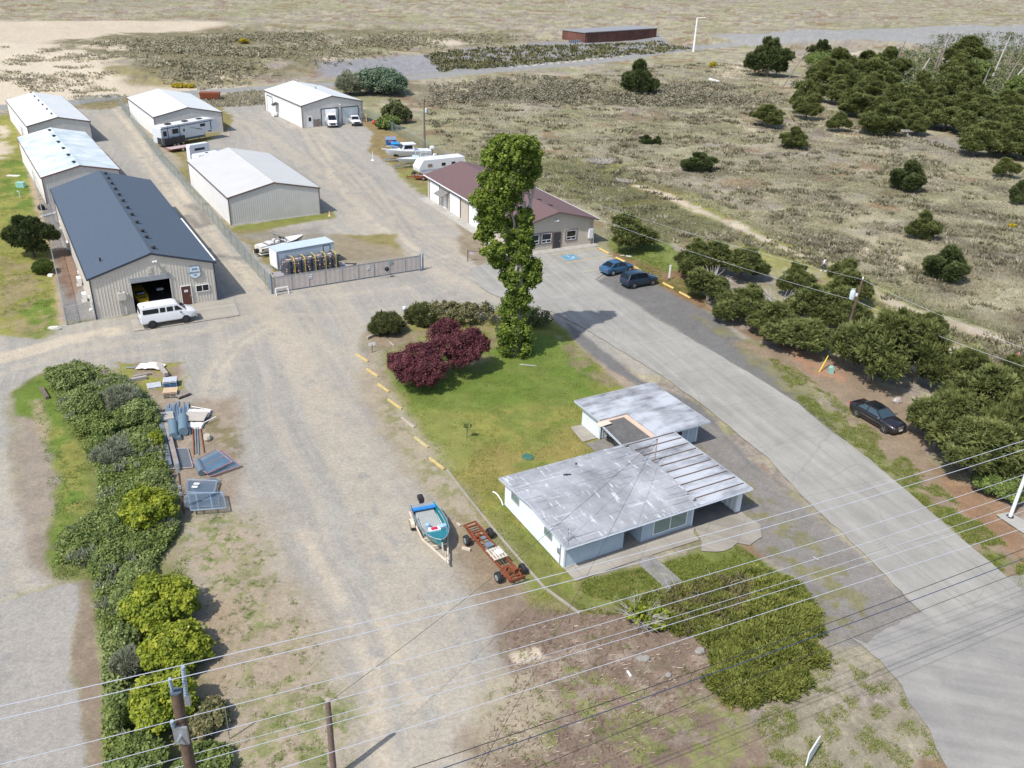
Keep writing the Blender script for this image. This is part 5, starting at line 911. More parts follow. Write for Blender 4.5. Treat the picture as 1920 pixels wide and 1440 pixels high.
# ------------------------------------------------------------------ grass and low scrub, uncountable
def scatter(poly, n, seed, y_w=True, soft=0):
    """random ground points in a world polygon, denser where the land is nearer"""
    P = np.array(W(poly)); r = np.random.default_rng(seed); out = []
    th0 = np.arctan(max(P[:,1].min(),8)/CAMH); th1 = np.arctan(P[:,1].max()/CAMH); got = 0
    while got < n:
        th_ = r.uniform(th0, th1, n*2); Y = np.tan(th_)*CAMH; s_ = r.uniform((P[:,0]/np.hypot(P[:,1],CAMH)).min(), (P[:,0]/np.hypot(P[:,1],CAMH)).max(), n*2); X = s_*np.hypot(Y,CAMH)
        k = sdist(X, Y, P.tolist()) < -soft*r.random(len(X)); out.append(np.stack([X[k],Y[k]],1)); got += k.sum()
        if k.sum() < 5: break
    return np.concatenate(out)[:n]
def tufts(name, pts, h, m, seed, blades=7, spread=.5, grow=True, lean=.5, wd=.10, vfun=None, base=.0):
    r = np.random.default_rng(seed); n = len(pts); dist = np.hypot(np.hypot(pts[:,0],pts[:,1]),CAMH); sc_ = (np.maximum(1, dist/110) if grow else np.ones(n)); N = n*blades
    z0 = gz(pts[:,0], pts[:,1]); P = np.repeat(np.column_stack([pts, z0]), blades, 0); S = np.repeat(sc_, blades); a = r.uniform(0,2*PI,N); rr = np.sqrt(r.random(N))*spread*S
    P[:,0] += rr*np.cos(a); P[:,1] += rr*np.sin(a); P[:,2] += base
    a2 = a + r.normal(0,.8,N); g = np.stack([np.cos(a2)*lean, np.sin(a2)*lean, np.ones(N)],1); g = unit(g + r.normal(0,.25,(N,3))*np.array([1,1,.3])); L_ = h*S**.35*r.uniform(.5,1.3,N)
    side = unit(np.cross(g, r.normal(size=(N,3))))*(wd*S*r.uniform(.6,1.4,N))[:,None]
    V = np.stack([P-side, P+side, P+g*L_[:,None]],1).reshape(-1,3); F = np.arange(N*3).reshape(-1,3)
    v0 = vfun(pts) if vfun else r.uniform(0,1,n); v = np.clip(np.repeat(v0, blades)+r.normal(0,.12,N),0,1)
    o = npmesh(name, V, F, [m], None, {'v': np.repeat(v,3)}); o['kind'] = 'stuff'; o['label'] = name.replace('_',' '); del o['label']; return o
def bushstuff(name, p, r_, size, per, m, vz=.35):
    r = np.random.default_rng(len(p)); k = (.7+.6*r.random(len(p))); V_, F_, v_ = foliage(np.column_stack([p, gz(p[:,0],p[:,1])+vz*r_, r_*k, np.zeros((len(p),2)), np.ones(len(p))]), per, 'leaf', size, r, flat=.7); o = npmesh(name, V_, F_, [m], None, {'v': v_}); o['kind'] = 'stuff'; return o
L_dune = leafmat('dune_grass_blades', (0.26,0.225,0.18), (0.62,0.57,0.42), .5, mid=(0.44,0.40,0.27), rough=.8); L_lawn = leafmat('lawn_blades', (0.112,0.150,0.025), (0.325,0.325,0.088), .3, mid=(0.225,0.285,0.060)); L_scrub = leafmat('scrub_leaves', (0.12,0.11,0.07), (0.42,0.38,0.28), .25, mid=(0.24,0.225,0.13))
FP = [(792,208),(960,160),(1180,128),(1400,115),(1475,178),(1700,255),(1920,312),(2150,380),(2150,760),(1900,690),(1700,610),(1560,510),(1400,460),(1260,455),(1150,455),(1120,400),(880,300),(830,275)]
def soft_filter(pts, scale, th, seed): return pts[fbm(pts[:,0],pts[:,1],scale,seed,4)+.12*RNG.normal(size=len(pts)) > th]
def clump_filter(pts, scale, th, seed): return pts[fbm(pts[:,0],pts[:,1],scale,seed,4) > th]
p = scatter(FP, 46000, 1); path = ldist(p[:,0],p[:,1],W([(1200,352),(1260,370),(1300,390),(1370,415),(1440,450),(1530,490),(1600,520),(1690,575),(1760,600),(1850,630),(1920,655)])); p = p[path > 2.0]
p = p[fbm(p[:,0],p[:,1],5,71,4) > .36]
tufts('dune_grass', p, .27, L_dune, 2, blades=11, spread=.65, lean=1.2, wd=.034, vfun=lambda q_: np.clip(fbm(q_[:,0],q_[:,1],6,81,4)*2.4-.7+.15*RNG.normal(size=len(q_)),0,1))
p2 = soft_filter(scatter(FP, 7000, 3), 7, .56, 91); tufts('dune_scrub', p2, .5, L_scrub, 4, blades=22, spread=.6, lean=.7, wd=.10, base=0)
p3 = soft_filter(scatter([(780,205),(800,160),(960,140),(1100,150),(1430,160),(1450,200),(1200,205),(960,195)], 5200, 5, soft=22), 9, .52, 92); bushstuff('heath_scrub', p3, .75, .42, 15, leafmat('heath', (0.085,0.085,0.05), (0.32,0.29,0.20), .2))
p4 = scatter([(150,88),(480,70),(960,75),(1040,86),(960,98),(760,115),(500,150),(400,160),(320,158),(240,140),(190,115)], 7500, 7, soft=30); p4 = p4[fbm(p4[:,0],p4[:,1],22,93,4)+.10*RNG.normal(size=len(p4)) > .46]; bushstuff('dune_brush', p4, .8, .5, 10, L_scrub)
p5 = clump_filter(scatter([(0,100),(250,88),(420,100),(470,160),(250,180),(0,195)], 1500, 9), 14, .5, 94); tufts('beach_grass', p5, .45, L_dune, 10, blades=12, spread=.6, lean=.8, wd=.1)
p6 = scatter([(800,110),(960,100),(1230,84),(1290,92),(1230,100),(1060,114),(960,125),(830,135)], 700, 11); tufts('bank_weeds', p6, .6, L_hedgeb, 12, blades=10, spread=.6, lean=.7, wd=.12)
p8 = scatter([(1470,170),(1530,110),(1640,105),(1760,75),(1990,70),(1990,310),(1860,285),(1790,240),(1700,238),(1600,200)], 3600, 19, soft=12)
V_, F_, v_ = foliage(np.column_stack([p8, gz(p8[:,0],p8[:,1])+.5, np.full(len(p8),1.3), np.zeros((len(p8),2)), np.ones(len(p8))]), 14, 'leaf', .6, RNG, flat=.8); o = npmesh('thicket_undergrowth', V_, F_, [leafmat('undergrowth', (0.04,0.055,0.02), (0.17,0.20,0.08), .2)], None, {'v': v_}); o['kind'] = 'stuff'
p9 = np.concatenate([soft_filter(scatter(FP, 12000, 31), 16, .52, 96), scatter([(800,285),(1000,290),(1180,310),(1480,440),(1700,540),(1900,620),(2100,700),(1900,700),(1700,610),(1560,510),(1400,460),(1150,450),(1120,400),(880,310)], 6000, 35, soft=8)]); pd_ = ldist(p9[:,0],p9[:,1],W([(1200,352),(1260,370),(1300,390),(1370,415),(1440,450),(1530,490),(1600,520),(1690,575),(1760,600),(1850,630),(1920,655)])); p9 = p9[pd_ > 1.8]; tufts('green_dune_grass', p9, .26, leafmat('olive_blades', (0.17,0.18,0.09), (0.40,0.41,0.20), .5, mid=(0.27,0.285,0.13)), 32, blades=11, spread=.6, lean=1.1, wd=.034)
p7 = scatter([(260,205),(480,170),(510,195),(430,200),(240,200)], 500, 13); tufts('verge_grass', p7, .5, L_dune, 14, blades=10, spread=.6, lean=.8, wd=.1)
for (px_, l) in (((335,160,28,9),'yellow gorse by the back road, left patch'),((355,161,24,8),'yellow gorse by the back road, right patch'),((458,91,22,10),'yellow gorse high on the dune'),((1337,121,16,12),'yellow gorse near the sand slope'),((1898,424,16,8),'yellow gorse in the right field'),((1683,244,12,8),'yellow gorse at the thicket edge')):
    shrub(px_, l, L_gorse, size=.35, nsub=12, per=24, name='gorse_bush', twigs=False)
L_weed = leafmat('weed_leaves', (0.13,0.19,0.04), (0.30,0.38,0.12), .35, mid=(0.20,0.28,0.07))
# lawns: short blades only where they make an edge or a texture
def lawnpatch(name, poly, n, seed, h=.10, m=L_lawn, th=None, sp=.14, sc_=2.0, bl=7, wd=.018):
    p = scatter(poly, n, seed)
    if th: p = p[fbm(p[:,0],p[:,1],sc_,seed,4) > th]
    return tufts(name, p, h, m, seed, blades=bl, spread=sp, grow=False, lean=.7, wd=wd)
lawnpatch('lawn_grass', [(715,650),(760,610),(1040,605),(1078,645),(1140,700),(1190,740),(1240,850),(1075,1066),(1095,1150),(1010,1155),(960,1085),(862,915),(762,772)], 7000, 21, th=.46, wd=.02, sp=.25)
lawnpatch('front_lawn_grass', [(1075,1092),(1220,1062),(1380,1020),(1440,1062),(1520,1112),(1540,1190),(1200,1155),(1090,1148)], 9000, 22, h=.12, th=.38, wd=.025)
lawnpatch('verge_weeds', [(60,725),(90,700),(200,690),(340,900),(350,1060),(400,1300),(420,1440),(200,1440),(205,1290),(170,1090),(100,1085),(110,1000)], 4000, 23, h=.13, m=L_weed, th=.55, sp=.25, wd=.03)
L_ivy = leafmat('ivy_leaves', (0.06,0.10,0.02), (0.27,0.32,0.09), .3, mid=(0.15,0.20,0.04))
SP = [(88,700),(150,685),(215,700),(275,745),(300,790),(310,870),(335,930),(330,1000),(290,1060),(250,1110),(225,1180),(235,1290),(240,1440),(205,1440),(200,1250),(185,1110),(170,1060),(110,1060),(120,1010),(190,960),(190,900),(160,840),(120,780)]
for i_, (nm_, m_, th_, n_, h_) in enumerate((('bramble_cover',L_bramble,.50,9000,.5),('ivy_cover',L_ivy,.48,11000,.35),('twiggy_cover',L_grey,.66,4000,.4))):
    q_ = scatter(SP, n_, 60+i_); q_ = q_[fbm(q_[:,0],q_[:,1],2.2,60+i_*3,4)+.06*RNG.normal(size=len(q_)) > th_]; V_, F_, v_ = foliage(np.column_stack([q_, .15+.5*h_*fbm(q_[:,0],q_[:,1],1.6,66,3), np.full(len(q_),.34), np.zeros((len(q_),2)), np.ones(len(q_))]), 14, 'leaf' if i_ < 2 else 'needle', .15 if i_ < 2 else .3, RNG); V_[:,2] = np.maximum(V_[:,2],.03); o = npmesh(nm_, V_, F_, [m_], None, {'v': v_}); o['kind'] = 'stuff'
lawnpatch('yard_weeds', [(400,960),(480,960),(540,1080),(600,1200),(650,1340),(640,1440),(430,1500),(420,1300),(380,1100)], 7000, 24, h=.07, m=L_weed, th=.62, sp=.09, sc_=.5)
lawnpatch('bark_weeds', [(940,1170),(1180,1140),(1340,1230),(1400,1400),(1000,1440),(900,1360)], 5000, 25, h=.08, m=L_weed, th=.62, sp=.1, sc_=.6)
lawnpatch('roadside_grass', [(1420,640),(1560,740),(1700,860),(1920,1050),(1920,1110),(1780,990),(1630,862),(1500,758)], 9000, 26, h=.14, m=L_lawn, th=.46, sp=.16, sc_=1.4)
lawnpatch('fence_grass', [(1140,440),(1250,440),(1320,560),(1250,545),(1150,470)], 2500, 27, h=.22, m=L_lawn, th=.4, sp=.2)
lawnpatch('west_lawn_grass', [(0,300),(60,290),(90,420),(105,600),(70,630),(0,620)], 4000, 28, h=.10, m=L_lawn, th=.5, sp=.25, wd=.022)
lawnpatch('corner_weeds', [(1420,1340),(1560,1240),(1640,1230),(1740,1380),(1800,1460),(1400,1500)], 5000, 29, h=.14, m=L_lawn, th=.52, sp=.16, sc_=1.0)
# bark chips
r = np.random.default_rng(44); p = scatter([(940,1165),(1180,1130),(1340,1225),(1330,1310),(1200,1440),(880,1440),(960,1290)], 2600, 44); n = len(p); a = r.uniform(0,PI,n); l_ = r.uniform(.04,.16,n)[:,None]; d_ = np.stack([np.cos(a),np.sin(a),np.zeros(n)],1)*l_; s_ = np.stack([-np.sin(a),np.cos(a),np.zeros(n)],1)*.012; c_ = np.column_stack([p, np.full(n,.045)])
V = np.stack([c_-d_-s_, c_+d_-s_, c_+d_+s_+[0,0,.02], c_-d_+s_+[0,0,.02]],1).reshape(-1,3); F = np.concatenate([np.stack([np.arange(n)*4+k for k in q3],1) for q3 in ((0,1,2),(0,2,3))]); o = npmesh('bark_chips', V, F, [leafmat('chips', (0.160,0.090,0.060),(0.55,0.45,0.36),0,.9)], None, {'v': np.repeat(r.random(n)**2,4)}); o['kind'] = 'stuff'
for pr in PROTOS:
    for ch in list(pr.children): bpy.data.objects.remove(ch)
    bpy.data.objects.remove(pr)
# ------------------------------------------------------------------ vehicles
def paint(name, c, coat=.6, rough=.3, metal=.2): return mat(name, c, rough, metal, var=.03, coat=coat)
def wheel(parent, x, y, r, w_=.22, rimm=M_chrome, side=1, arch=True, tyre=M_black, spokes=5, rimr=.62):
    b = MB(); b.lathe([(r*rimr,-w_/2),(r*.93,-w_/2),(r,-w_*.3),(r,w_*.3),(r*.93,w_/2),(r*rimr,w_/2)], (x,y,r), axis='y', n=20); wh = b.build('wheel', tyre, parent, smooth=True)
    b = MB(); yo = y+side*w_*.5
    b.lathe([(r*rimr,-.03),(r*rimr,.01*side),(r*.2,.03*side)], (x,yo-.015*side,r), axis='y', n=16)
    for k in range(spokes): a = 2*PI*k/spokes; b.beam((x+r*.12*math.cos(a),yo+.02*side,r+r*.12*math.sin(a)),(x+r*rimr*.95*math.cos(a),yo+.015*side,r+r*rimr*.95*math.sin(a)),.07,.03,up=(0,1,0))
    b.build('rim', rimm, wh); return wh
def archs(parent, xs, r, hw):
    for x in xs:
        for s in (1,-1): b = MB(); b.lathe([(r*1.17,-.0),(r*1.17,.035)], (x, s*hw-.02, r*1.02), axis='y', n=20); b.build('wheel_arch', M_black, parent)
def body(parent, st, m, name='body', bevel=0):
    """stations: (x, half width, z bottom, z waist, z top, half width at top)"""
    rings = []
    for x, hw, zb, zw, zt, ht in st:
        rings.append([(x,-hw*.9,zb),(x,-hw,zb+.12),(x,-hw,zw),(x,-hw*.97,zw+(zt-zw)*.55),(x,-ht,zt),(x,0,zt+.02),(x,ht,zt),(x,hw*.97,zw+(zt-zw)*.55),(x,hw,zw),(x,hw,zb+.12),(x,hw*.9,zb)])
    b = MB(); b.loft(rings); return b.build(name, m, parent, smooth=True)
def cabin(parent, xs, belt, roof, hw, hr, m, glassm=M_glass, pill=(.5,), front_in=.9, rw=.0, roofm=None):
    """xs = windscreen foot, roof front, roof rear, rear glass foot"""
    a, b_, c, d = xs; g = MB()
    fr = lambda x, z, h: [(x,-h,z),(x,h,z)]
    V = [(a,-hw*front_in,belt),(a,hw*front_in,belt),(b_,hr,roof-.04),(b_,-hr,roof-.04),(c,hr,roof-.04),(c,-hr,roof-.04),(d,hw*.93,belt),(d,-hw*.93,belt),(a-.35,-hw*.97,belt),(a-.35,hw*.97,belt),(d+.35,hw*.97,belt),(d+.35,-hw*.97,belt)]
    g.add(V, [(0,1,2,3),(3,2,4,5),(5,4,6,7),(0,3,5,7),(0,7,11,8),(1,9,10,6),(1,6,4,2)]); gl = g.build('windows', glassm, parent)
    r = MB(); rings = []
    for x, z, h in ((b_+.06,roof-.05,hr*.97),(b_-.1,roof,hr),((b_+c)/2,roof+.035,hr+.01),(c+.1,roof,hr),(c-.06,roof-.05,hr*.97)): rings.append([(x,-h-.02,z-.06),(x,-h,z),(x,0,z+.025),(x,h,z),(x,h+.02,z-.06)])
    r.loft(rings); r.build('roof', roofm or m, parent, smooth=True)
    p = MB()
    for s in (1,-1):
        p.beam((a+.02,s*hw*front_in,belt),(b_+.02,s*hr,roof-.03),.07,.05); p.beam((d-.02,s*hw*.93,belt),(c-.02,s*hr,roof-.03),.14,.06)
        for q_ in pill: x = c+(b_-c)*q_; xb = d+(a-d)*q_; p.beam((xb,s*hw*.965,belt-.02),(x,s*(hr+.012),roof-.03),.09,.03,up=(1,0,0))
        p.beam((a-.1,s*(hw*.955),belt),(d+.1,s*(hw*.955),belt),.05,.05)
    p.build('pillar', m, parent); return gl
def lights(parent, xf, xr, hw, zf, zr, wf=.32, plate=True, hf=.15):
    for s in (1,-1):
        b = MB(); b.obox((xf-.05,s*(hw-wf*.65),zf),(.16,wf,hf),s*-.25); b.build('headlight', M_chrome, parent, bevel=.02)
        b = MB(); b.obox((xr+.07,s*(hw-wf*.62),zr),(.14,wf*.9,.13),s*.25); b.build('tail_light', M_red, parent, bevel=.02)
        b = MB(); b.obox((xf-1.55,s*(hw+.1),zf+.38),(.14,.2,.13)); b.build('mirror', M_darkmetal, parent, bevel=.03)
    if plate:
        b = MB(); b.obox((xr-.015,0,zr-.06),(.02,.32,.16)); b.obox((xf+.015,0,zf-.22),(.02,.32,.15)); b.build('number_plate', M_plate, parent)
def place_car(name, label, cat, rear_px, front_px, off, side=-1, group=None, xr=-1.4, xf=1.4):
    """near side wheel contacts in the photo -> position of the car (local x forward); off = half track, side = which side we see"""
    a = at(*rear_px); b = at(*front_px); yw = yaw(a, b); m = (a+b)/2; n = Vector((-math.sin(yw), math.cos(yw), 0)); m2 = m + n*(off*-side) - Vector((math.cos(yw),math.sin(yw),0))*((xr+xf)/2)
    return thing(name, label, cat, (m2.x, m2.y, .0), yw, group)
# blue sedan
P_blue = paint('paint_blue', (0.035,0.115,0.215)); P_dkblue = paint('paint_dark_blue', (0.015,0.035,0.062)); P_black = paint('paint_black', (0.022,0.020,0.026)); P_w = paint('paint_white', (0.74,0.75,0.77), .4, .35, 0)
t = place_car('sedan_car', 'metallic blue sedan parked with its nose to the yellow stops', 'car', (1146.7,518), (1181.7,510), .80, xr=-1.35, xf=1.4); t.location.z = .08
body(t, [(-2.28,.62,.35,.62,.78,.5),(-2.15,.84,.28,.68,.92,.66),(-1.6,.90,.22,.72,.98,.72),(-.9,.91,.2,.72,.94,.78),(.9,.91,.2,.70,.92,.78),(1.4,.90,.22,.68,.86,.70),(2.0,.84,.26,.6,.72,.62),(2.25,.62,.32,.5,.6,.45)], P_blue)
cabin(t, (1.0,.25,-.95,-1.75), .92, 1.42, .88, .60, P_blue, pill=(.42,)); lights(t, 2.18, -2.22, .84, .64, .78); archs(t, (-1.35,1.4), .33, .90)
for x in (-1.35,1.4):
    for s in (1,-1): wheel(t, x, s*.80, .33, side=s)
# dark blue crossover
t = place_car('suv_car', 'dark blue crossover parked beside the blue sedan', 'car', (1187,541.5), (1223.7,535), .82, xr=-1.3, xf=1.42); t.location.z = .04
body(t, [(-2.28,.70,.40,.80,1.02,.6),(-2.15,.88,.32,.86,1.10,.74),(-1.3,.94,.26,.88,1.10,.80),(1.0,.94,.26,.85,1.06,.80),(1.5,.93,.28,.82,1.02,.78),(2.05,.88,.32,.74,.92,.70),(2.28,.70,.38,.62,.78,.5)], P_dkblue)
cabin(t, (1.0,.35,-1.75,-2.12), 1.08, 1.68, .90, .66, P_dkblue, pill=(.38,.75)); lights(t, 2.2, -2.24, .88, .84, .98); archs(t, (-1.3,1.42), .37, .93)
for x in (-1.3,1.42):
    for s in (1,-1): wheel(t, x, s*.82, .37, side=s)
b = MB(); b.tube([(-1.7,.62,1.74),(.1,.6,1.76)],.025,6); b.tube([(-1.7,-.62,1.74),(.1,-.6,1.76)],.025,6); b.build('roof_rail', M_darkmetal, t)
# black executive sedan
t = place_car('sedan_car', 'black sedan with a sunroof parked on the grass beside the pines', 'car', (1603.7,779.5), (1658.7,812), .82, xr=-1.45, xf=1.6)
body(t, [(-2.45,.70,.38,.72,.95,.55),(-2.35,.86,.30,.80,1.03,.72),(-1.6,.93,.24,.84,1.05,.78),(-.8,.94,.22,.84,1.02,.82),(1.0,.94,.22,.82,1.0,.82),(1.6,.93,.24,.78,.97,.80),(2.3,.88,.28,.72,.88,.74),(2.48,.74,.32,.64,.80,.62)], P_black)
cabin(t, (1.05,.25,-1.05,-1.7), 1.0, 1.47, .90, .64, P_black, pill=(.42,), glassm=mat('glass_bluish',(0.035,0.06,0.075),.05,var=0,spec=.9)); archs(t, (-1.45,1.6), .37, .93)
for x in (-1.45,1.6):
    for s in (1,-1): wheel(t, x, s*.82, .37, side=s, rimr=.68)
for s in (1,-1):
    b = MB(); b.lathe([(.1,-.02),(.11,.02),(.03,.06)],(2.42,s*.68,.74),axis='x',n=12); b.lathe([(.07,-.02),(.08,.02),(.02,.05)],(2.44,s*.5,.72),axis='x',n=12); b.build('headlight', M_chrome, t)
    b = MB(); b.obox((-2.38,s*.72,.88),(.14,.26,.22)); b.build('tail_light', M_red, t, bevel=.02); b = MB(); b.obox((.95,s*1.0,1.08),(.14,.2,.13)); b.build('mirror', M_chrome, t, bevel=.03)
b = MB(); b.obox((2.49,0,.72),(.06,.62,.2)); b.obox((-.2,0,0),(.01,.01,.01)); b.build('grille', M_chrome, t); b = MB(); b.obox((-.1,0,1.545),(.62,.74,.012)); b.build('sunroof', M_glass, t); b = MB(); b.obox((2.55,0,.5),(.02,.4,.14)); b.build('number_plate', M_plate, t)
b = MB(); [b.beam((1.45,s*.945,.62),(-1.1,s*.945,.66),.012,.03) for s in (1,-1)]; b.build('side_moulding', M_chrome, t)
# white passenger van
t = place_car('passenger_van', 'white windowed passenger van parked across the open shop bay', 'van', (285,616.5), (352.5,605.5), .88, xr=-1.75, xf=1.75); t.location.z = .06; t.scale = (.93,.95,.97)
zb = .55
body(t, [(-2.85,.88,zb,1.35,1.5,.86),(-2.8,.99,zb-.05,1.35,1.52,.95),(1.55,.99,zb-.05,1.35,1.52,.95),(2.0,.98,zb-.02,1.2,1.42,.86),(2.6,.94,zb,1.1,1.26,.78),(2.85,.84,zb+.05,.95,1.12,.66)], P_w)
b = MB(); b.loft([[(-2.82,-.93,1.45),(-2.82,.93,1.45),(-2.72,.82,2.2),(-2.72,-.82,2.2)],[(-2.6,-.96,1.45),(-2.6,.96,1.45),(-2.5,.86,2.27),(-2.5,-.86,2.27)],[(1.0,-.96,1.45),(1.0,.96,1.45),(.75,.86,2.27),(.75,-.86,2.27)],[(1.35,-.95,1.45),(1.35,.95,1.45),(1.05,.82,2.18),(1.05,-.82,2.18)],[(1.9,-.93,1.45),(1.9,.93,1.45),(1.15,.80,2.12),(1.15,-.80,2.12)]]); b.build('upper_body', P_w, t, smooth=True)
def sidepane(b, x0, x1, z0, z1, s, yb=.965, yt=.88, Z0=1.45, Z1=2.27, out=.012):
    yy = lambda z: s*(yb+(yt-yb)*(z-Z0)/(Z1-Z0)+out); vs = [(x0,yy(z0),z0),(x1[0] if isinstance(x1,tuple) else x1,yy(z0),z0),(x1[1] if isinstance(x1,tuple) else x1,yy(z1),z1),(x0,yy(z1),z1)]; b.add(vs,[(0,1,2,3)])
for s in (1,-1):
    for x0, x1 in ((-2.55,-.95),(-.8,-.25),(-.1,.55),(.72,(1.55,1.02))): b = MB(); sidepane(b,x0,x1,1.56,2.05,s); b.build('side_window', M_glass, t)
b = MB(); b.add([(1.93,-.82,1.52),(1.93,.82,1.52),(1.24,.72,2.08),(1.24,-.72,2.08)],[(0,1,2,3)]); b.build('windscreen', M_glass, t)
b = MB(); b.add([(-2.84,-.75,1.58),(-2.84,-.06,1.58),(-2.76,-.06,2.08),(-2.76,-.7,2.08),(-2.84,.06,1.58),(-2.84,.75,1.58),(-2.76,.7,2.08),(-2.76,.06,2.08)],[(0,1,2,3),(4,5,6,7)]); b.build('rear_window', M_glass, t)
lights(t, 2.84, -2.86, .96, .95, 1.15, hf=.2); archs(t, (-1.75,1.75), .40, .98); b = MB(); b.obox((2.9,0,.62),(.16,1.8,.22)); b.obox((-2.9,0,.62),(.14,1.8,.2)); b.build('bumper', M_chrome, t, bevel=.03)
for x in (-1.75,1.75):
    for s in (1,-1): wheel(t, x, s*.90, .40, .28, M_darkmetal, side=s, rimr=.6)
b = MB(); b.obox((-2.3,-.55,2.3),(.12,.2,.06)); b.build('roof_vent', M_darkmetal, t)
# box truck and pickup at the far workshop
fr = at(631,247); rr_ = at(611,222); yw = yaw(rr_, fr); t = thing('box_truck', 'white box truck with a red side panel backed up to the far workshop', 'truck', ((fr.x+rr_.x)/2+math.sin(yw)*.1,(fr.y+rr_.y)/2,0), yw)
b = MB(); b.box(-3.7,-1.1,1.0,1.5,1.1,3.3); b.build('cargo_box', P_w, t, bevel=.05)
b = MB(); b.add([(-3.4,-1.115,1.5),(.6,-1.115,1.3),(1.3,-1.115,2.2),(1.1,-1.115,3.1),(-3.4,-1.115,3.1)],[(0,1,2,3,4)]); b.build('side_graphic', mat('graphic_red',(0.45,0.07,0.09),.5), t)
b = MB(); b.loft([[(1.45,-1.0,.5),(1.45,1.0,.5),(1.45,.9,2.45),(1.45,-.9,2.45)],[(2.3,-1.0,.5),(2.3,1.0,.5),(2.2,.88,2.4),(2.2,-.88,2.4)],[(3.0,-.98,.5),(3.0,.98,.5),(3.0,.92,1.5),(3.0,-.92,1.5)],[(3.7,-.9,.5),(3.7,.9,.5),(3.65,.8,1.15),(3.65,-.8,1.15)]]); b.build('cab', P_w, t, smooth=False, bevel=.05)
b = MB(); b.add([(3.02,-.82,1.55),(3.02,.82,1.55),(2.24,.76,2.36),(2.24,-.76,2.36)],[(0,1,2,3)]); b.map(lambda p: (p[0]+.02,p[1],p[2]+.02)).build('windscreen', M_glass, t); b = MB(); [b.add([(1.9,s*1.0,1.5),(2.8,s*.98,1.5),(2.2,s*.92,2.2),(1.9,s*.93,2.2)],[(0,1,2,3)]) for s in (1,-1)]; b.build('side_window', M_glass, t)
b = MB(); b.obox((3.73,0,.85),(.08,1.0,.35)); b.build('grille', M_black, t); lights(t, 3.72, -3.72, .9, 1.0, .8); b = MB(); b.obox((-.3,.3,3.33),(.5,.5,.06)); b.build('roof_hatch', M_darkmetal, t); b = MB(); b.box(-3.6,-.9,.6,1.5,.9,.98); b.build('chassis', M_black, t)
for x in (-2.5,2.7):
    for s in (1,-1): wheel(t, x, s*.92, .38, .24, side=s)
fr = at(674,242); rr_ = at(657,224); yw = yaw(rr_, fr); t = thing('pickup_truck', 'white pickup truck beside the box truck at the far workshop', 'truck', ((fr.x+rr_.x)/2,(fr.y+rr_.y)/2,0), yw)
body(t, [(-2.7,.92,.5,1.05,1.12,.9),(-.9,.95,.48,1.05,1.13,.92),(-.85,.95,.48,1.05,1.15,.85),(1.1,.95,.48,1.05,1.15,.85),(2.3,.93,.5,1.0,1.1,.8),(2.75,.85,.55,.9,.98,.7)], P_w); cabin(t, (1.1,.5,-.7,-.95), 1.12, 1.78, .92, .72, P_w, pill=(.5,))
b = MB(); b.box(-2.6,-.78,1.0,-.95,.78,1.155); b.build('load_bed', M_black, t); b = MB(); b.obox((2.78,0,.85),(.06,1.1,.28)); b.obox((2.82,0,.58),(.1,1.7,.2)); b.build('grille', M_darkmetal, t); lights(t, 2.7, -2.72, .9, .92, .9)
for x in (-1.8,1.85):
    for s in (1,-1): wheel(t, x, s*.84, .39, .25, side=s)
# fifth wheel camper
a = at(306,278); b_ = at(389,263); yw = yaw(a,b_); LN = (b_-a).length; t = thing('camper_trailer', 'long white and blue grey fifth wheel camper parked along a storage building', 'camper', (a.x-math.sin(yw)*1.3, a.y+math.cos(yw)*1.3, 0), yw)
LT = 13.2; prof = [(0,.75),(9.3,.75),(9.5,1.75),(12.3,1.75),(13.0,2.3),(12.9,3.0),(12.2,3.7),(11.0,3.85),(.3,3.65),(0,3.4)]
P_rv = paint('rv_white', (0.60,0.63,0.66), .2, .4, 0); P_rvd = mat('rv_navy', (0.055,0.085,0.13), .45); b = MB(); b.ext(prof, -1.25, 1.25); b.build('body', P_rv, t)
b = MB(); b.ext([(.15,3.6),(11.0,3.8),(12.2,3.62),(12.2,3.71),(11.0,3.9),(.15,3.7)], -1.2, 1.2); b.build('roof', M_whiteroof, t)
b = MB(); b.box(.1,-1.29,.75,9.3,-1.26,1.15); b.box(3.9,-1.29,1.15,4.05,-1.26,3.6); b.box(1.4,-1.28,1.15,1.52,-1.26,3.6); b.add([(.2,-1.275,3.25),(11.5,-1.275,3.45),(11.5,-1.275,3.58),(.2,-1.275,3.4)],[(0,1,2,3)]); b.add([(5.6,-1.275,3.1),(8.8,-1.275,2.3),(9.2,-1.275,2.1),(8.4,-1.275,2.25)],[(0,1,2,3)]); b.add([(2.2,-1.275,1.8),(4.0,-1.275,1.35),(4.0,-1.275,1.2),(2.8,-1.275,1.45)],[(0,1,2,3)]); b.box(10.9,-1.28,1.9,11.1,-1.26,3.4); b.build('stripe', P_rvd, t)
for x0,x1,z0,z1 in ((.45,1.15,2.0,2.9),(2.4,3.7,2.2,3.05),(4.75,5.1,2.3,2.8),(8.6,9.7,2.7,3.2)): b = MB(); b.box(x0,-1.3,z0,x1,-1.26,z1); b.build('window', M_glass, t)
b = MB(); b.box(4.5,-1.29,1.0,5.3,-1.255,3.1); b.build('door', P_rv, t); b = MB(); b.box(.2,-1.29,1.2,1.2,-1.255,1.9) ; b.box(6.4,-1.29,1.3,7.9,-1.255,1.9); b.box(1.6,-1.3,1.3,2.2,-1.26,3.0); b.build('hatch', P_rv, t)
for x in (2.4,6.1,9.3): b = MB(); b.obox((x,-.2,3.86+.02*x*.3),(1.0,.75,.28)); b.build('air_conditioner', M_darkmetal, t, bevel=.05)
for x in (3.4,4.5):
    for s in (1,-1): wheel(t, x, s*1.05, .38, .24, side=s)
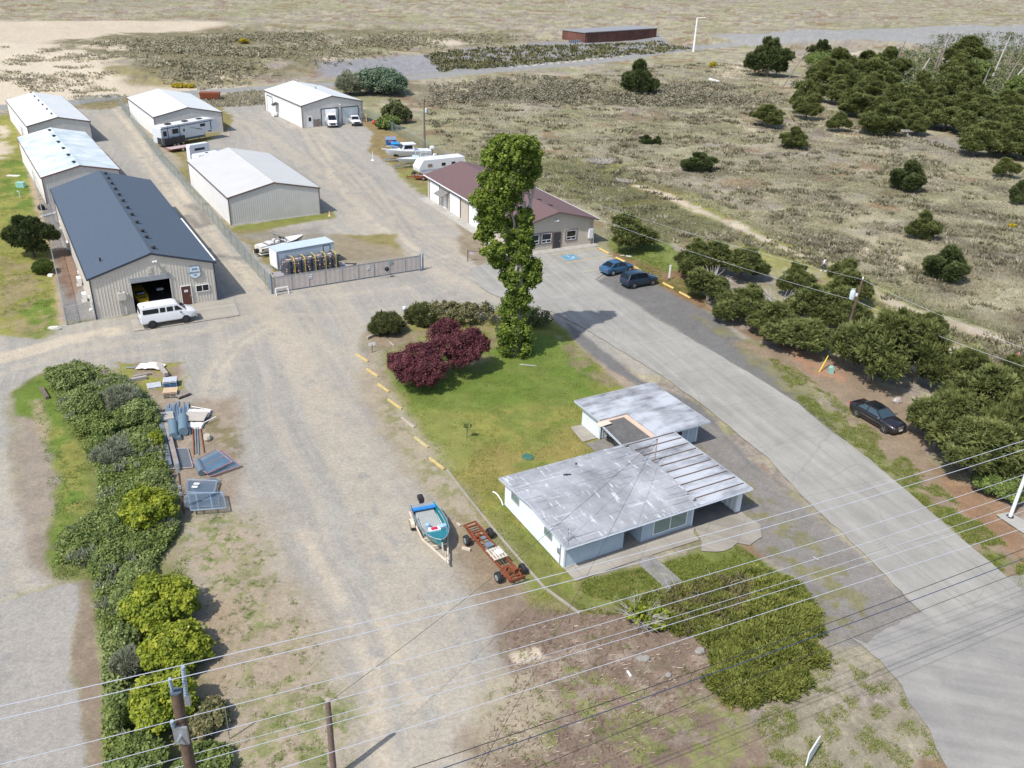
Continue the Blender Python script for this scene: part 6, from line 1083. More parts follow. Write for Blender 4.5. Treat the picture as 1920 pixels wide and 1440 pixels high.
b = MB(); b.tube([(9.7,-.9,0),(9.7,-.9,1.75)],.05); b.tube([(9.7,.9,0),(9.7,.9,1.75)],.05); b.obox((11.6,0,1.5),(.5,.4,.5)); b.build('landing_leg', M_darkmetal, t)
# dark dump trailer, flatbed, small campers behind the ivory roofed building
def simple_trailer(name, label, r_px, f_px, L_, W_, bedz, wall, mbed, mframe, wheels, side=-1, wallm=None, tongue=1.4, cargo=None):
    a = at(*r_px); b_ = at(*f_px); yw = yaw(a,b_); t = thing(name, label, 'trailer', (a.x-math.sin(yw)*-side*-1*(-W_/2), a.y+math.cos(yw)*W_/2, 0), yw); t.location = (a.x-math.sin(yw)*W_/2, a.y+math.cos(yw)*W_/2, 0)
    b = MB(); b.box(0,-W_/2,bedz-.08,L_,W_/2,bedz); b.build('deck', mbed, t)
    b = MB(); b.box(0,-W_/2-.04,bedz-.2,L_,-W_/2,bedz+.02); b.box(0,W_/2,bedz-.2,L_,W_/2+.04,bedz+.02); b.box(-.05,-W_/2,bedz-.2,0,W_/2,bedz); b.beam((L_,-W_/2+.1,bedz-.14),(L_+tongue,0,bedz-.14),.1,.1); b.beam((L_,W_/2-.1,bedz-.14),(L_+tongue,0,bedz-.14),.1,.1); b.tube([(L_+tongue-.2,0,0),(L_+tongue-.2,0,bedz+.2)],.04); b.build('frame', mframe, t)
    if wall: b = MB(); [b.box(*q_) for q_ in ((0,-W_/2,bedz,L_,-W_/2+.06,bedz+wall),(0,W_/2-.06,bedz,L_,W_/2,bedz+wall),(0,-W_/2,bedz,.06,W_/2,bedz+wall),(L_-.06,-W_/2,bedz,L_,W_/2,bedz+wall))]; b.build('side_wall', wallm or mframe, t)
    for x in wheels:
        for s in (1,-1): wheel(t, x, s*(W_/2+.14), .34, .2, M_chrome, side=s)
    return t
t = simple_trailer('dump_trailer','black high sided dump trailer in front of the camper',(311,279),(346,272),4.6,2.0,.75,1.0,M_black,M_darkmetal,(1.9,2.7))
t = simple_trailer('flatbed_trailer','low rusty pink tandem flatbed trailer in front of the black dump trailer',(322,287),(360,281),5.2,2.1,.62,0,mat('pink_deck',(0.42,0.33,0.32),.8,var=.2),M_rust,(2.2,3.1))
a = at(358,301); b_ = at(392,295); yw = yaw(a,b_); t = thing('cargo_trailer', 'pale truck canopy shell partly hidden behind the ivory roofed building', 'camper shell', (a.x,a.y,0), yw); b = MB(); b.ext([(0,0),(4.0,0),(4.0,2.3),(3.8,2.55),(.2,2.55),(0,2.3)],0,1.0); b.build('shell', P_w, t); b = MB(); b.box(1.0,-.02,1.5,3.0,.0,1.9); b.build('window', M_glass, t)
a = at(366,306); t = thing('camper_trailer', 'small white camper with a blue bow hidden behind the ivory roofed building', 'camper', (a.x+.6,a.y-1.5,0), yw); b = MB(); b.ext([(0,.4),(5.0,.4),(5.2,1.2),(4.8,1.75),(.2,1.75),(0,1.4)],-.9,.9); b.build('body', P_w, t); b = MB(); b.ext([(4.6,1.0),(6.2,1.4),(6.3,1.7),(4.6,1.8)],-.7,.7); b.build('bow', mat('bow_blue',(0.12,0.25,0.5),.4), t); b = MB(); b.obox((2.4,0,1.8),(.4,.4,.08)); b.build('roof_vent', M_darkmetal, t)
# ------------------------------------------------------------------ boats
def hull(parent, st, m, name='hull', deckm=None, inset=None):
    """stations (x, half beam, sheer z, chine half, chine z, keel z)"""
    rings = [[(x,0,kz),(x,-cb,cz),(x,-hb,sz),(x,hb,sz),(x,cb,cz)] for x,hb,sz,cb,cz,kz in st]
    b = MB(); b.loft(rings); return b.build(name, m, parent, smooth=True)
def btrailer(t, L_, W_, x0, m, wh, z=.45, wr=.32):
    b = MB()
    for s in (1,-1):
        b.beam((x0,s*W_*.42,z),(L_*.62,s*W_*.42,z),.09,.12); b.beam((L_*.62,s*W_*.42,z),(L_+.7,s*.05,z),.09,.12); b.beam((x0+.4,s*W_*.25,z+.14),(L_*.5,s*W_*.25,z+.14),.1,.08)
    for x in (x0+.1,L_*.3,L_*.62,L_*.8): hw = W_*.42 if x <= L_*.62 else W_*.42*(1-(x-L_*.62)/(L_+.7-L_*.62)); b.beam((x,-hw,z),(x,hw,z),.08,.08)
    b.beam((L_+.5,0,z),(L_+1.0,0,z),.1,.12); b.tube([(L_+.4,0,0),(L_+.4,0,z+.5)],.04); b.beam((L_*.97,0,z),(L_*.93,0,z+.7),.08,.08)
    tr = b.build('trailer_frame', m, t)
    for x in wh:
        for s in (1,-1):
            wheel(t, x, s*W_*.52, wr, .2, M_chrome, side=s); b = MB(); b.ext([(x-wr*1.3,wr*1.3),(x-wr*1.1,wr*2.05),(x-wr*.5,wr*2.35),(x+wr*.5,wr*2.35),(x+wr*1.1,wr*2.05),(x+wr*1.3,wr*1.3),(x+wr*1.2,wr*1.9),(x+wr*.5,wr*2.25),(x-wr*.5,wr*2.25),(x-wr*1.2,wr*1.9)], s*W_*.52-.13, s*W_*.52+.13); b.build('mudguard', m, t)
def outboard(t, x, y, z, m, s=1.0):
    b = MB(); b.loft([[(x-.22*s,y-.14*s,z),(x+.2*s,y-.14*s,z),(x+.2*s,y+.14*s,z),(x-.22*s,y+.14*s,z)],[(x-.34*s,y-.2*s,z+.15*s),(x+.24*s,y-.2*s,z+.15*s),(x+.24*s,y+.2*s,z+.15*s),(x-.34*s,y+.2*s,z+.15*s)],[(x-.34*s,y-.19*s,z+.42*s),(x+.22*s,y-.19*s,z+.42*s),(x+.22*s,y+.19*s,z+.42*s),(x-.34*s,y+.19*s,z+.42*s)],[(x-.2*s,y-.1*s,z+.55*s),(x+.12*s,y-.1*s,z+.55*s),(x+.12*s,y+.1*s,z+.55*s),(x-.2*s,y+.1*s,z+.55*s)]])
    o = b.build('outboard_motor', m, t, smooth=True); b = MB(); b.box(x-.1*s,y-.06*s,z-.75*s,x+.12*s,y+.06*s,z); b.obox((x-.1*s,y,z-.7*s),(.45*s,.12*s,.1*s)); b.obox((x-.28*s,y,z-.7*s),(.04,.3*s,.08*s),0,0,.5); b.build('leg', M_darkmetal, o); return o
# teal work boat in the foreground
stern = at(787,945,.0); bow = at(842,1060,0.0); yw = yaw(stern, bow); d = (bow-stern).length
s0 = at(791,944,1.0); b0 = at(829,1015,1.2); yw = yaw(s0,b0); BL = (b0-s0).length
TEAL = thing('work_boat', 'open teal aluminium work boat on a white trailer beside the gravel track', 'boat', (s0.x, s0.y, 0), yw)
M_teal = paint('paint_teal', (0.018,0.20,0.235), .4); M_alu = mat('aluminium', (0.45,0.47,0.48), .5, .5, var=.1, scale=3); M_deckg = mat('deck_grey', (0.33,0.35,0.33), .8, var=.1, scale=2)
xs = [0,.25*BL,.5*BL,.72*BL,.86*BL,.95*BL,BL]; hb = [.86,1.0,1.04,.92,.66,.36,.06]; sz = [1.05,1.08,1.12,1.18,1.25,1.3,1.34]; cb = [.72,.8,.8,.66,.42,.2,.03]
for s in (1,-1):
    b = MB(); n = len(xs); V = []
    for i in range(n): V += [(xs[i],s*cb[i],.62+.04*i),(xs[i],s*hb[i],sz[i]),(xs[i],s*(hb[i]-.07 if hb[i]>.1 else 0),sz[i]),(xs[i],s*max(cb[i]-.04,0),.66+.04*i)]
    F = []
    for i in range(n-1):
        for k in range(4): F.append((4*i+k,4*i+(k+1)%4,4*i+4+(k+1)%4,4*i+4+k))
    b.add(V,F); b.build('topside', M_teal, TEAL)
b = MB(); b.loft([[(xs[i],0,.45+.07*max(0,i-2)),(xs[i],-cb[i],.62+.04*i),(xs[i],cb[i],.62+.04*i)] for i in range(len(xs))]); b.build('bottom', P_w, TEAL)
b = MB(); b.add([(.3,-.66,.80),(.3,.66,.80),(.72*BL,.6,.86),(.72*BL,-.6,.86)],[(0,1,2,3)]); b.build('floor', M_deckg, TEAL)
b = MB(); b.box(-.03,-.84,.6,.05,.84,1.0); b.box(.05,-.82,.9,.42,.82,.98); b.build('transom', M_alu, TEAL); b = MB(); b.box(.42,-.8,.96,.72,.8,1.06); b.build('bench', mat('seat_blue',(0.03,0.22,0.55),.5), TEAL)
b = MB(); 
for s in (1,-1): b.tube([(xs[i],s*(hb[i]-.02),sz[i]+.02) for i in range(len(xs))],.022,6); b.tube([(xs[i],s*(hb[i]-.16),sz[i]-.05) for i in range(1,5)],.03,6); [b.tube([(x,s*1.0,1.1),(x,s*1.02,1.5)],.018,6) for x in (.3*BL,.55*BL)]
b.build('rail', M_alu, TEAL)
b = MB(); b.add([(.74*BL,-.86,1.16),(.74*BL,.86,1.16),(.86*BL,.62,1.22),(.95*BL,.32,1.28),(BL,.03,1.32),(.95*BL,-.32,1.28),(.86*BL,-.62,1.22)],[(0,1,2,3,4,5,6)]); b.box(.735*BL,-.86,.9,.745*BL,.86,1.17); b.build('foredeck', M_teal, TEAL)
b = MB(); b.box(.66*BL,-.5,.86,.745*BL,.3,1.26); b.build('console', P_w, TEAL); b = MB(); b.box(.67*BL,-.32,1.265,.735*BL,.12,1.275); b.build('console_panel', mat('panel_red',(0.5,0.02,0.06),.5), TEAL)
b = MB(); b.lathe([(.12,0),(.16,.15),(.16,.3),(.1,.4)],(.56*BL,-.35,.86),n=10); b.build('bucket', mat('bucket_blue',(0.05,0.3,0.55),.5,var=.5,scale=9,col2=(.6,.65,.7)), TEAL); b = MB(); b.obox((.68*BL,.5,1.15),(.3,.5,.3),.2); b.build('bucket', mat('bucket_blue',(0.05,0.3,0.55),.5,var=.5,scale=9,col2=(.6,.65,.7)), TEAL)
outboard(TEAL, -.22, 0, 1.0, M_black, .95); b = MB(); b.box(-.25,-.12,.85,.0,.12,1.05); b.build('motor_bracket', M_darkmetal, TEAL); btrailer(TEAL, BL+.35, 2.1, -.1, mat('trailer_cream',(0.60,0.52,0.42),.6,var=.1), (.28*BL,), .42)
# rusty chassis
a = at(879,1012,.35); b_ = at(965,1090,.35); M_ = (a+b_)/2; fa = at(893,1020,.4); yw = yaw(at(892,1000,.5), at(972,1085,.5)); c0 = at(884,988,.5); c1 = at(968,1083,.5); CL = (c1-c0).length
t = thing('truck_chassis', 'bare rusty orange truck chassis on four wheels with a wooden pallet on it', 'chassis', (c0.x,c0.y,0), yaw(c0,c1))
b = MB()
for s in (1,-1):
    pts_ = [(-.1,.42,.62),(.6,.42,.66),(1.5,.42,.5),(CL*.65,.42,.5),(CL*.85,.4,.6),(CL,.38,.5)]
    for i in range(5): b.beam((pts_[i][0],s*pts_[i][1],pts_[i][2]),(pts_[i+1][0],s*pts_[i+1][1],pts_[i+1][2]),.09,.17)
    b.beam((.2,s*.44,.5),(1.4,s*.46,.45),.08,.05); b.beam((CL-1.2,s*.48,.4),(CL-.1,s*.46,.42),.08,.05)
for x in (0,.75,1.6,2.35,3.2,CL-1.1,CL-.15): b.beam((x,-.42,.55),(x,.42,.55),.12,.1)
b.tube([(1.0,-.8,.4),(1.0,.8,.4)],.06); b.tube([(CL-.7,-.8,.4),(CL-.7,.8,.4)],.06); b.lathe([(.1,-.12),(.2,-.05),(.2,.05),(.1,.12)],(1.0,0,.4),axis='x',n=10); b.tube([(1.1,0,.42),(3.0,0,.5)],.045); b.obox((CL-.55,.1,.75),(.5,.3,.25),.3); b.obox((CL-.9,-.25,.7),(.3,.2,.3),.3); b.beam((CL+.1,-.6,.5),(CL+.1,.6,.5),.1,.14)
b.beam((-.25,-.5,.6),(-.2,.45,.7),.1,.08); b.beam((-.25,-.5,.6),(.3,-.5,.75),.06,.06)
b.build('frame', M_rust, t)
for x in (1.0,CL-.7):
    for s in (1,-1): wheel(t, x, s*.88, .36, .27, M_galv, side=s, rimr=.55)
b = MB(); b.obox((2.45,.0,.62),(.5,.5,.2),.1); b.obox((1.6,.05,.62),(.3,.3,.12)); b.build('fuel_tank', mat('grey_tank',(0.16,0.19,0.23),.5,var=.3,scale=6), t)
pl = thing('pallet', 'weathered pallet lying on the rusty chassis', 'pallet', (c0.x+(3.5)*math.cos(yaw(c0,c1)), c0.y+3.5*math.sin(yaw(c0,c1)), .62), yaw(c0,c1)); b = MB(); [b.box(-.6,-.5+k*.21,.08,.6,-.35+k*.21,.10) for k in range(5)]; [b.box(x,-.5,0,x+.08,.5,.08) for x in (-.55,0,.47)]; b.build('board', mat('pallet_pale',(0.50,0.45,0.37),.85,var=.15,scale=5), pl); tag_ = MB(); tag_.obox((.05,.1,.16),(.5,.4,.1),.2); tag_.build('white_box', M_white, pl)
# speedboat near the pots
a = at(484,466,1.0); b_ = at(568,442,1.3); yw = yaw(a,b_); BL2 = (b_-a).length; t = thing('speed_boat', 'cream and black speedboat with a folded metal frame on a trailer by the fence', 'boat', (a.x,a.y,0), yw)
M_cream = paint('gel_cream', (0.70,0.67,0.62), .4, .35, 0)
hull(t, [(0,.9,1.15,.75,.7,.5),(.1*BL2,1.05,1.2,.85,.7,.48),(.5*BL2,1.1,1.28,.85,.75,.48),(.75*BL2,.85,1.36,.5,.85,.55),(.92*BL2,.4,1.44,.2,1.05,.75),(BL2,.05,1.48,.03,1.3,1.15)], M_cream); 
b = MB(); [b.loft([[(x,s*(h_-.01),z1_),(x,s*(h_+.02),z1_),(x,s*(h2+.03),z2_),(x,s*(h2-.01),z2_)] for x,h_,z1_,h2,z2_ in ((0,.9,1.08,.8,.85),(.5*BL2,1.09,1.2,.97,.95),(.8*BL2,.76,1.3,.6,1.08),(.95*BL2,.32,1.4,.22,1.25))]) for s in (1,-1)]; b.build('stripe', M_black, t)
b = MB(); b.box(.16*BL2,-.72,1.23,.55*BL2,.72,1.30); b.build('cockpit', mat('cockpit_grey',(0.10,0.10,0.11),.8), t); b = MB(); b.box(.2*BL2,-.6,1.28,.3*BL2,.6,1.5); b.box(.36*BL2,-.6,1.28,.42*BL2,-.15,1.6); b.box(.36*BL2,.15,1.28,.42*BL2,.6,1.6); b.box(0.02,-.7,1.2,.15*BL2,.7,1.36); b.build('seat', M_cream, t)
b = MB(); b.add([(.55*BL2,-.85,1.3),(.62*BL2,-.3,1.3),(.62*BL2,.3,1.3),(.55*BL2,.85,1.3),(.52*BL2,.8,1.65),(.58*BL2,.28,1.68),(.58*BL2,-.28,1.68),(.52*BL2,-.8,1.65)],[(0,1,6,7),(1,2,5,6),(2,3,4,5)]); b.build('windscreen', M_glass, t)
b = MB(); [b.tube([(.5*BL2,s*.95,1.3),(.45*BL2,s*.9,2.0),(.36*BL2,s*.85,2.5)],.04,6) for s in (1,-1)]; [b.tube([(.36*BL2+.1*k,-.85,2.5-.08*k),(.36*BL2+.1*k,.85,2.5-.08*k)],.035,6) for k in range(4)]; [b.tube([(.62*BL2,s*.9,1.3),(.40*BL2,s*.88,2.3)],.03,6) for s in (1,-1)]; b.build('tower_frame', M_galv, t)
b = MB(); b.obox((-.25,0,.75),(.5,.4,.5)); b.build('stern_drive', M_black, t, bevel=.05); btrailer(t, BL2, 2.1, -.2, M_white, (.4*BL2,), .42)
# cabin boat and centre-console boat by the fence, caravan
a = at(806,283,1.5); b_ = at(722,287,1.6); yw = yaw(a,b_); BL3 = (b_-a).length; t = thing('cabin_boat', 'white fishing boat with an enclosed cabin and black bottom by the fence', 'boat', (a.x,a.y,0), yw)
hull(t, [(0,1.2,1.75,1.05,1.0,.75),(.3*BL3,1.25,1.85,1.1,1.0,.7),(.6*BL3,1.2,2.0,.9,1.1,.72),(.82*BL3,.75,2.15,.4,1.4,.9),(.95*BL3,.25,2.25,.1,1.9,1.4),(BL3,.06,2.3,.03,2.15,2.0)], P_w)
b = MB(); b.loft([[(x,0,kz),(x,-c_-.02,cz+.02),(x,c_+.02,cz+.02)] for x,c_,cz,kz in ((0,1.05,1.0,.73),(.3*BL3,1.1,1.0,.68),(.6*BL3,.9,1.12,.7),(.82*BL3,.4,1.4,.88))]); b.build('bottom', M_black, t)
b = MB(); b.loft([[(.38*BL3,-.95,1.9),(.38*BL3,.95,1.9),(.40*BL3,.85,3.0),(.40*BL3,-.85,3.0)],[(.68*BL3,-.8,2.0),(.68*BL3,.8,2.0),(.60*BL3,.75,3.0),(.60*BL3,-.75,3.0)]]); b.build('cabin', P_w, t); b = MB(); b.box(.34*BL3,-1.0,3.0,.63*BL3,1.0,3.1); b.build('cabin_roof', P_w, t, bevel=.04)
b = MB(); [b.add([(.42*BL3,s*.945,2.3),(.62*BL3,s*.86,2.3),(.58*BL3,s*.80,2.85),(.43*BL3,s*.885,2.85)],[(0,1,2,3)]) for s in (1,-1)]; b.add([(.672*BL3,-.7,2.3),(.672*BL3,.7,2.3),(.622*BL3,.65,2.9),(.622*BL3,-.65,2.9)],[(0,1,2,3)]); b.build('window', M_glass, t)
b = MB(); b.tube([(.62*BL3,-.9,2.15),(.8*BL3,-.75,2.7),(.97*BL3,-.1,2.8),(.97*BL3,.1,2.8),(.8*BL3,.75,2.7),(.62*BL3,.9,2.15)],.03,6); b.beam((BL3-.3,0,2.3),(BL3+.6,0,2.35),.3,.08); b.build('bow_rail', M_white, t); outboard(t, -.35, 0, 1.7, P_w, 1.25); btrailer(t, BL3*.95, 2.4, 0, M_galv, (.3*BL3,.4*BL3), .42)
a = at(812,296,1.1); b_ = at(752,300,1.4); yw = yaw(a,b_); BL4 = (b_-a).length+.8; t = thing('runabout_boat', 'white open boat with a windscreen between the cabin boat and the caravan', 'boat', (a.x,a.y,0), yw)
hull(t, [(0,1.05,1.35,.9,.8,.55),(.4*BL4,1.1,1.45,.9,.85,.55),(.75*BL4,.8,1.6,.45,1.1,.7),(.93*BL4,.3,1.72,.12,1.4,1.1),(BL4,.05,1.78,.03,1.65,1.5)], P_w); b = MB(); b.box(.1*BL4,-.8,1.38,.5*BL4,.8,1.5); b.build('cockpit', M_deckg, t); b = MB(); b.add([(.5*BL4,-.85,1.5),(.62*BL4,0,1.55),(.5*BL4,.85,1.5),(.45*BL4,.8,2.0),(.56*BL4,0,2.05),(.45*BL4,-.8,2.0)],[(0,1,4,5),(1,2,3,4)]); b.build('windscreen', mat('screen_pale',(0.35,0.45,0.5),.1,var=0), t)
b = MB(); [b.tube([(.1*BL4,s*.9,1.4),(.15*BL4,s*.9,2.4),(.4*BL4,s*.85,2.5),(.45*BL4,s*.85,1.5)],.035,6) for s in (1,-1)]; b.build('canopy_frame', M_white, t); outboard(t, -.3, 0, 1.3, P_w, 1.0); btrailer(t, BL4, 2.2, 0, M_galv, (.35*BL4,), .4)
a = at(789,327,0.5); yw = math.radians(33); LV = 8.2; t = thing('caravan', 'white travel trailer with a slanted front parked behind the beige office', 'caravan', (a.x-math.sin(yw)*1.1, a.y+math.cos(yw)*1.1, 0), yw)
b = MB(); b.ext([(.3,.5),(LV,.5),(LV+.6,1.2),(LV+.1,2.8),(.5,2.8),(-.35,1.5),(-.25,.9)], -1.2, 1.2); b.build('body', P_w, t, bevel=.04); b = MB(); b.box(.0,-1.215,1.0,LV,-1.205,1.05); b.box(.0,-1.215,1.18,LV,-1.205,1.21); b.build('stripe', mat('stripe_blue',(0.2,0.26,0.38),.5), t)
for x0,x1 in ((1.3,2.1),(3.9,4.6),(5.8,6.5)): b = MB(); b.box(x0,-1.235,1.6,x1,-1.2,2.1); b.build('window', mat('blind_brown',(0.28,0.2,0.14),.4) if x0 < 2 else M_glass, t)
b = MB(); b.obox((4.6,-.2,2.9),(.9,.7,.2)); b.obox((2.6,.1,2.86),(.4,.4,.1)); b.build('roof_unit', P_w, t, bevel=.04); b = MB(); b.beam((.2,-.5,.45),(-1.3,0,.45),.1,.1); b.beam((.2,.5,.45),(-1.3,0,.45),.1,.1); b.tube([(-1.1,0,0),(-1.1,0,.8)],.04); b.obox((-.7,0,.65),(.35,.6,.4)); b.build('tow_bar', M_darkmetal, t)
for x in (3.6,4.5):
    for s in (1,-1): wheel(t, x, s*1.0, .33, .2, side=s)
t = simple_trailer('utility_trailer','small rusty trailer with scrap beside the caravan',(812,335),(787,334),3.0,1.5,.5,.25,M_wood,M_rust,(1.4,)); b = MB(); [b.obox((random.uniform(.3,2.7),random.uniform(-.5,.5),.66),(.4,.25,.15),random.uniform(0,3)) for _ in range(9)]; b.build('scrap', M_galv, t)
# enclosed cargo trailer and crab pot trailer
a = at(522,507,.35); b_ = at(624,488,.35); c_ = at(508,482,.35); yw = yaw(a,b_); HL = (b_-a).length; t = thing('cargo_trailer', 'enclosed pale blue white cargo trailer behind the stacked crab pots', 'trailer', (a.x,a.y,0), yw); WH = 2.35
M_ct = mat('trailer_skin', (0.58,0.66,0.74), .4, .1, var=.03); b = MB(); b.box(0,0,.35,7.3,WH,2.6); b.build('body', M_ct, t, bevel=.03); b = MB(); b.box(-.03,-.03,2.6,7.35,WH+.03,2.66); b.build('roof', mat('trailer_roof',(0.52,0.60,0.66),.45,.1,var=.04), t)
b = MB(); b.box(-.04,-.04,.3,.05,.04,2.62); b.box(0,-.035,2.5,7.3,-.005,2.6); b.box(0,-.035,.3,7.3,-.005,.42); b.box(-.045,.05,.35,-.01,.1,2.5); b.build('edge_trim', M_galv, t)
b = MB(); b.box(5.9,-.03,.5,6.7,-.004,2.35); d_ = b.build('side_door', M_ct, t); b = MB(); b.box(5.83,-.04,.5,5.9,-.002,2.42); b.box(6.7,-.04,.5,6.77,-.002,2.42); b.box(5.83,-.04,2.35,6.77,-.002,2.42); b.build('frame', M_darkmetal, d_)
b = MB(); r = random.Random(4); [b.obox((1.15+r.gauss(0,.16),-.012,1.75+r.gauss(0,.14)),(.14,.01,.03),0,r.uniform(0,3)) for _ in range(26)]; b.build('faded_emblem', mat('emblem_grey',(0.22,0.26,0.30),.7), t)
b = MB(); b.box(-.05,0.1,.5,-.02,WH-.1,2.5); [b.box(-.07,.35+k*.5,2.45,-.02,.45+k*.5,2.53) for k in range(4)]; b.build('rear_door', M_white, t); b = MB(); b.beam((7.3,.3,.4),(8.6,WH/2,.4),.1,.1); b.beam((7.3,WH-.3,.4),(8.6,WH/2,.4),.1,.1); b.build('tow_bar', M_darkmetal, t)
for x in (3.2,4.1): wheel(t, x, .1, .34, .2, side=-1); wheel(t, x, WH-.1, .34, .2, side=1)
a = at(540,530,0); b_ = at(640,514,0); yw = yaw(a,b_); n_ = Vector((-math.sin(yw),math.cos(yw),0)); P = a + n_*.35; POT = thing('flatbed_trailer', 'long flatbed trailer loaded with crab pots behind the slatted gate', 'trailer', (P.x,P.y,0), yw)
b = MB(); b.box(-1.0,0,.55,7.6,2.0,.66); b.build('deck', mat('deck_boards',(0.30,0.28,0.29),.8,var=.15), POT); b = MB(); b.box(-1.05,-.05,.42,7.6,.0,.6); b.box(-1.05,2.0,.42,7.6,2.05,.6); b.beam((7.6,.2,.5),(9.0,1.0,.5),.1,.1); b.beam((7.6,1.8,.5),(9.0,1.0,.5),.1,.1); b.build('frame', M_darkmetal, POT)
for x in (2.6,3.5): wheel(POT, x, -.1, .35, .2, side=-1); wheel(POT, x, 2.1, .35, .2, side=1)
def potproto():
    o = thing('crab_pot', 'x', 'crab pot'); b = MB(); R = .50
    for z in (.02,.15,.28): b.tube([(R*math.cos(2*PI*k/14),R*math.sin(2*PI*k/14),z) for k in range(15)], .022, 5, False)
    for k in range(14): a = 2*PI*k/14; b.tube([(R*math.cos(a),R*math.sin(a),.02),(R*math.cos(a+.2),R*math.sin(a+.2),.28)], .014, 4, False)
    for k in range(5):
        a = k*.628; b.tube([(R*math.cos(a),R*math.sin(a),.28),(-R*math.cos(a),-R*math.sin(a),.28)], .012, 4, False)
    b.build('wire_cage', mat('pot_wire',(0.07,0.08,0.10),.7,var=.4,scale=4), o); b = MB(); b.lathe([(.02,0),(.06,.04),(.07,.12),(.02,.2)],(.42,.2,.06),n=8); b.lathe([(.1,0),(.1,.12)],(-.15,-.42,.05),n=8); b.obox((.1,.05,.29),(.4,.25,.05),.6); b.build('float', mat('float_mixed',(0.62,0.28,0.16),.5,var=.6,scale=3,col2=(0.7,0.68,0.6)), o)
    b = MB(); b.lathe([(.40,0),(.42,.1),(.36,.2)],(0,0,.03),n=12); b.build('netting', mat('netting',(0.03,0.035,0.05),.9,var=.6,scale=7,col2=(0.42,0.40,0.42)), o); return o
pp = potproto(); first = True
for i in range(10):
    for j in range(2):
        for k in range(6):
            if k == 5 and (i % 2 == 1 or j == 1): continue
            o = pp if first else copy_tree(pp); first = False
            q_ = Vector((.45+i*.62+random.uniform(-.05,.05), .5+j*1.0, .67+k*.29)); rz_ = yw; o.location = (P.x+q_.x*math.cos(yw)-q_.y*math.sin(yw), P.y+q_.x*math.sin(yw)+q_.y*math.cos(yw), q_.z); o.rotation_euler = (random.uniform(-.05,.05),random.uniform(-.05,.05),random.uniform(0,6)); o['label'] = 'round dark wire crab pot stacked on the flatbed under yellow straps'; o['group'] = 'crab pots stacked on the flatbed'
for i in range(5):
    x = 1.05+i*1.25; o = thing('tie_down_strap', ['leftmost','second from left','middle','second from right','rightmost'][i]+' yellow strap over the stack of crab pots', 'strap', (P.x+x*math.cos(yw), P.y+x*math.sin(yw), 0), yw, 'yellow straps over the crab pots'); b = MB(); pr_ = [(-.08,.62),(-.06,2.38),(.4,2.62),(1.4,2.58),(2.08,2.3),(2.08,.62)]
    for k in range(5): b.beam((0,pr_[k][0],pr_[k][1]),(0,pr_[k+1][0],pr_[k+1][1]),.09,.02,up=(1,0,0)) if False else b.add([(-.05,pr_[k][0],pr_[k][1]),(.05,pr_[k][0],pr_[k][1]),(.05,pr_[k+1][0],pr_[k+1][1]),(-.05,pr_[k+1][0],pr_[k+1][1]),(-.05,pr_[k][0]+.0,pr_[k][1]+.02),(.05,pr_[k][0]+.0,pr_[k][1]+.02),(.05,pr_[k+1][0],pr_[k+1][1]+.02),(-.05,pr_[k+1][0],pr_[k+1][1]+.02)],[(0,1,2,3),(4,5,6,7),(0,3,7,4),(1,2,6,5)])
    b.build('webbing', mat('strap_yellow',(0.55,0.45,0.06),.6), o)
# yellow jet-drive boat in the shop bay
t0, Wd, D = BLUE; e_ = Vector((math.cos(t0.rotation_euler.z), math.sin(t0.rotation_euler.z),0)); n_ = Vector((-e_.y,e_.x,0)); q_ = t0.location + e_*4.75 + n_*2.0
t = thing('yellow_boat', 'yellow open boat standing inside the shop bay', 'boat', (q_.x,q_.y,.2), math.atan2(-n_.y,-n_.x)+.05); M_yb = paint('paint_yellow', (0.55,0.36,0.02), .3, .4, 0)
hull(t, [(-2.5,.6,1.2,.5,.4,.2),(-1.5,.66,1.22,.52,.35,.15),(.6,.66,1.05,.5,.35,.15),(1.4,.5,.95,.3,.4,.2),(1.75,.34,.8,.2,.5,.35)], M_yb); b = MB(); b.box(-1.6,-.42,1.1,.35,.42,1.16); b.build('cockpit', M_black, t); b = MB(); b.obox((.1,0,1.17),(.4,.75,.06),0,.1); b.build('cover_sheet', P_w, t); b = MB(); b.tube([(-1.8,-.6,1.2),(-1.9,-.55,1.75),(-1.9,.55,1.75),(-1.8,.6,1.2)],.04,6); b.obox((1.0,0,1.02),(.16,.7,.06)); b.build('roll_bar', M_darkmetal, t)
b = MB(); [b.box(x-.1,-.45,-.2,x+.1,.45,.2) for x in (-1.8,1.0)]; b.build('cradle', M_wood, t)
q_ = t0.location + e_*6.9 + n_*3.0; t = thing('stool', 'white item on a stand inside the shop bay', 'stand', (q_.x,q_.y,.07), .3); b = MB(); [b.tube([(s*.2,r_*.2,0),(s*.15,r_*.15,1.0)],.03) for s in (1,-1) for r_ in (1,-1)]; b.build('leg', M_darkmetal, t); b = MB(); b.obox((0,0,1.1),(.7,.4,.2),.2); b.build('top', M_white, t, bevel=.04)
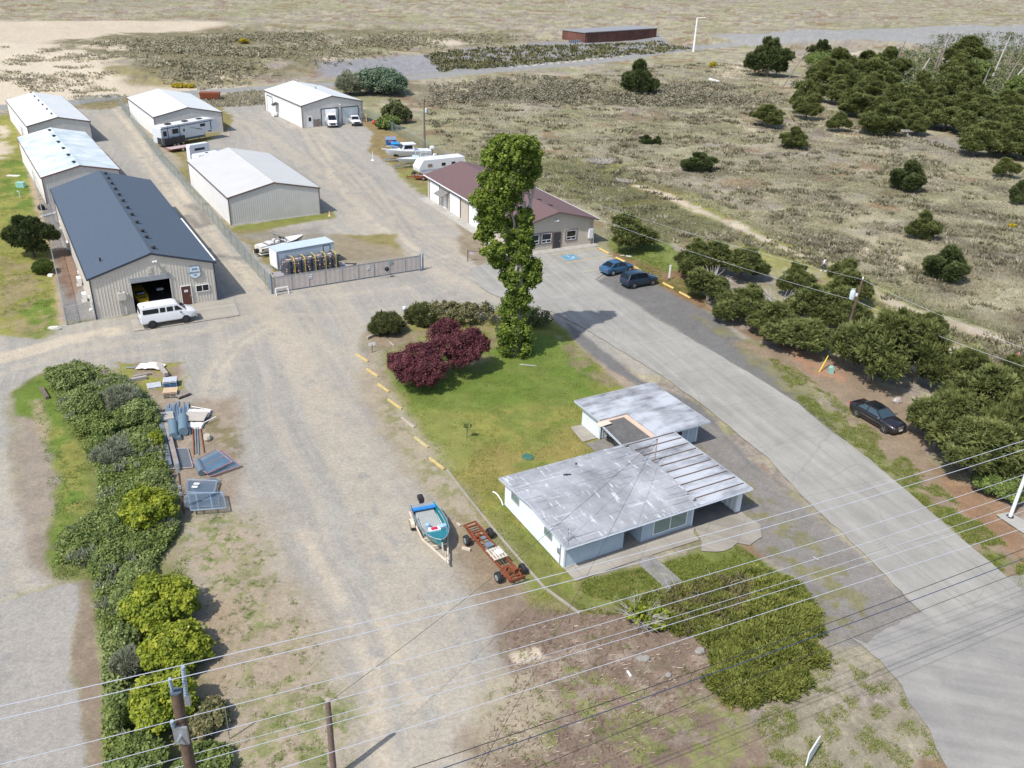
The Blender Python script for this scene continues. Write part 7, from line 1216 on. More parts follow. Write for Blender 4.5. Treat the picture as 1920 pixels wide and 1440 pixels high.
# ------------------------------------------------------------------ fences
M_link = linkmesh_mat('chain_link', (0.36,0.42,0.42), .13, .30); M_linkg = linkmesh_mat('chain_link_green', (0.24,0.36,0.33), .15, .30); M_linkd = linkmesh_mat('wire_mesh_loose', (0.20,0.26,0.31), .30, .16)
def linksheet(name, p0, p1, h0, h1, m, parent):
    """one woven panel between two posts (a sheet with cut-outs, front and back faces)"""
    p0 = Vector(p0); p1 = Vector(p1); L_ = (p1-p0).length
    V = [(*p0.xy,h0),(*p1.xy,h0),(*p1.xy,h1),(*p0.xy,h1)]; me = bpy.data.meshes.new(name); me.from_pydata([tuple(v) for v in V], [], [(0,1,2,3)]); me.materials.append(m)
    a = me.attributes.new('uvw','FLOAT_VECTOR','POINT'); a.data.foreach_set('vector', np.array([0,h0,0,L_,h0,0,L_,h1,0,0,h1,0],np.float32)); me.update(); o = bpy.data.objects.new(name, me); C.objects.link(o); o.parent = parent; return o
def fence(name, label, pts, h=1.9, gap=3.2, m=M_link, postm=M_galv, rail=True, cat='fence'):
    g = [at(*p) for p in pts]; t = thing(name, label, cat, (0,0,0))
    V = []; Fc = []; UV = []; run = 0; rails = MB(); np_ = 0
    for i in range(len(g)-1):
        L_ = (g[i+1]-g[i]).length; n = max(1, round(L_/gap))
        for k in range(n):
            p = g[i].lerp(g[i+1], k/n); b = MB(); b.tube([(p.x,p.y,0),(p.x,p.y,h+.05)], .045, 6)
            if np_ < 100: b.build('post', postm, t)
            np_ += 1
        a, b_ = g[i], g[i+1]; o = len(V); V += [(a.x,a.y,.04),(b_.x,b_.y,.04),(b_.x,b_.y,h),(a.x,a.y,h)]; Fc.append((o,o+1,o+2,o+3)); UV += [run,.04,0, run+L_,.04,0, run+L_,h,0, run,h,0]; run += L_
        if rail: rails.tube([(a.x,a.y,h),(b_.x,b_.y,h)], .03, 6)
    p = g[-1]; b = MB(); b.tube([(p.x,p.y,0),(p.x,p.y,h+.1)], .055, 6); b.build('post', postm, t)
    me = bpy.data.meshes.new('wire_mesh'); me.from_pydata(V, [], Fc); me.materials.append(m); at_ = me.attributes.new('uvw','FLOAT_VECTOR','POINT'); at_.data.foreach_set('vector', np.array(UV,np.float32)); me.update(); o = bpy.data.objects.new('wire_mesh', me); C.objects.link(o); o.parent = t
    if rail: rails.build('top_rail', postm, t)
    return t
fence('chain_link_fence','long chain link fence along the lane east of the left row of buildings',[(224,197),(262,250),(300,300),(335,338),(400,418),(460,490),(512,550)], m=M_linkg)
fence('chain_link_fence','chain link fence from the far workshop past the boats to the office',[(680,222),(700,228),(745,253),(800,285),(845,312),(862,322)], m=M_linkg)
fence('chain_link_fence','chain link fence along the west side of the left row',[(22,200),(45,262),(62,330),(78,395),(97,475),(112,540),(126,610)])
fence('chain_link_fence','chain link fence at the far end of the left lane',[(22,200),(60,204)])
fence('chain_link_fence','chain link fence across the end of the lane by the back road',[(150,196),(224,190)], h=1.6)
fence('chain_link_gate','chain link gate panels closing the strip beside the slate roofed shop',[(127,609),(147,606),(180,600)], h=1.9, gap=2.5, cat='gate')
# slatted privacy gate fence
a = at(512,550); b_ = at(790,506); yw = yaw(a,b_); LG = (b_-a).length; t = thing('slatted_fence', 'long privacy fence with pinkish beige slats in front of the crab pots', 'fence', (a.x,a.y,0), yw)
M_slat = mat('slats', (0.54,0.485,0.445), .7, var=.10, scale=2); M_slat2 = mat('slats_b', (0.48,0.43,0.40), .7, var=.1, scale=2)
b = MB(); x = .25; k = 0
while x < LG-.25: b.cur = (k*7//3)%2; b.box(x,-.015,.18,x+.085,.015,1.85); x += .1; k += 1
b.build('slat', [M_slat, M_slat2], t)
b = MB(); b.tube([(.2,-.03,1.87),(LG-.2,-.03,1.87)],.022); b.tube([(.2,-.03,.16),(LG-.2,-.03,.16)],.022); b.build('rail', M_galv, t)
for k in range(10): x = .2+k*(LG-.4)/9; b = MB(); b.tube([(x,-.045,0),(x,-.045,1.92)],.03); b.build('post', M_galv, t)
for x in (LG*.24, LG*.625): 
    b = MB(); b.box(x-.19,-.06,1.1,x+.19,-.05,1.6); sg_ = b.build('notice', M_white, t); b = MB(); b.box(x-.13,-.07,1.38,x-.04,-.06,1.5); b.box(x+.05,-.07,1.4,x+.14,-.06,1.52); b.box(x-.12,-.07,1.16,x+.12,-.06,1.22); b.build('notice_mark', M_ink, sg_)
x = LG*.78; b = MB(); b.box(x-.12,-.06,1.3,x+.1,-.05,1.75); b.build('teal_notice', mat('teal_sign',(0.12,0.42,0.45),.5), t); b = MB(); b.box(x+.12,-.06,1.35,x+.4,-.05,1.6); b.build('brown_notice', mat('brown_sign',(0.4,0.24,0.18),.6), t)
for (px_, py_, h) in ((510,551,2.3),(788,508,2.1),(793,506,2.0)): 
    p = at(px_,py_); o = thing('gate_post', {510:'thick blue grey gate post at the west end of the slatted fence',788:'left of the two grey posts at the east end of the slatted fence',793:'right of the two grey posts at the east end of the slatted fence'}[px_], 'post', (p.x,p.y,0)); b = MB(); b.tube([(0,0,0),(0,0,h)],.09,10); b.lathe([(.1,0),(.08,.06),(.02,.1)],(0,0,h),n=10); b.build('tube', mat('post_blue',(0.16,0.22,0.30),.5), o)
def prop(name, label, cat, px_, rz=0, z=0, group=None): p = at(px_[0],px_[1],z); return thing(name, label, cat, (p.x,p.y,z), rz, group)
t = prop('sawhorse','white wooden sawhorse barrier by the slatted fence','barrier',(529,552),yw+.05); b = MB(); b.box(-.75,-.05,.72,.75,.05,.86); b.build('beam', M_white, t); b = MB(); [b.beam((s*.7,0,.75),(s*.72,r_*.2,0),.08,.08) for s in (1,-1) for r_ in (1,-1)]; [b.beam((s*.45,0,.72),(s*.68,0,.45),.05,.05) for s in (1,-1)]; b.build('leg', M_white, t)
t = prop('grill','black covered kettle grill on a metal frame by the slatted fence','grill',(726,521),.2); b = MB(); b.lathe([(.02,.0),(.2,.05),(.28,.2),(.26,.38),(.1,.5),(.02,.52)],(0,0,.85),n=14); b.build('bowl', M_black, t, smooth=True); b = MB(); b.tube([(0,0,0),(0,0,.9)],.035); b.tube([(-1.0,0,.75),(.8,0,.75)],.02); b.tube([(-1.0,0,.75),(-.85,0,.35),(-.2,0,.35)],.015); b.tube([(.8,0,.75),(.7,0,.3)],.02); b.build('frame', M_galv, t)
t = prop('chain_barrier','low pole and chain barrier with a small notice beside the poplar','barrier',(877,490),.3); b = MB(); b.tube([(0,0,0),(0,0,1.5)],.05); b.tube([(3.4,0,0),(3.4,0,1.4)],.05); b.tube([(0,0,1.4),(1.7,0,1.1),(3.4,0,1.35)],.02,5); b.build('post', M_darkmetal, t); b = MB(); b.box(.25,-.03,.9,.75,.0,1.15); b.build('notice', mat('lilac_sign',(0.55,0.45,0.6),.6), t)
# parking stops
for i, ((x0,y0),(x1,y1)) in enumerate((((668,663),(690,677)),((688,691),(709,705)),((709,719),(730,734)),((728,748),(753,766)),((753,782),(777,800)),((778,819),(803,838)),((806,858),(833,879)))):
    a = at(x0,y0,.1); b_ = at(x1,y1,.1); t = thing('parking_stop', ['farthest','second','third','fourth','fifth grey unpainted','sixth','nearest'][i]+' concrete parking stop in the line between the track and the lawn', 'parking stop', (*((a+b_)/2).xy,0), yaw(a,b_), 'parking stops beside the lawn'); L_ = (b_-a).length
    b = MB(); b.ext([(-.11,0),(-.08,.14),(.08,.14),(.11,0)], -L_/2, L_/2, axis='x'); b.build('block', M_yellow if i not in (4,) else mat('stop_grey',(0.38,0.34,0.28),.8,var=.2), t, bevel=.015) if i != 5 else b.build('block', mat('stop_worn',(0.45,0.38,0.2),.8,var=.35,scale=6), t, bevel=.015)
for i, ((x0,y0),(x1,y1)) in enumerate((((1124,466),(1142,476)),((1155,483),(1172,491)),((1188,499),(1201,508)),((1243,531),(1263,541)),((1274,548),(1295,559)))):
    a = at(x0,y0,.1); b_ = at(x1,y1,.1); t = thing('parking_stop', ['bright yellow parking stop nearest the office','bright yellow parking stop ahead of the blue sedan','bright yellow parking stop between the two parked cars','bright yellow parking stop right of the crossover','last bright yellow parking stop before the pines'][i], 'parking stop', (*((a+b_)/2).xy,.06), yaw(a,b_), 'parking stops by the office'); L_ = (b_-a).length
    b = MB(); b.ext([(-.13,0),(-.09,.16),(.09,.16),(.13,0)], -L_/2, L_/2, axis='x'); b.build('block', mat('bright_yellow',(0.62,0.45,0.15),.6,var=.08), t, bevel=.015)
# painted bay lines, wheelchair emblem
M_line = mat('line_yellow', (0.50,0.40,0.16), .8, var=.35, scale=3); 
def stripe(x0,y0,x1,y1,w_=.12,m=M_line): a = at(x0,y0); b_ = at(x1,y1); n_ = Vector((-(b_-a).y,(b_-a).x,0)).normalized()*w_/2; o = MB().add([(a.x-n_.x,a.y-n_.y,.080),(b_.x-n_.x,b_.y-n_.y,.080),(b_.x+n_.x,b_.y+n_.y,.080),(a.x+n_.x,a.y+n_.y,.080)],[(0,1,2,3)]).build('road_marking', m); o['kind'] = 'structure'
stripe(1037,478,1124,465.5); stripe(1062,494,1150,479.5); stripe(1092,511,1146,503,.09)
a = at(1058,484.5); yw2 = yaw(at(1037,478),at(1124,465.5)); t = MB(); R_ = Matrix.Translation((a.x,a.y,.081)) @ Matrix.Rotation(yw2,4,'Z')
t.add([R_@Vector(v) for v in ((-.1,-1.0,0),(1.75,-1.0,0),(1.75,.8,0),(-.1,.8,0))],[(0,1,2,3)]); o = t.build('road_marking', mat('bay_blue',(0.10,0.27,0.38),.8,var=.2,scale=3)); o['kind'] = 'structure'
b = MB(); b.add([R_@Vector((.8+.42*math.cos(k*.35-2.6)*s_,-.25+.42*math.sin(k*.35-2.6)*s_,.004)) for k in range(14) for s_ in (1,.78)],[(2*k,2*k+2,2*k+3,2*k+1) for k in range(13)]); b.add([R_@Vector((*v,.004)) for v in ((.68,.0),(.80,.0),(.80,.55),(.68,.55))],[(0,1,2,3)]); b.add([R_@Vector((*v,.004)) for v in ((.8,.0),(1.2,.0),(1.2,.1),(.8,.1))],[(0,1,2,3)]); b.add([R_@Vector((*v,.004)) for v in ((1.15,.05),(1.35,-.4),(1.44,-.36),(1.25,.1))],[(0,1,2,3)]); o = b.build('road_marking', mat('mark_white',(0.6,0.62,0.62),.8,var=.2)); o['kind'] = 'structure'
# lawn kerb
for nm, pl in (('lawn_kerb',[(838,883),(870,925),(910,975),(960,1035),(1020,1103),(1087,1152)]),):
    g = [at(*p) for p in pl]; b = MB(); [b.beam((g[i].x,g[i].y,.06),(g[i+1].x,g[i+1].y,.06),.14,.14) for i in range(len(g)-1)]; o = b.build(nm, mat('kerb_grey',(0.31,0.28,0.235),.9,var=.15)); o['kind'] = 'structure'
# ------------------------------------------------------------------ utility poles and wires
def upole(name, label, base, topx, topy, r0=.16, r1=.11, h=None, m=M_pole):
    p = at(*base); h = h or height_to(p, topy); q_ = proj((p.x,p.y,h)); dx = (topx-q_[0])/ppm((p.x,p.y,h)); t = thing(name, label, 'utility pole', (p.x,p.y,0)); b = MB(); b.tube([(0,0,-.2),(dx*.5,0,h*.5),(dx,0,h)],[r0,(r0+r1)/2,r1],10); b.build('pole', m, t); return t, Vector((p.x+dx,p.y,h)), dx, h, p
t, TP, dx, h, p = upole('utility_pole','leaning brown utility pole with a grey transformer among the pines',(1576,664),1617.5,524)
b = MB(); zz = h-1.6; b.lathe([(.25,0),(.26,.05),(.26,.75),(.2,.85)],(dx*(zz/h)-.55,0,zz-.4),n=14); tr = b.build('transformer', mat('transformer_grey',(0.50,0.56,0.60),.5), t, smooth=True); b = MB(); [b.tube([(dx*(zz/h)-.55+s*.12,0,zz+.4),(dx*(zz/h)-.55+s*.14,0,zz+.68)],.035,6) for s in (-1,0,1)]; b.box(dx*(zz/h)-.35,-.08,zz-.1,dx*(zz/h)-.05,.08,zz+.2); b.build('bushing', M_white, tr)
b = MB(); b.lathe([(.04,0),(.08,.08),(.05,.16),(.08,.24),(.03,.3)],(dx,0,h),n=10); b.build('insulator', M_white, t)
ga = at(1536,698); o = thing('guy_wire','guy wire with a yellow guard anchoring the transformer pole','guy wire',(ga.x,ga.y,0)); top = TP-Vector((ga.x,ga.y,0))+Vector((-.1,0,-2.6)); b = MB(); b.tube([(0,0,0),tuple(top)],.02,5); b.build('cable', M_darkmetal, o); b = MB(); b.tube([(0,0,0),tuple(top*.24)],.055,6); b.build('guard', mat('guard_yellow',(0.65,0.5,0.03),.5), o)
t, TP2, dx2, h2, p2 = upole('utility_pole','far utility pole with a pale conduit beside the boats',(797,277),795,187,.14,.10); b = MB(); b.tube([(-.32,-.1,0),(-.32,-.1,h2*.72)],.09,8); b.build('conduit', M_galv, t); b = MB(); b.lathe([(.25,0),(.25,.7),(.1,.8)],(.28,0,h2*.74),n=10); b.build('transformer', mat('transformer_grey',(0.5,0.56,0.6),.5), t); b = MB(); b.beam((-.4,0,h2*.72),(.4,0,h2*.72),.1,.1); b.build('crossarm', M_pole, t)
pb = at(330,1297,17.2); t = thing('utility_pole','tall dark utility pole with insulators rising at the bottom left','utility pole',(pb.x,pb.y,0)); b = MB(); b.tube([(0,0,-.3),(0,0,17.2)],[.24,.155],14); b.build('pole', M_pole, t, smooth=True); b = MB(); b.lathe([(.16,0),(.16,.02)],(0,0,17.2),n=14); b.build('cap', mat('cap_slate',(0.08,0.11,0.14),.7), t)
M_ins = mat('insulator_blue', (0.30,0.38,0.46), .35)
def insul(a, b2, r, n_=11):
    b = MB(); a = Vector(a); b2 = Vector(b2); pts = []; rs = []
    for k in range(n_*2+1): pts.append(a.lerp(b2,k/(n_*2))); rs.append(r if k%2 else r*.72)
    b.tube(pts, rs, 10); o = b.build('insulator', M_ins, t); return o
i1 = at(343,1250,18.3)-Vector((pb.x,pb.y,0)); insul((.26,0,17.05),tuple(i1),.065); i2 = at(318,1272,18.0)-Vector((pb.x,pb.y,0)); insul((-.12,.05,17.1),tuple(i2),.05); i3 = at(322,1352,16.4)-Vector((pb.x,pb.y,0)); insul((-.2,-.05,15.7),tuple(i3),.07,4)
b = MB(); b.obox((.28,0,16.9),(.14,.1,.35)); b.box(-.2,-.22,15.4,.2,-.14,16.05); b.tube([(0,-.2,15.7),(0,-.45,15.75)],.05); b.build('bracket', M_galv, t)
W_AL = mat('wire_pale', (0.58,0.60,0.66), .45, .3, var=0); W_DK = mat('wire_dark', (0.03,0.03,0.035), .6, var=0)
def wire(label, P0, P1, r, m, sag=.5, n=28):
    P0 = Vector(P0); P1 = Vector(P1); o = thing('power_line', label, 'power line', P0); b = MB(); b.tube([P0.lerp(P1,k/n)-P0-Vector((0,0,4*sag*(k/n)*(1-k/n))) for k in range(n+1)], r*.7, 6); b.build('cable', m, o)
def span(label, px0, z0, pxm, px1, z1, r=.018, m=W_AL, extL=1.0, extR=1.0):
    """a sagging span through three sighted points, drawn on to both poles outside the frame"""
    A = at(*px0, z0); B = at(*px1, z1); d_ = B-A; lo, hi = -6.0, 6.0; Mx = A.lerp(B,.5)
    tm = min((abs(proj(A.lerp(B,k/200))[0]-pxm[0]),k/200) for k in range(201))[1]; Mp = A.lerp(B,tm)
    for _ in range(40):
        s_ = (lo+hi)/2
        if proj(Mp-Vector((0,0,4*s_*tm*(1-tm))))[1] > pxm[1]: hi = s_
        else: lo = s_
    sag = (lo+hi)/2; o = thing('power_line', label, 'power line', A); b = MB(); n = 44; b.tube([d_*q_-Vector((0,0,4*sag*q_*(1-q_))) for q_ in [(-.35+1.7*k/n) for k in range(n+1)]], r*.6, 5); b.build('cable', m, o)
span('highest pale power line, from the right insulator of the tall pole', (343,1247), 18.3, (1050,1075), (1920,826), 18.0, .02); span('second pale power line, from the left insulator of the tall pole', (318,1275), 18.0, (1050,1094), (1920,843), 17.6, .02)
span('third pale power line from the top of the picture\'s bundle', (322,1352), 16.4, (1050,1158), (1920,890), 15.8, .018); span('fourth pale power line of the bundle, above the post top', (520,1342), 11.5, (1050,1194), (1920,920), 11.5, .02); span('fifth pale power line of the bundle, thin', (560,1360), 11.0, (1050,1220), (1920,941), 11.0, .016); span('sixth pale power line of the bundle, close under the fifth', (620,1358), 10.6, (1050,1234), (1920,958), 10.6, .02); span('lowest pale power line of the bundle', (780,1360), 10.0, (1180,1232), (1920,990), 10.0, .022)
span('upper dark communication cable at the bottom right', (1012,1360), 8.4, (1440,1211), (1920,1029), 8.4, .028, W_DK); span('middle dark communication cable at the bottom right', (1062,1360), 8.0, (1440,1226), (1920,1047), 8.0, .034, mat('cable_navy',(0.03,0.045,0.10),.5,var=0)); span('lower dark communication cable at the bottom right', (1195,1360), 7.4, (1560,1210), (1920,1070), 7.4, .022, W_DK)
hm = lambda x, y, z: Vector((*hf(x,y), z)); pst = at(614,1312,5.2)
wire('thin service drop from the house mast to the short wooden post', hm(10.78,5.01,4.3), (pst.x,pst.y,5.0), .016, W_DK, .5); wire('second thin service drop from the house mast toward the road', hm(10.78,5.01,4.3), at(900,1440,7.4), .014, W_DK, .5)
t = thing('wooden_post','short round wooden post at the bottom of the gravel track','utility pole',(pst.x,pst.y,0)); b = MB(); b.tube([(0,0,-.2),(0,0,5.2)],[.17,.13],12); b.build('post', mat('post_brown',(0.17,0.12,0.10),.9,var=.3,scale=8), t, smooth=True); b = MB(); b.lathe([(.132,0),(.132,.01)],(0,0,5.2),n=12); b.build('cut_top', M_wood, t)
wire('upper line from the transformer pole along the pine row to the right', TP, at(1975,672,7.0), .016, W_AL, .3); wire('upper line from the transformer pole toward the office', TP, at(1110,380,7.5), .014, W_AL, .3); wire('lower line from the transformer pole to the right', TP-Vector((.1,0,2.2)), at(1960,700,5.6), .02, W_AL, .3); wire('lower line from the transformer pole toward the office roof', TP-Vector((.1,0,2.2)), at(1116,408,4.3), .018, W_AL, .4)
wp = at(1893,971); t = thing('white_pole','tall white leaning pole on a concrete pad at the right edge','pole',(wp.x,wp.y,0)); hh_ = 9.0; q_ = proj((wp.x,wp.y,3.4)); dxx = (1921-q_[0])/ppm((wp.x,wp.y,3.4))/3.4; b = MB(); b.tube([(0,0,0),(dxx*hh_,0,hh_)],[.13,.11],12); b.build('pole', M_white, t, smooth=True); b = MB(); b.lathe([(.25,0),(.25,.05)],(0,0,0.1),n=12); b.build('base_plate', M_darkmetal, t)
sheet('concrete_pad', [(1866,967),(1890,962),(1935,985),(1960,1010),(1940,1015),(1915,1000)], .10, M_conc)
# far street lamp pole and rusty wall
lp = at(1300,97); t = thing('street_lamp','white lamp pole beside the far road junction','street lamp',(lp.x,lp.y,0)); b = MB(); b.tube([(0,0,0),(0,0,12)],[.4,.28],8); b.build('pole', M_white, t); b = MB(); b.beam((0,0,12),(3,0,12.3),.25,.25); b.build('arm', M_white, t)
a = at(1096,88); b_ = at(1213,79); yw = yaw(a,b_); LW = (b_-a).length+6; t = thing('rusty_shed','long rusty corrugated metal building beyond the back road','shed',(a.x,a.y,0),yw); b = MB(); ribwall(b,0,LW,5,0,0,pitch=1.2,dep=.15); ribwall(b,0,12,5,0,0,axis='y',pitch=1.2,dep=.15); ribwall(b,0,12,5,0,LW,axis='y',pitch=1.2,dep=.15,flip=-1); b.add([(0,12,0),(LW,12,0),(LW,12,5),(0,12,5)],[(0,1,2,3)]); b.build('wall', mat('rusty_sheet',(0.13,0.055,0.04),.8,var=.35,scale=.2), t); b = MB(); b.box(-.3,-.3,5,LW+.3,12.3,5.3); b.build('roof', mat('shed_roof',(0.25,0.25,0.26),.7), t)
b = MB(); ribwall(b,-7,0,2.5,0,2,pitch=1.2,dep=.15); o = b.build('lean_to', mat('lean_grey',(0.25,0.27,0.31),.6), t)
# ------------------------------------------------------------------ junk yard
jp = lambda x, y, z=0: at(x, y, z)
def pallet(label, c, rz, n=1, m=None, top=None, L_=1.15, tilt=0):
    t = thing('pallet', label, 'pallet', (c.x,c.y,c.z), rz); m = m or M_wood
    for k in range(n):
        z = k*.15; b = MB(); [b.box(x,-.5,z+.02,x+.08,.5,z+.11) for x in (-.56,-.04,.48)]; [b.box(-.58,-.5+j*.128,z+.11,.58,-.41+j*.128,z+.13) for j in range(8)]; [b.box(-.58,y,z,.58,y+.09,z+.02) for y in (-.5,-.04,.41)]; b.build('boards', (top or m) if k == n-1 else m, t)
    t.rotation_euler.x = tilt; return t
M_palg = mat('pallet_grey', (0.52,0.54,0.58), .85, var=.1); M_palt = mat('pallet_tan', (0.60,0.44,0.29), .85, var=.12, scale=4)
pallet('pale grey pallet lying on the grass nearest the shrubs', jp(289,724), .45, 1, M_palg); pallet('blue edged stack of grey pallets', jp(320,722), .3, 4, mat('pallet_blue',(0.10,0.20,0.36),.8), M_palg); pallet('tan topped stack of pallets in front of the blue edged stack', jp(321,742), .25, 4, M_wood, M_palt); pallet('dark weathered pallet leaning right of the tan stack', jp(341,742), .9, 2, mat('pallet_dark',(0.12,0.10,0.085),.9), M_wood)
def beamthing(name, label, cat, a, b_, w_, h_, m, z=None, part='timber'):
    a = Vector(a); b_ = Vector(b_); t = thing(name, label, cat, a); b = MB(); b.beam((0,0,0),tuple(b_-a),w_,h_); b.build(part, m, t); return t
beamthing('timber_beam','grey squared timber lying below the thinner one','timber',jp(239,714,.15),jp(275,707,.15),.32,.3,mat('timber_grey',(0.36,0.33,0.30),.9,var=.2,scale=4)); beamthing('timber_beam','thin dark timber lying above the squared one','timber',jp(250,707,.12),jp(282,700,.12),.2,.2,M_wood); beamthing('timber_beam','long grey timber leaning beside the white tarp','timber',jp(297,683,.3),jp(312,702,.3),.35,.3,mat('timber_grey',(0.36,0.33,0.30),.9)); beamthing('timber_beam','rotting brown log on the grass at the left','timber',jp(77,727,.15),jp(89,746,.15),.3,.25,mat('rotting',(0.14,0.11,0.09),.95,var=.3,scale=3))
t = prop('tarp','crumpled white tarp beside the long timber','tarp',(283,690)); r = np.random.default_rng(3); n = 15; X, Y = np.meshgrid(np.linspace(-1.2,1.2,n),np.linspace(-.6,.6,n)); Z = .12+.28*fbm(X.ravel()+9,Y.ravel()+4,.35,3,4).reshape(n,n)*(1-(X/1.3)**2); i = (np.arange(n-1)[:,None]*n+np.arange(n-1)).ravel(); npmesh('sheet', np.stack([X.ravel(),Y.ravel(),Z.ravel()],1), np.stack([i,i+1,i+n+1,i+n],1), [mat('tarp_white',(0.68,0.62,0.56),.8,var=.1)], t)
b = MB(); b.beam((-2.2,-.3,.06),(-.9,0,.1),.22,.04); b.build('strap_end', M_galv, t)
M_pipe = mat('pipe_galv', (0.36,0.45,0.53), .35, .6, var=.1)
rr2 = random.Random(9); prev = None
for k in range(26):
    x0 = 312+k*1.75; a = jp(x0+rr2.uniform(-1,1), 762+rr2.uniform(-8,10)-k*.25, .08+.05*(k%3)); b_ = jp(x0-6+rr2.uniform(-2,2)+k*.25, 800+rr2.uniform(-4,4), .08+.05*(k%3)); t = thing('steel_pipe','galvanised steel fence pipe lying in the pile beside the wire rolls','pipe',a,0,'galvanised pipes in the junk pile'); b = MB(); b.tube([(0,0,0),tuple(b_-a)],rr2.choice([.03,.045,.06]),7); b.build('tube', M_pipe, t)
t = thing('steel_pipe','thick bright galvanised pipe right of the wire rolls','pipe',jp(351,757,.1)); b = MB(); b.tube([(0,0,0),tuple(jp(356,814,.1)-jp(351,757,.1))],.075,8); b.build('tube', M_pipe, t)
def roll(label, a, b_, r, m=None): t = thing('wire_roll', label, 'wire roll', (a.x,a.y,0)); d_ = b_-a; b = MB(); b.tube([(0,0,r),(d_.x,d_.y,r)],[r,r*.97],16,False); b.tube([(d_.x*.999,d_.y*.999,r),(d_.x*1.0,d_.y*1.0,r)],[r*.97,.1],16,True); b.tube([(0,0,r),(d_.x*.02,d_.y*.02,r)],[.1,r],16,True); b.build('coil', m or mat('roll_mesh',(0.16,0.24,0.29),.7,.3,var=.3,scale=30,stretch=(1,1,1)), t, smooth=True)
roll('large roll of chain link wire standing nearest the thick pipe', jp(344,790), jp(345,818), .40); roll('roll of chain link wire left of the large one', jp(325,800), jp(327,826), .36); roll('narrow roll of chain link wire between the two big ones', jp(333,800), jp(337,826), .18)
beamthing('concrete_block','flat grey slab resting at the head of the pipe pile','slab',jp(301,782,.35),jp(325,778,.35),1.3,.12,M_conc)
t = prop('scrap_pile','small heap of galvanised fittings under the grey slab','scrap',(320,792)); b = MB(); [b.obox((rr2.uniform(-.8,.8),rr2.uniform(-.5,.5),rr2.uniform(.05,.3)),(rr2.uniform(.1,.35),.08,.08),rr2.uniform(0,3),rr2.uniform(-.5,.5)) for _ in range(60)]; b.build('fittings', M_pipe, t)
t = prop('board_stack','weathered board on white bags beside the galvanised pipes','boards',(368,788),.05); b = MB(); b.box(-.85,-.75,.35,.85,.75,.42); b.build('board', mat('board_ply',(0.42,0.38,0.33),.85,var=.15,stretch=(1,6,1)), t)
for (y0, y1, nm) in ((.5,1.5,'upper'),(-1.5,-.7,'lower')):
    b = MB(); r3 = random.Random(int(y0*10)); b.loft([[(-.95+.05*k_,y0+r3.uniform(-.08,.08),.02),(-.95+.05*k_,y1+r3.uniform(-.08,.08),.02),(-.95+.05*k_,y1,.22+r3.uniform(-.05,.05)),(-.95+.05*k_,y0,.26+r3.uniform(-.05,.05))] for k_ in range(0,38,4)]); b.build('white_bag', M_white, t)
b = MB(); b.tube([(.9,-.9,.3),(1.6,.1,.3)],.04); b.build('white_rod', M_white, t); b = MB(); b.tube([(-.95,2.0,.2),(.7,1.5,.2)],.03); b.build('white_rod', M_white, t)
for i, (x0,y0,x1,y1,m) in enumerate(((366,796,368,850,M_pipe),(370,796,373,852,M_pipe),(361,797,364,852,M_rust),(375,797,383,848,M_rust))): t = thing('long_pipe', ['left of the two long grey pipes below the white bags','right of the two long grey pipes below the white bags','long thin rusty pipe left of the grey pair','long thin rusty pipe right of the grey pair'][i], 'pipe', jp(x0,y0,.1)); b = MB(); b.tube([(0,0,0),tuple(jp(x1,y1,.06)-jp(x0,y0,.1))],.045,6); b.build('tube', m, t)
beamthing('utility_pole_log','long grey pole section lying through the first mesh panel','pole section',jp(312,795,.25),jp(333,878,.25),.34,.3,mat('log_grey',(0.27,0.235,0.21),.9,var=.2)); beamthing('utility_pole_log','blue grey pipe section lying left of the long pole','pole section',jp(303,795,.2),jp(318,874,.2),.36,.3,mat('log_blue',(0.14,0.17,0.21),.7,var=.2))
def gatepanel(label, corners, m=M_linkd, fm=M_galv, bars=(), z=.12, r=.035, name='mesh_panel'):
    g = [at(x,y,z) for x,y in corners]; t = thing(name, label, 'fence panel', g[0]); L0 = (g[1]-g[0]).length; L1 = (g[3]-g[0]).length
    V = [tuple(q_-g[0]) for q_ in g]; me = bpy.data.meshes.new('wire_mesh'); me.from_pydata(V,[],[(0,1,2,3)]); me.materials.append(m); a = me.attributes.new('uvw','FLOAT_VECTOR','POINT'); a.data.foreach_set('vector', np.array([0,0,0,L0,0,0,L0,L1,0,0,L1,0],np.float32)); me.update(); o = bpy.data.objects.new('wire_mesh', me); C.objects.link(o); o.parent = t
    b = MB(); [b.tube([V[k],V[(k+1)%4]],r,6) for k in range(4)]
    for f_, ax in bars:
        A = Vector(V[0]).lerp(Vector(V[1]),f_) if ax else Vector(V[0]).lerp(Vector(V[3]),f_); B = Vector(V[3]).lerp(Vector(V[2]),f_) if ax else Vector(V[1]).lerp(Vector(V[2]),f_); b.tube([A,B],r,6)
    b.build('frame', fm, t); return t
gatepanel('mesh panel with a rusty right edge lying beside the long pole', [(300,842),(352,840),(362,876),(308,880)], fm=mat('frame_worn',(0.33,0.20,0.17),.7,var=.5,scale=2,col2=(0.4,0.42,0.45)))
M_fence_r = mat('frame_redbrown', (0.34,0.17,0.15), .7, var=.3, scale=3); M_linkb = linkmesh_mat('wire_mesh_blue', (0.17,0.28,0.38), .42, .13)
gatepanel('blue grey mesh gate with a red brown frame on the pile', [(361,866),(406,842),(436,866),(388,888)], M_linkb, M_fence_r, ((.5,0),), z=.45); gatepanel('second blue grey mesh gate lying under the first', [(365,872),(418,845),(452,873),(395,893)], M_linkb, M_fence_r, (), z=.2)
roll('crushed roll of blue grey mesh under the mesh gates', jp(371,873), jp(380,893), .30, mat('roll_mesh2',(0.15,0.20,0.24),.7,.3,var=.3,scale=20)); gatepanel('loose sheet of chain link between the gates and the pale frames', [(368,903),(400,895),(414,900),(405,908)], M_linkd, M_galv, z=.1, r=.015)
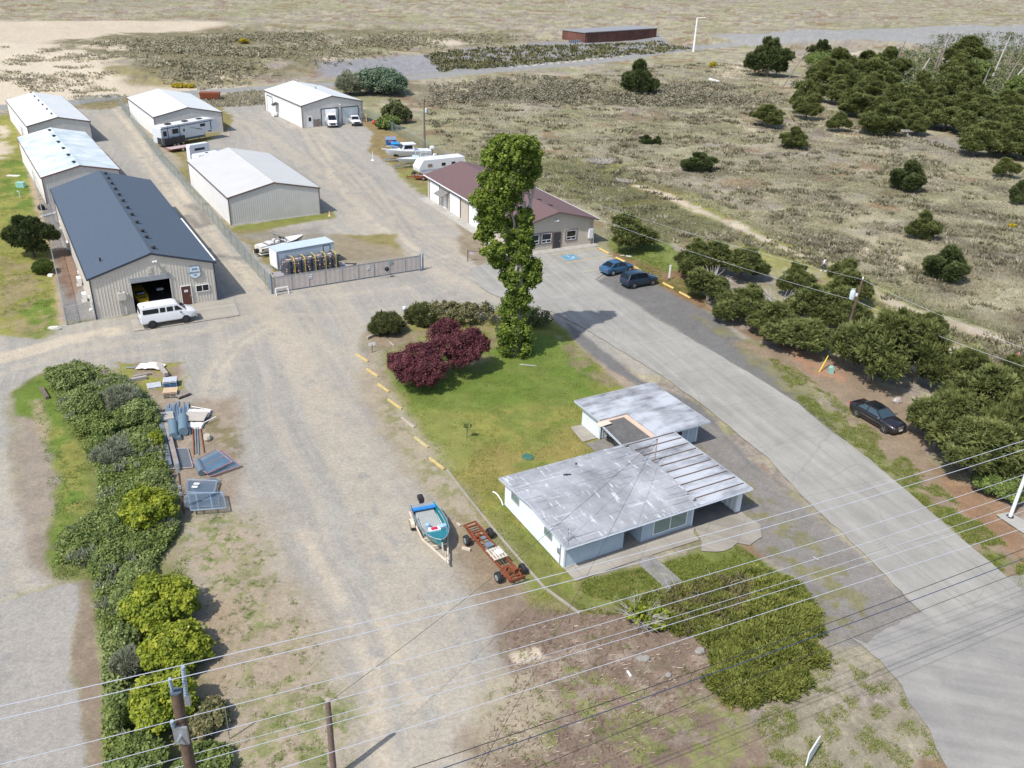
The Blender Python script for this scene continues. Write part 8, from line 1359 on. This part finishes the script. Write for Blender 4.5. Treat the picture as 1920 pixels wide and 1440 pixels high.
gatepanel('pale metal gate frame with two small notices', [(351,899),(408,901),(402,925),(349,922)], M_linkd, M_pipe, ((.97,1),), z=.35, r=.04); gatepanel('pale metal gate frame on top of the others', [(352,925),(418,923),(424,952),(358,957)], M_linkd, M_pipe, ((.22,1),(.62,1)), z=.5, r=.045); gatepanel('pale metal gate frame underneath, nearest the boundary post', [(346,930),(408,920),(411,948),(344,951)], M_linkd, M_pipe, ((.5,0),), z=.2, r=.035); gatepanel('rusty edged mesh panel under the pale frames', [(352,902),(356,950),(402,946),(400,906)], M_linkb, M_fence_r, z=.12)
t = prop('small_notice','two small white notices fixed on the pale gate frame','notice',(365,913),0,.4); b = MB(); b.box(-.2,-.1,0,.2,.12,.02); b.box(-.2,.3,0,.2,.52,.02); b.build('plate', M_white, t)
p = at(345,963); hh2 = height_to(p, 868); t = thing('boundary_post','tall thin brown post with white insulators beside the mesh gates','post',(p.x,p.y,0)); qx = (333-proj((p.x,p.y,hh2))[0])/ppm((p.x,p.y,hh2)); b = MB(); b.tube([(0,0,0),(qx,0,hh2)],[.09,.07],8); b.build('pole', M_pole, t); b = MB(); [b.obox((qx*f_,-.1,hh2*f_),(.22,.2,.22)) for f_ in (.99,.93,.86,.55,.42)]; b.build('insulator', M_galv, t)
M_stone2 = mat('stone_grey', (0.27,0.255,0.23), .9, var=.2, scale=4)
M_conw = mat('concrete_white', (0.55,0.53,0.48), .85, var=.1)
def chunk(name, label, cat, px_, s, m, rz=0, sd=1):
    t = prop(name, label, cat, px_, rz); r = random.Random(sd); b = MB(); n = 7; b.loft([[(s[0]*f_*math.cos(2*PI*k/n)*.5*r.uniform(.85,1.1), s[1]*f_*math.sin(2*PI*k/n)*.5*r.uniform(.85,1.1), z) for k in range(n)] for f_, z in ((.9,0),(1,s[2]*.5),(.75,s[2]))]); b.build('stone', m, t, bevel=.02); return t
chunk('concrete_block','white concrete block at the edge of the west lawn','block',(103,618),(1.4,.5,.35),M_conw,.1); chunk('rock','pale rock lying on the gravel by the rusty pipe','rock',(389,824),(.7,.9,.4),mat('rock_tan',(0.42,0.38,0.31),.9),.4,2); chunk('rock','pair of pale stones in the bark, left stone','rock',(1201,1237),(.55,.45,.18),M_stone2,0,3); chunk('rock','pair of pale stones in the bark, right stone','rock',(1211,1237),(.5,.5,.2),M_stone2,1,4); chunk('rock','large pale rock beside the juniper mound','rock',(1312,1223),(.7,.55,.22),M_stone2,.4,5); chunk('rock','small pale rock in the bark in front of the juniper','rock',(1253,1267),(.4,.35,.15),M_stone2,.4,6); chunk('rock','broken white stump beside the black sedan','stump',(1681,755),(.9,.7,.45),mat('stump_pale',(0.42,0.38,0.36),.9,var=.2,scale=3),.4,7)
chunk('manhole_cover','round dark green hatch in the lawn','hatch',(990,857),(1.15,1.0,.08),mat('hatch_green',(0.05,0.14,0.10),.6),0,8)
for (a_, b2_, l) in (((870,795+215),(884,1031),'x'),): pass
for i, (x0,y0,x1,y1,l,m,w_) in enumerate(((866,1027,882,1031,'pale timber offcut beside the rusty chassis wheel',mat('offcut',(0.52,0.46,0.38),.8),.16),(857,981,863,986,'short pale offcut between the boat and the chassis',mat('offcut',(0.52,0.46,0.38),.8),.12),(1525,1044,1535,1050,'thin pale stick on the gravel beside the drive',M_dead,.06),(1176,1258,1183,1268,'broken white plastic pipe lying in the bark',M_white,.09),(688,634,712,622,'grey log under the round shrub at the hedge end',M_wood,.25),(730,641,739,648,'pale stick on the lawn beside the small sign',M_dead,.08),(974,683,1006,686,'fallen bleached branch on the lawn right of the poplar',M_dead,.07),(1330,148,1348,153,'white fallen post in the far field',M_white,.5))):
    beamthing('stick' if w_ < .2 else 'log', l, 'stick' if w_ < .2 else 'log', at(x0,y0,w_/2+.03), at(x1,y1,w_/2+.03), w_, w_, m, part='wood')
b = MB(); t = prop('hose','curved white hose on the lawn by the house corner','hose',(924,922)); g = [at(x,y,.06)-at(924,922) for x,y in ((924,922),(929,924),(934,929),(937,934),(940,938),(943,947))]; b.tube([tuple(q_) for q_ in g],.05,6); b.build('tube', M_white, t)
t = prop('sapling','tiny bare sapling alone on the lawn','sapling',(875,821)); b = MB(); b.tube([(0,0,0),(.05,0,1.0)],.03,5); [b.tube([(.04,0,.6+.1*k),(.04+.3*math.cos(k*2.2),.3*math.sin(k*2.2),1.0+.1*k)],.012,4) for k in range(5)]; b.build('stem', M_barkd, t); crown(t, [((.05,0,1.15),(.35,.35,.22))], 8, 12, 'leaf', .16, L_green, seed=3)
# small signs, boxes, air conditioners
t = prop('small_sign','small blank white sign on a stake beside the plum tree','sign',(698,661),.5); b = MB(); b.tube([(0,0,0),(0,0,.9)],.04); b.build('stake', M_pole, t); b = MB(); b.box(-.32,-.03,.75,.32,.0,1.05); b.build('plate', M_white, t)
t = prop('marker_post','white capped marker post between the spiky shrubs','post',(759,606),0); b = MB(); b.tube([(0,0,0),(0,0,1.6)],.05); b.build('pole', M_galv, t); b = MB(); b.lathe([(.16,0),(.2,.1),(.18,.3),(.05,.36)],(0,0,1.55),n=10); b.build('cap', M_white, t)
t = prop('marker_post','white vertical sign post at the start of the pine row','post',(1254,525),.3); b = MB(); b.box(-.1,-.05,.25,.1,.05,1.9); b.build('plate', M_white, t); b = MB(); b.box(-.06,-.04,0,.06,.04,.25); b.build('foot', M_darkmetal, t)
t = prop('utility_box','pale green utility box in front of the pines','utility box',(1557,699)); b = MB(); b.box(-.22,-.22,0,.22,.22,.6); b.lathe([(.24,0),(.2,.1)],(0,0,.6),n=8); b.build('cabinet', mat('box_green',(0.25,0.48,0.42),.6), t)
t = prop('utility_box','pale green utility cabinet on the west lawn','utility box',(40,351)); b = MB(); b.box(-.6,-.4,0,.6,.4,.8); b.build('cabinet', mat('box_green',(0.25,0.48,0.42),.6), t, bevel=.03)
t = prop('water_standpipe','small pale standpipe on the west lawn','standpipe',(38,371)); b = MB(); b.tube([(0,0,0),(0,0,.9),(-.3,0,1.0)],.07); b.build('pipe', mat('pipe_pale',(0.5,0.58,0.6),.5), t)
t = prop('concrete_slab','pale flat slab on the west lawn','slab',(25,330)); b = MB(); b.box(-1,-.4,0,1,.4,.1); b.build('slab', M_conw, t)
t = prop('bin_bag','black bag by the fence behind the slate roofed shop','bag',(78,393)); b = MB(); b.lathe([(.3,0),(.5,.2),(.45,.5),(.15,.75)],(0,0,0),n=12); b.build('bag', M_black, t, smooth=True)
t = prop('ladder','white ladder lying in the fenced strip','ladder',(92,403),1.1); b = MB(); [b.beam((-1.3,y,.08),(1.3,y,.08),.06,.08) for y in (-.25,.25,0)]; [b.beam((-1.2+k*.3,-.25,.08),(-1.2+k*.3,.25,.08),.04,.04) for k in range(9)]; b.build('rail', M_white, t)
for i, (x, y) in enumerate(((117,428),(130,467),(150,535),(160,565))):
    t = prop('air_conditioner', ['farthest','second','third','nearest'][i]+' white heat pump unit along the west wall of the slate roofed shop','air conditioner',(x,y),math.radians(29.9)+PI/2, 0, 'heat pump units along the shop wall'); b = MB(); b.box(-.45,-.2,.1,.45,.2,.95); b.build('casing', M_white, t, bevel=.02); b = MB(); b.lathe([(.3,0),(.3,.02)],(-.05,.2,.52),axis='y',n=16); b.build('fan_grille', M_galv, t); b = MB(); b.box(-.6,-.35,0,.6,.35,.08); b.build('pad', M_conc, t)
t = prop('valve_box','small white box on the strip near the shop corner','box',(171,582)); b = MB(); b.lathe([(.2,0),(.2,.15),(.1,.2)],(0,0,.02),n=8); b.build('lid', M_white, t); t = prop('valve_box','small white box outside the fence by the round bush','box',(95,518)); b = MB(); b.box(-.25,-.2,0,.25,.2,.25); b.build('lid', M_white, t)
# dumpsters, gas bottle, bollards, cone
def dumpster(label, px_, s, rz, lid, mk=False):
    t = prop('dumpster', label, 'dumpster', px_, rz); M_db = mat('dumpster_blue', (0.015,0.13,0.36), .5, var=.1); L_, W_, H_ = s; b = MB(); b.loft([[(-L_/2+.15,-W_/2+.1,.15),(L_/2-.15,-W_/2+.1,.15),(L_/2-.15,W_/2-.1,.15),(-L_/2+.15,W_/2-.1,.15)],[(-L_/2,-W_/2,H_*.8),(L_/2,-W_/2,H_*.8),(L_/2,W_/2,H_),(-L_/2,W_/2,H_)]]); b.build('bin', M_db, t)
    b = MB(); b.add([(-L_/2-.03,-W_/2-.03,H_*.8+.01),(L_/2+.03,-W_/2-.03,H_*.8+.01),(L_/2+.03,W_/2+.03,H_+.01),(-L_/2-.03,W_/2+.03,H_+.01),(-L_/2-.03,-W_/2-.03,H_*.8+.07),(L_/2+.03,-W_/2-.03,H_*.8+.07),(L_/2+.03,W_/2+.03,H_+.07),(-L_/2-.03,W_/2+.03,H_+.07)],[(0,1,2,3),(4,5,6,7),(0,1,5,4),(1,2,6,5),(2,3,7,6),(3,0,4,7)]); b.build('lid', lid, t); b = MB(); [b.box(s_*L_/2-.04,-.3,.6,s_*L_/2+.12*s_+.04,.3,.72) for s_ in (1,-1)]; b.build('lifting_pocket', M_db, t)
    if mk: b = MB(); b.obox((0,-W_/2-.0,H_*.62),(.8,.03,.22)); b.build('sticker', M_orange, t)
dumpster('larger blue dumpster with a grey lid and an orange sticker',(733,274),(2.0,1.4,1.6),.2,mat('lid_grey',(0.18,0.22,0.32),.6),True); dumpster('smaller bright blue dumpster in front of the larger one',(741,278),(1.5,1.1,1.05),.2,mat('lid_blue',(0.03,0.24,0.52),.5))
t = prop('gas_bottle','red gas bottle on the grass by the fence','gas bottle',(701,233)); b = MB(); b.lathe([(.3,0),(.36,.15),(.36,.6),(.2,.8),(.08,.9)],(0,0,0),n=12); b.build('tank', mat('tank_red',(0.5,0.03,0.02),.4), t, smooth=True)
for i, (x,y,h_,l) in enumerate(((687,230,1.7,'tall yellow bollard at the corner of the far workshop'),(683,231,.8,'short orange bollard beside the tall yellow one'),(714,240,.9,'white stake at the fence near the gas bottle'),(698,322-20,1.6,'white pole on a round base by the bow of the boats'))):
    t = prop('bollard', l, 'bollard', (x,y) if i < 3 else (699,301)); b = MB(); b.tube([(0,0,0),(0,0,h_)],.1 if i < 3 else .05,8); b.build('post', [mat('boll_y',(0.7,0.5,0.2),.6),mat('boll_o',(0.65,0.33,0.15),.6),M_white,M_white][i], t)
    if i == 3: b = MB(); b.lathe([(.35,0),(.3,.12),(.06,.16)],(0,0,0),n=12); b.build('base', M_white, t)
for x, y, l in ((429,252,'small orange and white cone beside the camper'),(618,405,'orange bucket at the corner of the ivory roofed building')): t = prop('traffic_cone', l, 'cone', (x,y)); b = MB(); b.lathe([(.25,0),(.25,.05),(.14,.07),(.05,.7)],(0,0,0),n=10); b.build('cone', mat('cone_pale',(0.7,0.42,0.32),.6), t)
t = prop('scrap_trailer','rusty red tipper box beyond the storage building','container',(395,188),.2); b = MB(); b.loft([[(-2,-1.2,.5),(2,-1.2,.5),(2,1.2,.5),(-2,1.2,.5)],[(-2.3,-1.3,1.8),(2.3,-1.3,1.8),(2.3,1.3,1.8),(-2.3,1.3,1.8)]]); b.build('tub', M_rust, t); [wheel(t,x,s*1.1,.4,.25,side=s) for x in (-.9,.9) for s in (1,-1)]
t = prop('litter','white litter and a dark plant pot by the parking stops','litter',(1173,480)); b = MB(); b.obox((-.4,0,.06),(.5,.25,.06),.3); b.obox((.35,-.2,.06),(.7,.3,.06),-.2); b.build('bag', M_white, t)
t = prop('roadside_sign','white panel corner standing at the bottom edge','sign',(1520,1425),.9); b = MB(); b.box(-.7,-.03,.2,.7,.03,1.1); b.build('panel', M_white, t); b = MB(); [b.box(x,-.02,0,x+.06,.02,.2) for x in (-.6,.54)]; b.build('leg', M_galv, t)
# small roadside sign post with pale top near the tall pole
p = at(421,1326,2.2); t = thing('fence_post','thin pale metal post beside the tall utility pole','post',(p.x,p.y,0)); b = MB(); b.tube([(0,0,0),(0,0,2.2)],.035,8); b.build('tube', M_chrome, t)
# ------------------------------------------------------------------ the walker on the sandy path
pp_ = at(1543,508); pz_ = gz1(pp_.x,pp_.y); t = thing('person','person in a white top and dark trousers walking on the sandy path','person',(pp_.x,pp_.y,pz_),2.4)
me = bpy.data.meshes.new('body'); J = [(0,0,.95),(0,0,1.2),(.02,0,1.42),(.03,0,1.52),(.05,0,1.66),(0,.09,.92),(.16,.1,.52),(.12,.1,.09),(.26,.1,.04),(0,-.09,.92),(-.14,-.1,.52),(-.36,-.1,.14),(-.26,-.1,.05),(0,.2,1.40),(-.10,.25,1.14),(.12,.22,1.02),(.17,.21,.98),(0,-.2,1.40),(.12,-.24,1.15),(.32,-.18,1.15),(.37,-.17,1.16)]
E_ = [(0,1),(1,2),(2,3),(3,4),(0,5),(5,6),(6,7),(7,8),(0,9),(9,10),(10,11),(11,12),(2,13),(13,14),(14,15),(15,16),(2,17),(17,18),(18,19),(19,20)]; me.from_pydata(J, E_, [])
o = bpy.data.objects.new('body', me); C.objects.link(o); o.parent = t; md = o.modifiers.new('skin','SKIN'); RA = [.15,.15,.16,.06,.095,.095,.07,.05,.045,.095,.07,.05,.045,.075,.052,.04,.035,.075,.052,.04,.035]
for i, v in enumerate(me.skin_vertices[0].data): v.radius = (RA[i],RA[i]); v.use_root = (i == 0)
o.modifiers.new('sub','SUBSURF').levels = 2; bpy.context.view_layer.update(); dg = bpy.context.evaluated_depsgraph_get(); m2 = bpy.data.meshes.new_from_object(o.evaluated_get(dg)); o.modifiers.clear(); o.data = m2; m2.name = 'body'
for m_ in (mat('skin',(0.42,0.24,0.17),.6,var=0), mat('shirt_white',(0.72,0.73,0.76),.8,var=0), mat('trousers_navy',(0.02,0.03,0.05),.8,var=0)): m2.materials.append(m_)
for f_ in m2.polygons: c_ = f_.center; f_.material_index = 0 if c_.z > 1.5 or (c_.z < 1.12 and abs(c_.y) > .16 and c_.x > .1 and c_.z > .9) or c_.x > .31 and c_.z > 1.0 else (1 if c_.z > .93 else (2 if c_.z > .1 else 1))
b = MB(); b.lathe([(.03,.14),(.09,.11),(.112,.05),(.11,-.02),(.09,-.06)],(.03,0,1.67),n=12); b.build('hair', mat('hair_dark',(0.02,0.015,0.012),.8,var=0), t, smooth=True); b = MB(); [b.obox((x,y,.04),(.28,.1,.08)) for x, y in ((.2,.1),(-.28,-.1))]; b.build('shoe', M_white, t, bevel=.02)
p = at(1902,689); t = thing('walker_far','reddish dressed person standing in the far grass at the right edge','person',(p.x,p.y,gz1(p.x,p.y)),.5); t.name = 'person'; o2 = o.copy(); o2.data = o.data.copy(); C.objects.link(o2); o2.parent = t; o2.data.materials[1] = mat('coat_rust',(0.28,0.12,0.09),.8,var=0); o2.data.materials[2] = mat('coat_rust',(0.28,0.12,0.09),.8,var=0)
